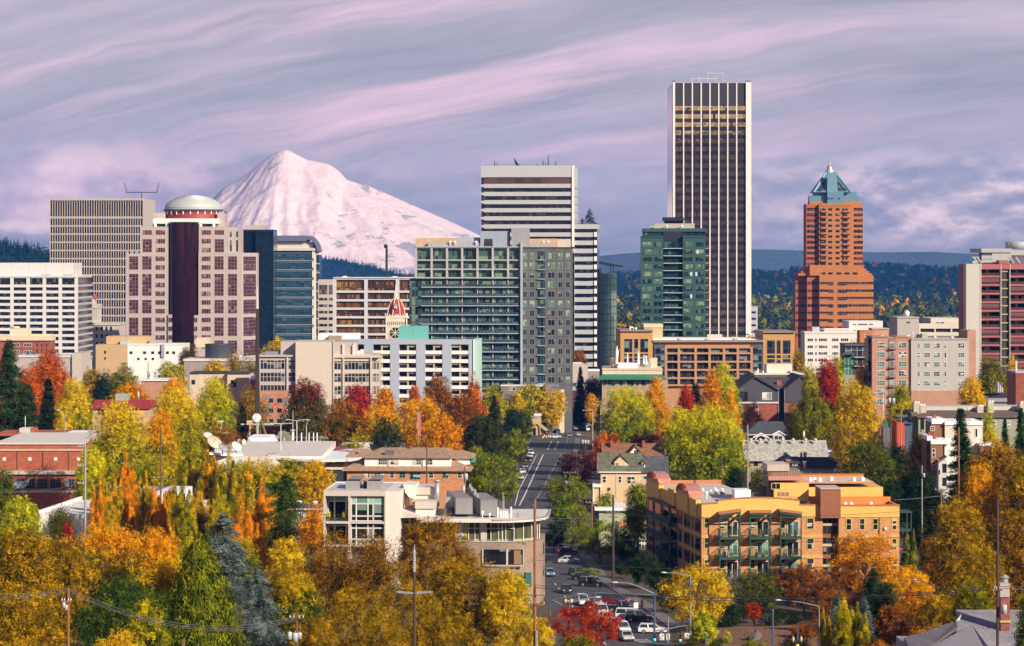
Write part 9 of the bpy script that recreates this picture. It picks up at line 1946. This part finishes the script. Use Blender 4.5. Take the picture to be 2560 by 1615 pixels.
def upole(px,ytop,Y,r,mat,label,arms=(),cans=(),extra=None,hat=False):
 """a utility pole: arms = (row, half width px, shift px), cans = (dx px, row, px radius)""";X,zb=(wx(px,Y),g(Y));H=wz(ytop,Y)-zb;k=Y/F
 o=tag(empty('utility_pole',(X,Y,zb)),label,'utility pole','utility poles');MB().cyl((0,0,-0.5),(0,0,H),r,r*0.75,10).build('post',mat,o)
 for ya,hw,sh in arms:
  z=wz(ya,Y)-zb;a0,a1=((sh-hw)*k,(sh+hw)*k);MB().box(a0,a1,-r-0.14,-r-0.005,z-0.07,z+0.07).build('crossarm',WOOD if mat is WOODD else mat,o)
  for f in(0.04,0.3,0.7,0.96):
   xx=a0+(a1-a0)*f;MB().lathe([(0.03,z+0.07),(0.07,z+0.13),(0.05,z+0.19),(0.07,z+0.24),(0.02,z+0.32)],8,(xx,-r-0.07)).build('insulator',INS,o)
 for dx,yc,rp in cans:
  z=wz(yc,Y)-zb;rr=rp*k
  MB().lathe([(0.02,z-rr*1.5),(rr,z-rr*1.5),(rr,z+rr*1.3),(rr*0.85,z+rr*1.6),(0.02,z+rr*1.65)],14,(dx*k,-r-rr-0.03)).build('transformer',CANM,o,True)
  MB().cyl((dx*k,-r-rr,z+rr*1.6),(dx*k,-r-rr,z+rr*2.2),rr*0.15,n=6).build('bushing',INS,o)
 if extra:
  extra(o,H,k,zb)
 return o
def conduit(o,H,k,zb):
 for dx in(0.12,0.26):
  MB().cyl((dx,-0.3,0),(dx,-0.3,H*0.42),0.06,n=6).build('conduit',STEEL,o)
def stack_ins(o,H,k,zb):
 prof=[]
 for i in range(12):
  prof+=[(0.1,H+i*0.17),(0.2,H+i*0.17+0.06),(0.1,H+i*0.17+0.12)]
 MB().lathe(prof+[(0.05,H+2.3),(0.02,H+2.7)],12).build('insulator_stack',INS,o);z=wz(1483,255)-zb
 for s in(-1,1):
  q=MB()
  for i in range(10):
   q.cyl((s*(0.25+i*0.14),-0.1,z+i*0.012),(s*(0.31+i*0.14),-0.1,z+i*0.012),0.15,n=8)
  q.cyl((s*0.1,-0.1,z),(s*1.8,-0.1,z+0.13),0.05,n=6);q.build('insulator_stack',INS,o)
def side_arms(o,H,k,zb):
 for ya,L in((1126,-28),(1172,-30)):
  z=wz(ya,450)-zb;MB().cyl((0,0,z),(L*k,0,z-0.2),0.06,n=5).build('side_arm',WOODR,o)
upole(213,1110,420,0.2,STEEL,'grey steel pole beside the low white building',((1116,10,-8),(1164,10,-8),(1208,10,-8)))
upole(402,1070,470,0.18,WOOD,'thin wooden pole in front of the orange-topped maple',((1195,22,5),))
upole(1067,1082,540,0.17,WOOD,'wooden pole standing before the tan hip roofed house')
upole(1533,1238,428,0.21,WOODD,'dark wooden pole beside the sage green house',((1282,15,0),(1292,12,0)))
upole(1480,1254,505,0.16,WOODR,'reddish pole with one crossarm above the street trees',((1256,16,0),))
upole(1424,1179,600,0.18,WOOD,'pole carrying three grey transformers, in the street trees',((1182,16,0),),((-9,1208,4),(0,1208,4),(9,1208,4)))
upole(1463,1087,850,0.18,WOOD,'far pole with three pale transformers by the plum tree',((1089,12,0),),((-7,1104,3),(0,1105,3),(7,1105,3)))
upole(1337,1247,285,0.19,WOODR,'thick reddish-brown pole at the loft corner, with two arms of insulators',((1487,28,-3),(1510,28,-3)),(),conduit)
upole(1036,1430,255,0.18,WOODD,'dark pole topped by a tall stacked insulator',(),(),stack_ins)
upole(171,1471,232,0.13,WOODR,'leaning reddish pole with a bundle of cables and white conduits',((1503,12,-4),),((-10,1512,4),(-4,1518,4)),conduit)
upole(742,1536,252,0.17,WOOD,'pole with two big grey transformers among the ochre crowns',((1545,18,0),),((-17,1588,6),(-3,1592,7),(8,1588,5)))
upole(457,1600,222,0.26,WOOD,'short visible pole top at the lower picture border')
upole(2494,1247,232,0.16,WOODD,'thick dark pole rising in front of the grey shingled roof',((1474,10,0),),((14,1522,7),))
upole(2397,1068,450,0.17,WOODR,'orange-brown pole in front of the tall green cedar',(),(),side_arms)
upole(2305,1163,470,0.15,WOODG,'grey pole with a small box on the steep street',(),((4,1188,3),))
upole(2353,1222,430,0.14,WOODR,'T-shaped pole with a wide crossarm',((1224,16,0),))
upole(2228,972,700,0.2,WOOD,'pole with two grey transformers below the pink apartments',((1006,10,0),),((-5,1001,4),(5,1002,4)))
upole(2253,1030,600,0.15,WOODG,'pale grey pole with a short crossarm near the blue roof',((1040,14,0),))
upole(1805,1141,500,0.12,WOOD,'slender wooden pole before the biggest green-yellow tree')
upole(1869,1062,480,0.17,WOODG,'tall pale pole at the silver roof edge')
upole(1161,1166,565,0.13,WOOD,'pole with one grey transformer at the tan house corner',((1172,6,0),),((4,1192,5),))
def lamp(px,ytop,Y,hx,hy,label,mat=GALV,r=0.1,twin=False,hs=1.0):
 X,zb=(wx(px,Y),g(Y));k=Y/F;H=wz(ytop,Y)-zb;o=tag(empty('street_lamp',(X,Y,zb)),label,'street lamp','street lamps')
 MB().cyl((0,0,-0.5),(0,0,H),r*1.25,r*0.8,10).build('post',mat,o)
 for s in(1,-1)if twin else(1,):
  L,dz=((hx-px)*k*s,wz(hy,Y)-zb-H)
  MB().tube([(L*t,0,H+dz*math.sin(t*math.pi/2)-0.05*t)for t in(0,0.15,0.3,0.5,0.75,1)],r*0.6,6,0,r*0.45).build('arm',mat,o);d=1 if L>0 else-1
  v=MB().lathe([(0.01,-0.1),(0.17,-0.07),(0.2,0),(0.14,0.1),(0.01,0.13)],10);hd=v.build('lamp_head',CANM,o,True);hd.scale=(2.2*hs,1.0*hs,1.0*hs)
  hd.location=(L+d*0.25,0,H+dz-0.02)
 return o
lamp(1726,1440,362,1664,1431,'tall lamp post in front of the bright golden maple')
lamp(2048,1516,342,1950,1500,'lamp post with a long arm over the leafy bank')
lamp(2344,1473,350,2290,1449,'dark arched street lamp in front of the orange tree',DARKM)
lamp(1292,1108,840,1322,1083,'pale lamp arm reaching out of the street trees')
lamp(1482,1024,950,1460,1026,'nearest of the three pale arched lamps down the street',OFFWHITE)
lamp(1501,1012,1050,1481,1010,'middle one of the three pale arched lamps down the street',OFFWHITE)
lamp(1503,1004,1130,1487,1003,'farthest of the three pale arched lamps down the street',OFFWHITE)
lamp(162,1042,610,147,1025,'lamp post beside the dark narrow conifer')
lamp(702,1060,665,680,1058,'twin-armed lamp in front of the sage dish',OFFWHITE,0.13,True)
lamp(742,1052,690,720,1049,'taller twin-armed lamp behind the sage dish',OFFWHITE,0.13,True)
lamp(766,1068,700,769,1050,'single white lamp beside the taller twin-armed one',OFFWHITE,0.11)
lamp(2208,976,720,2190,982,'white arched lamp before the pink apartments corner',OFFWHITE)
lamp(2203,985,735,2192,990,'rusty arched lamp beside the white arched one',WOODR)
lamp(1424,1246,598,1443,1236,'lamp arm bracketed near the three transformers')
def words_obj(fc,mat,parent):
 tmp=bpy.data.objects.new('lettering_curve',fc);me=bpy.data.meshes.new_from_object(tmp);bpy.data.objects.remove(tmp);me.materials.clear()
 me.materials.append(mat);f=link(bpy.data.objects.new('lettering',me),parent);f.rotation_euler=(R(90),0,0)
 return f
def signal_set():
 GS=emit('signal_green',(0.05,1.0,0.55),3.0);YS=emit('signal_amber',(1.0,0.55,0.03),3.0);Y=355;k=Y/F
 def head(o,px,py,lit=None,w=0.36,h=1.05):
  c=P3(px,py,Y)-o.location;q=MB().box(c.x-w/2,c.x+w/2,c.y-0.25,c.y+0.05,c.z-h/2,c.z+h/2);s=q.build('signal_head',DARKM,o)
  for i in range(3):
   z=c.z+h*(0.31-0.31*i);MB().cyl((c.x,c.y-0.3,z),(c.x,c.y-0.251,z),0.13,n=12).build('signal_lens',lit if lit and i==2 else BLACKM,s)
 def board(o,px,py,w,h,arrow,text=None):
  c=P3(px,py,Y)-o.location;s=MB().box(c.x-w/2,c.x+w/2,c.y-0.08,c.y-0.04,c.z-h/2,c.z+h/2).build('sign_plate',WHITE,o)
  if arrow:
   pts=[(c.x-0.14,c.y-0.1,c.z-0.28),(c.x-0.12,c.y-0.1,c.z+0.02),(c.x-0.02,c.y-0.1,c.z+0.16),(c.x+0.1,c.y-0.1,c.z+0.18)];q=MB().tube(pts,0.045,5)
   q.xprism([(c.x+0.08,c.z+0.06),(c.x+0.24,c.z+0.19),(c.x+0.08,c.z+0.32)],c.y-0.12,c.y-0.085);q.build('arrow_marking',BLACKM,s)
  for i,tx in enumerate(text or()):
   fc=bpy.data.curves.new('lettering','FONT');fc.body=tx;fc.size=0.22;fc.align_x='CENTER';fc.extrude=0.004;f=words_obj(fc,BLACKM,s)
   f.location=(c.x,c.y-0.09,c.z+(h*0.5-0.3-0.26*i if not arrow else-h*0.5+0.08))
 o=tag(empty('traffic_signal',(wx(1636,Y),Y,g(Y))),'blue-grey signal pole with a long curved mast arm over the queue','traffic signal','traffic signals')
 MB().cyl((0,0,-0.3),(0,0,wz(1483,Y)-g(Y)),0.17,0.13,12).build('post',BLUEP,o)
 L=[P3(px,py,Y)-o.location for px,py in((1636,1488),(1560,1485),(1500,1482),(1450,1487),(1400,1496),(1375,1502))]
 MB().tube(L,0.12,8,0,0.07).build('mast_arm',plain('mast_teal',(0.07,0.14,0.17),0.5,0.12),o)
 L=[P3(px,py,Y)-o.location for px,py in((1636,1484),(1600,1468),(1573,1458),(1545,1456))];MB().tube(L,0.06,6).build('lamp_arm',GALV,o)
 hd=MB().lathe([(0.01,-0.1),(0.17,-0.07),(0.2,0),(0.14,0.1),(0.01,0.13)],10).build('lamp_head',CANM,o,True);hd.scale=(2.4,1,1)
 hd.location=P3(1537,1456,Y)-o.location
 for px,py in((1480,1505),(1543,1507),(1605,1508)):
  head(o,px,py)
 board(o,1590,1513,0.62,0.75,False);MB().cyl(P3(1590,1487,Y)-o.location,P3(1590,1506,Y)-o.location,0.03,n=5).build('sign_hanger',GALV,o)
 head(o,1637,1592,GS);L=[P3(px,py,Y)-o.location for px,py in((1640,1577),(1665,1573),(1700,1566),(1718,1564))]
 MB().tube(L,0.1,6,0,0.06).build('mast_arm',GALV,o);board(o,1655,1592,0.62,0.85,True,('ONLY',));board(o,1717.5,1590,0.62,0.8,True)
 MB().cyl(P3(1717.5,1566,Y)-o.location,P3(1717.5,1582,Y)-o.location,0.03,n=5).build('sign_hanger',GALV,o);head(o,1701,1594,GS)
 p=tag(empty('sign_post',(wx(1670,Y),Y-0.5,g(Y))),'grey post with a small white turn sign under the mast arm','sign')
 MB().cyl((0,0,0),(0,0,wz(1541,Y)-g(Y)),0.09,n=8).build('post',GALV,p);board(p,1669,1592,0.62,0.85,False,('NO','TURN','ON RED'));Y=345
 o=tag(empty('traffic_signal',(wx(1423,Y),Y,g(Y))),'short signal post with two cream heads above the deep red tree','traffic signal','traffic signals')
 MB().cyl((0,0,0),(0,0,wz(1507,Y)-g(Y)),0.11,n=8).build('post',BLUEP,o)
 MB().tube([P3(px,py,Y)-o.location for px,py in((1423,1508),(1450,1499),(1474,1494),(1490,1493))],0.06,6).build('lamp_arm',GALV,o)
 hd=MB().lathe([(0.01,-0.1),(0.17,-0.07),(0.2,0),(0.14,0.1),(0.01,0.13)],10).build('lamp_head',CANM,o,True);hd.scale=(2.2,1,1)
 hd.location=P3(1494,1493,Y)-o.location
 for dx in(-9,5):
  c=P3(1423+dx,1503,Y)-o.location
  MB().lathe([(0.05,c.z-0.3),(0.2,c.z-0.1),(0.22,c.z+0.1),(0.04,c.z+0.35)],8,(c.x,c.y)).build('post_lantern',plain('cream_lantern',(0.55,0.48,0.32)),o)
 o=tag(empty('traffic_signal',(wx(1374,350),350,g(350))),'dark signal pole at the curb side end of the long mast arm','traffic signal','traffic signals')
 MB().tube([(0,0,0),(0,0,wz(1512,350)-g(350)),(0.5,0,wz(1502,350)-g(350)),(1.6,0,wz(1512,350)-g(350))],0.12,8).build('post',BLUEP,o);Y=332
 o=tag(empty('traffic_signal',(wx(1994,Y),Y,g(Y))),'signal with an amber light between two cream bracket lamps on the bank','traffic signal','traffic signals')
 MB().cyl((0,0,0),(0,0,wz(1557,Y)-g(Y)),0.09,n=8).build('post',BLUEP,o);head(o,1994,1608,YS,0.4,0.8)
 for dx in(-11,9):
  c=P3(1994+dx,1598,Y)-o.location
  MB().lathe([(0.05,c.z-0.35),(0.17,c.z-0.1),(0.18,c.z+0.1),(0.03,c.z+0.4)],8,(c.x,c.y)).build('bracket_lamp',plain('cream_lantern',(0.55,0.48,0.32)),o)
 for px,yt,YY,lab in((1932,1526,334,'plain blue-grey post with guy wire on the leafy bank'),(1764,1584,340,'short plain post in front of the light green tree')):
  o=tag(empty('metal_post',(wx(px,YY),YY,g(YY))),lab,'post');MB().cyl((0,0,0),(0,0,wz(yt,YY)-g(YY)),0.12,n=8).build('post',BLUEP,o)
  MB().cyl((0,0,wz(yt,YY)-g(YY)),(0,0,wz(yt,YY)-g(YY)+0.08),0.15,n=8).build('post_cap',GALV,o)
 Y=388;o=tag(empty('neon_sign',P3(1850,1560,Y)),'small lit OPEN sign in blue and red, under the dark trees','sign');q=MB()
 q.box(-0.4,0.4,-0.03,0.03,0.17,0.22);q.box(-0.4,0.4,-0.03,0.03,-0.22,-0.17);q.box(-0.4,-0.35,-0.03,0.03,-0.17,0.17)
 q.box(0.35,0.4,-0.03,0.03,-0.17,0.17);q.build('border_frame',emit('neon_blue',(0.1,0.12,1.0),3),o);fc=bpy.data.curves.new('lettering','FONT')
 fc.body='OPEN';fc.size=0.28;fc.align_x='CENTER';fc.extrude=0.01;f=words_obj(fc,emit('neon_red',(1.0,0.06,0.05),3),o);f.location=(0,-0.02,-0.1)
 MB().box(-0.5,0.5,0.05,0.3,-3,0.4).build('backboard',BLACKM,o)
signal_set()
def wire(p,q,sag,label,r=0.028):
 a,b_=(P3(*p),P3(*q));pts=[a.lerp(b_,t)-Vector((0,0,sag*4*t*(1-t)))for t in np.linspace(0,1,13)]
 tag(MB().tube(pts,r,4).build('power_line',plain('cable',(0.13,0.13,0.14),0.6,0.1)),label,'cable','overhead cables')
for i,(y0,y1,y2)in enumerate(((1471,1470,1526),(1478,1476,1532),(1482,1480,1537))):
 nm=('top','middle','lowest')[i];wire((-120,y0+6,232),(171,y1,232),0.5,nm+' cable running from the leaning reddish pole out of the picture')
 wire((171,y1,232),(742,y2+14,252),2.0,nm+' cable strung from the leaning reddish pole to the transformer pole',0.024)
wire((-150,1216,420),(213,1208,420),1.2,'slack cable across the brick school windows to the steel pole')
for i,(ya,yb)in enumerate(((1268,1258),(1331,1322),(1400,1386))):
 nm=('upper','middle','lower')[i];wire((1337,ya,285),(2494,yb,232),1.2,nm+' thin cable crossing the front of the yellow apartments',0.016)
 wire((2494,yb,232),(2900,yb-10,225),0.3,nm+' cable leaving the thick dark pole past the picture edge',0.016)
for i in range(2):
 wire((1337,1462+i*6,285),(2494,1466+i*5,232),1.3,('upper','lower')[i]+' strand of the heavy double cable above the junction',0.032)
 wire((2494,1466+i*5,232),(2900,1452+i*5,225),0.2,('upper','lower')[i]+' heavy strand continuing past the thick dark pole')
for i,dx in enumerate((-26,0,24)):
 wire((1334+dx,1489,285),(1215+dx*1.4,1650,200),0.8,('outer','middle','inner')[i]+' service wire falling from the thick reddish-brown pole',0.018)
wire((1036,1372,255),(800,1640,190),0.6,'long slanting wire from the stacked insulator toward the lower border',0.018)
wire((992,1481,255),(915,1640,190),0.5,'short slanting wire below the stacked insulator arm',0.018)
for i,(ya,yb)in enumerate(((1291,1280),(1297,1286))):
 wire((1337,ya,285),(1533,yb,428),0.6,('upper','lower')[i]+' cable linking the thick brown pole and the dark wooden pole',0.022)
for i,dx in enumerate((-12,0,12)):
 wire((1424+dx,1181,600),(1463+dx*0.7,1089,850),3.5,('first','second','third')[i]+' cable between the two poles with three transformers',0.03)
for i,dx in enumerate((-6,5)):
 wire((2305+dx,1166,470),(2253+dx,1041,600),3.0,('slack','tighter')[i]+' cable running up the steep street',0.026)
 wire((2305+dx,1168,470),(2353+dx*2,1224,430),1.0,('upper','lower')[i]+' cable reaching the T-shaped pole',0.022)
wire((2235,1250,445),(2365,1238,445),0.1,'thick cable behind the corner of the yellow apartments',0.06)
wire((1932,1528,334),(1810,1562,350),0.1,'guy wire slanting down from the plain blue-grey post',0.02)
def boulder():
 Y=352;o=tag(empty('boulder',(wx(1885,Y),Y,g(Y)+0.9)),'pointed grey boulder standing on the leafy bank','boulder')
 q=MB().lathe([(1.1,-1.4),(1.15,-0.2),(0.9,0.5),(0.5,1.1),(0.1,1.6)],7)
 q.v=[(x*(0.8+0.35*math.sin(4*z+3*y))+0.2*z,y*(1+0.2*math.cos(5*z)),z*(0.85+0.2*math.sin(3*x)))for x,y,z in q.v]
 q.build('rock',plain('boulder_stone',(0.11,0.095,0.09),0.9,0.3,1.2,streak=False),o)
boulder()
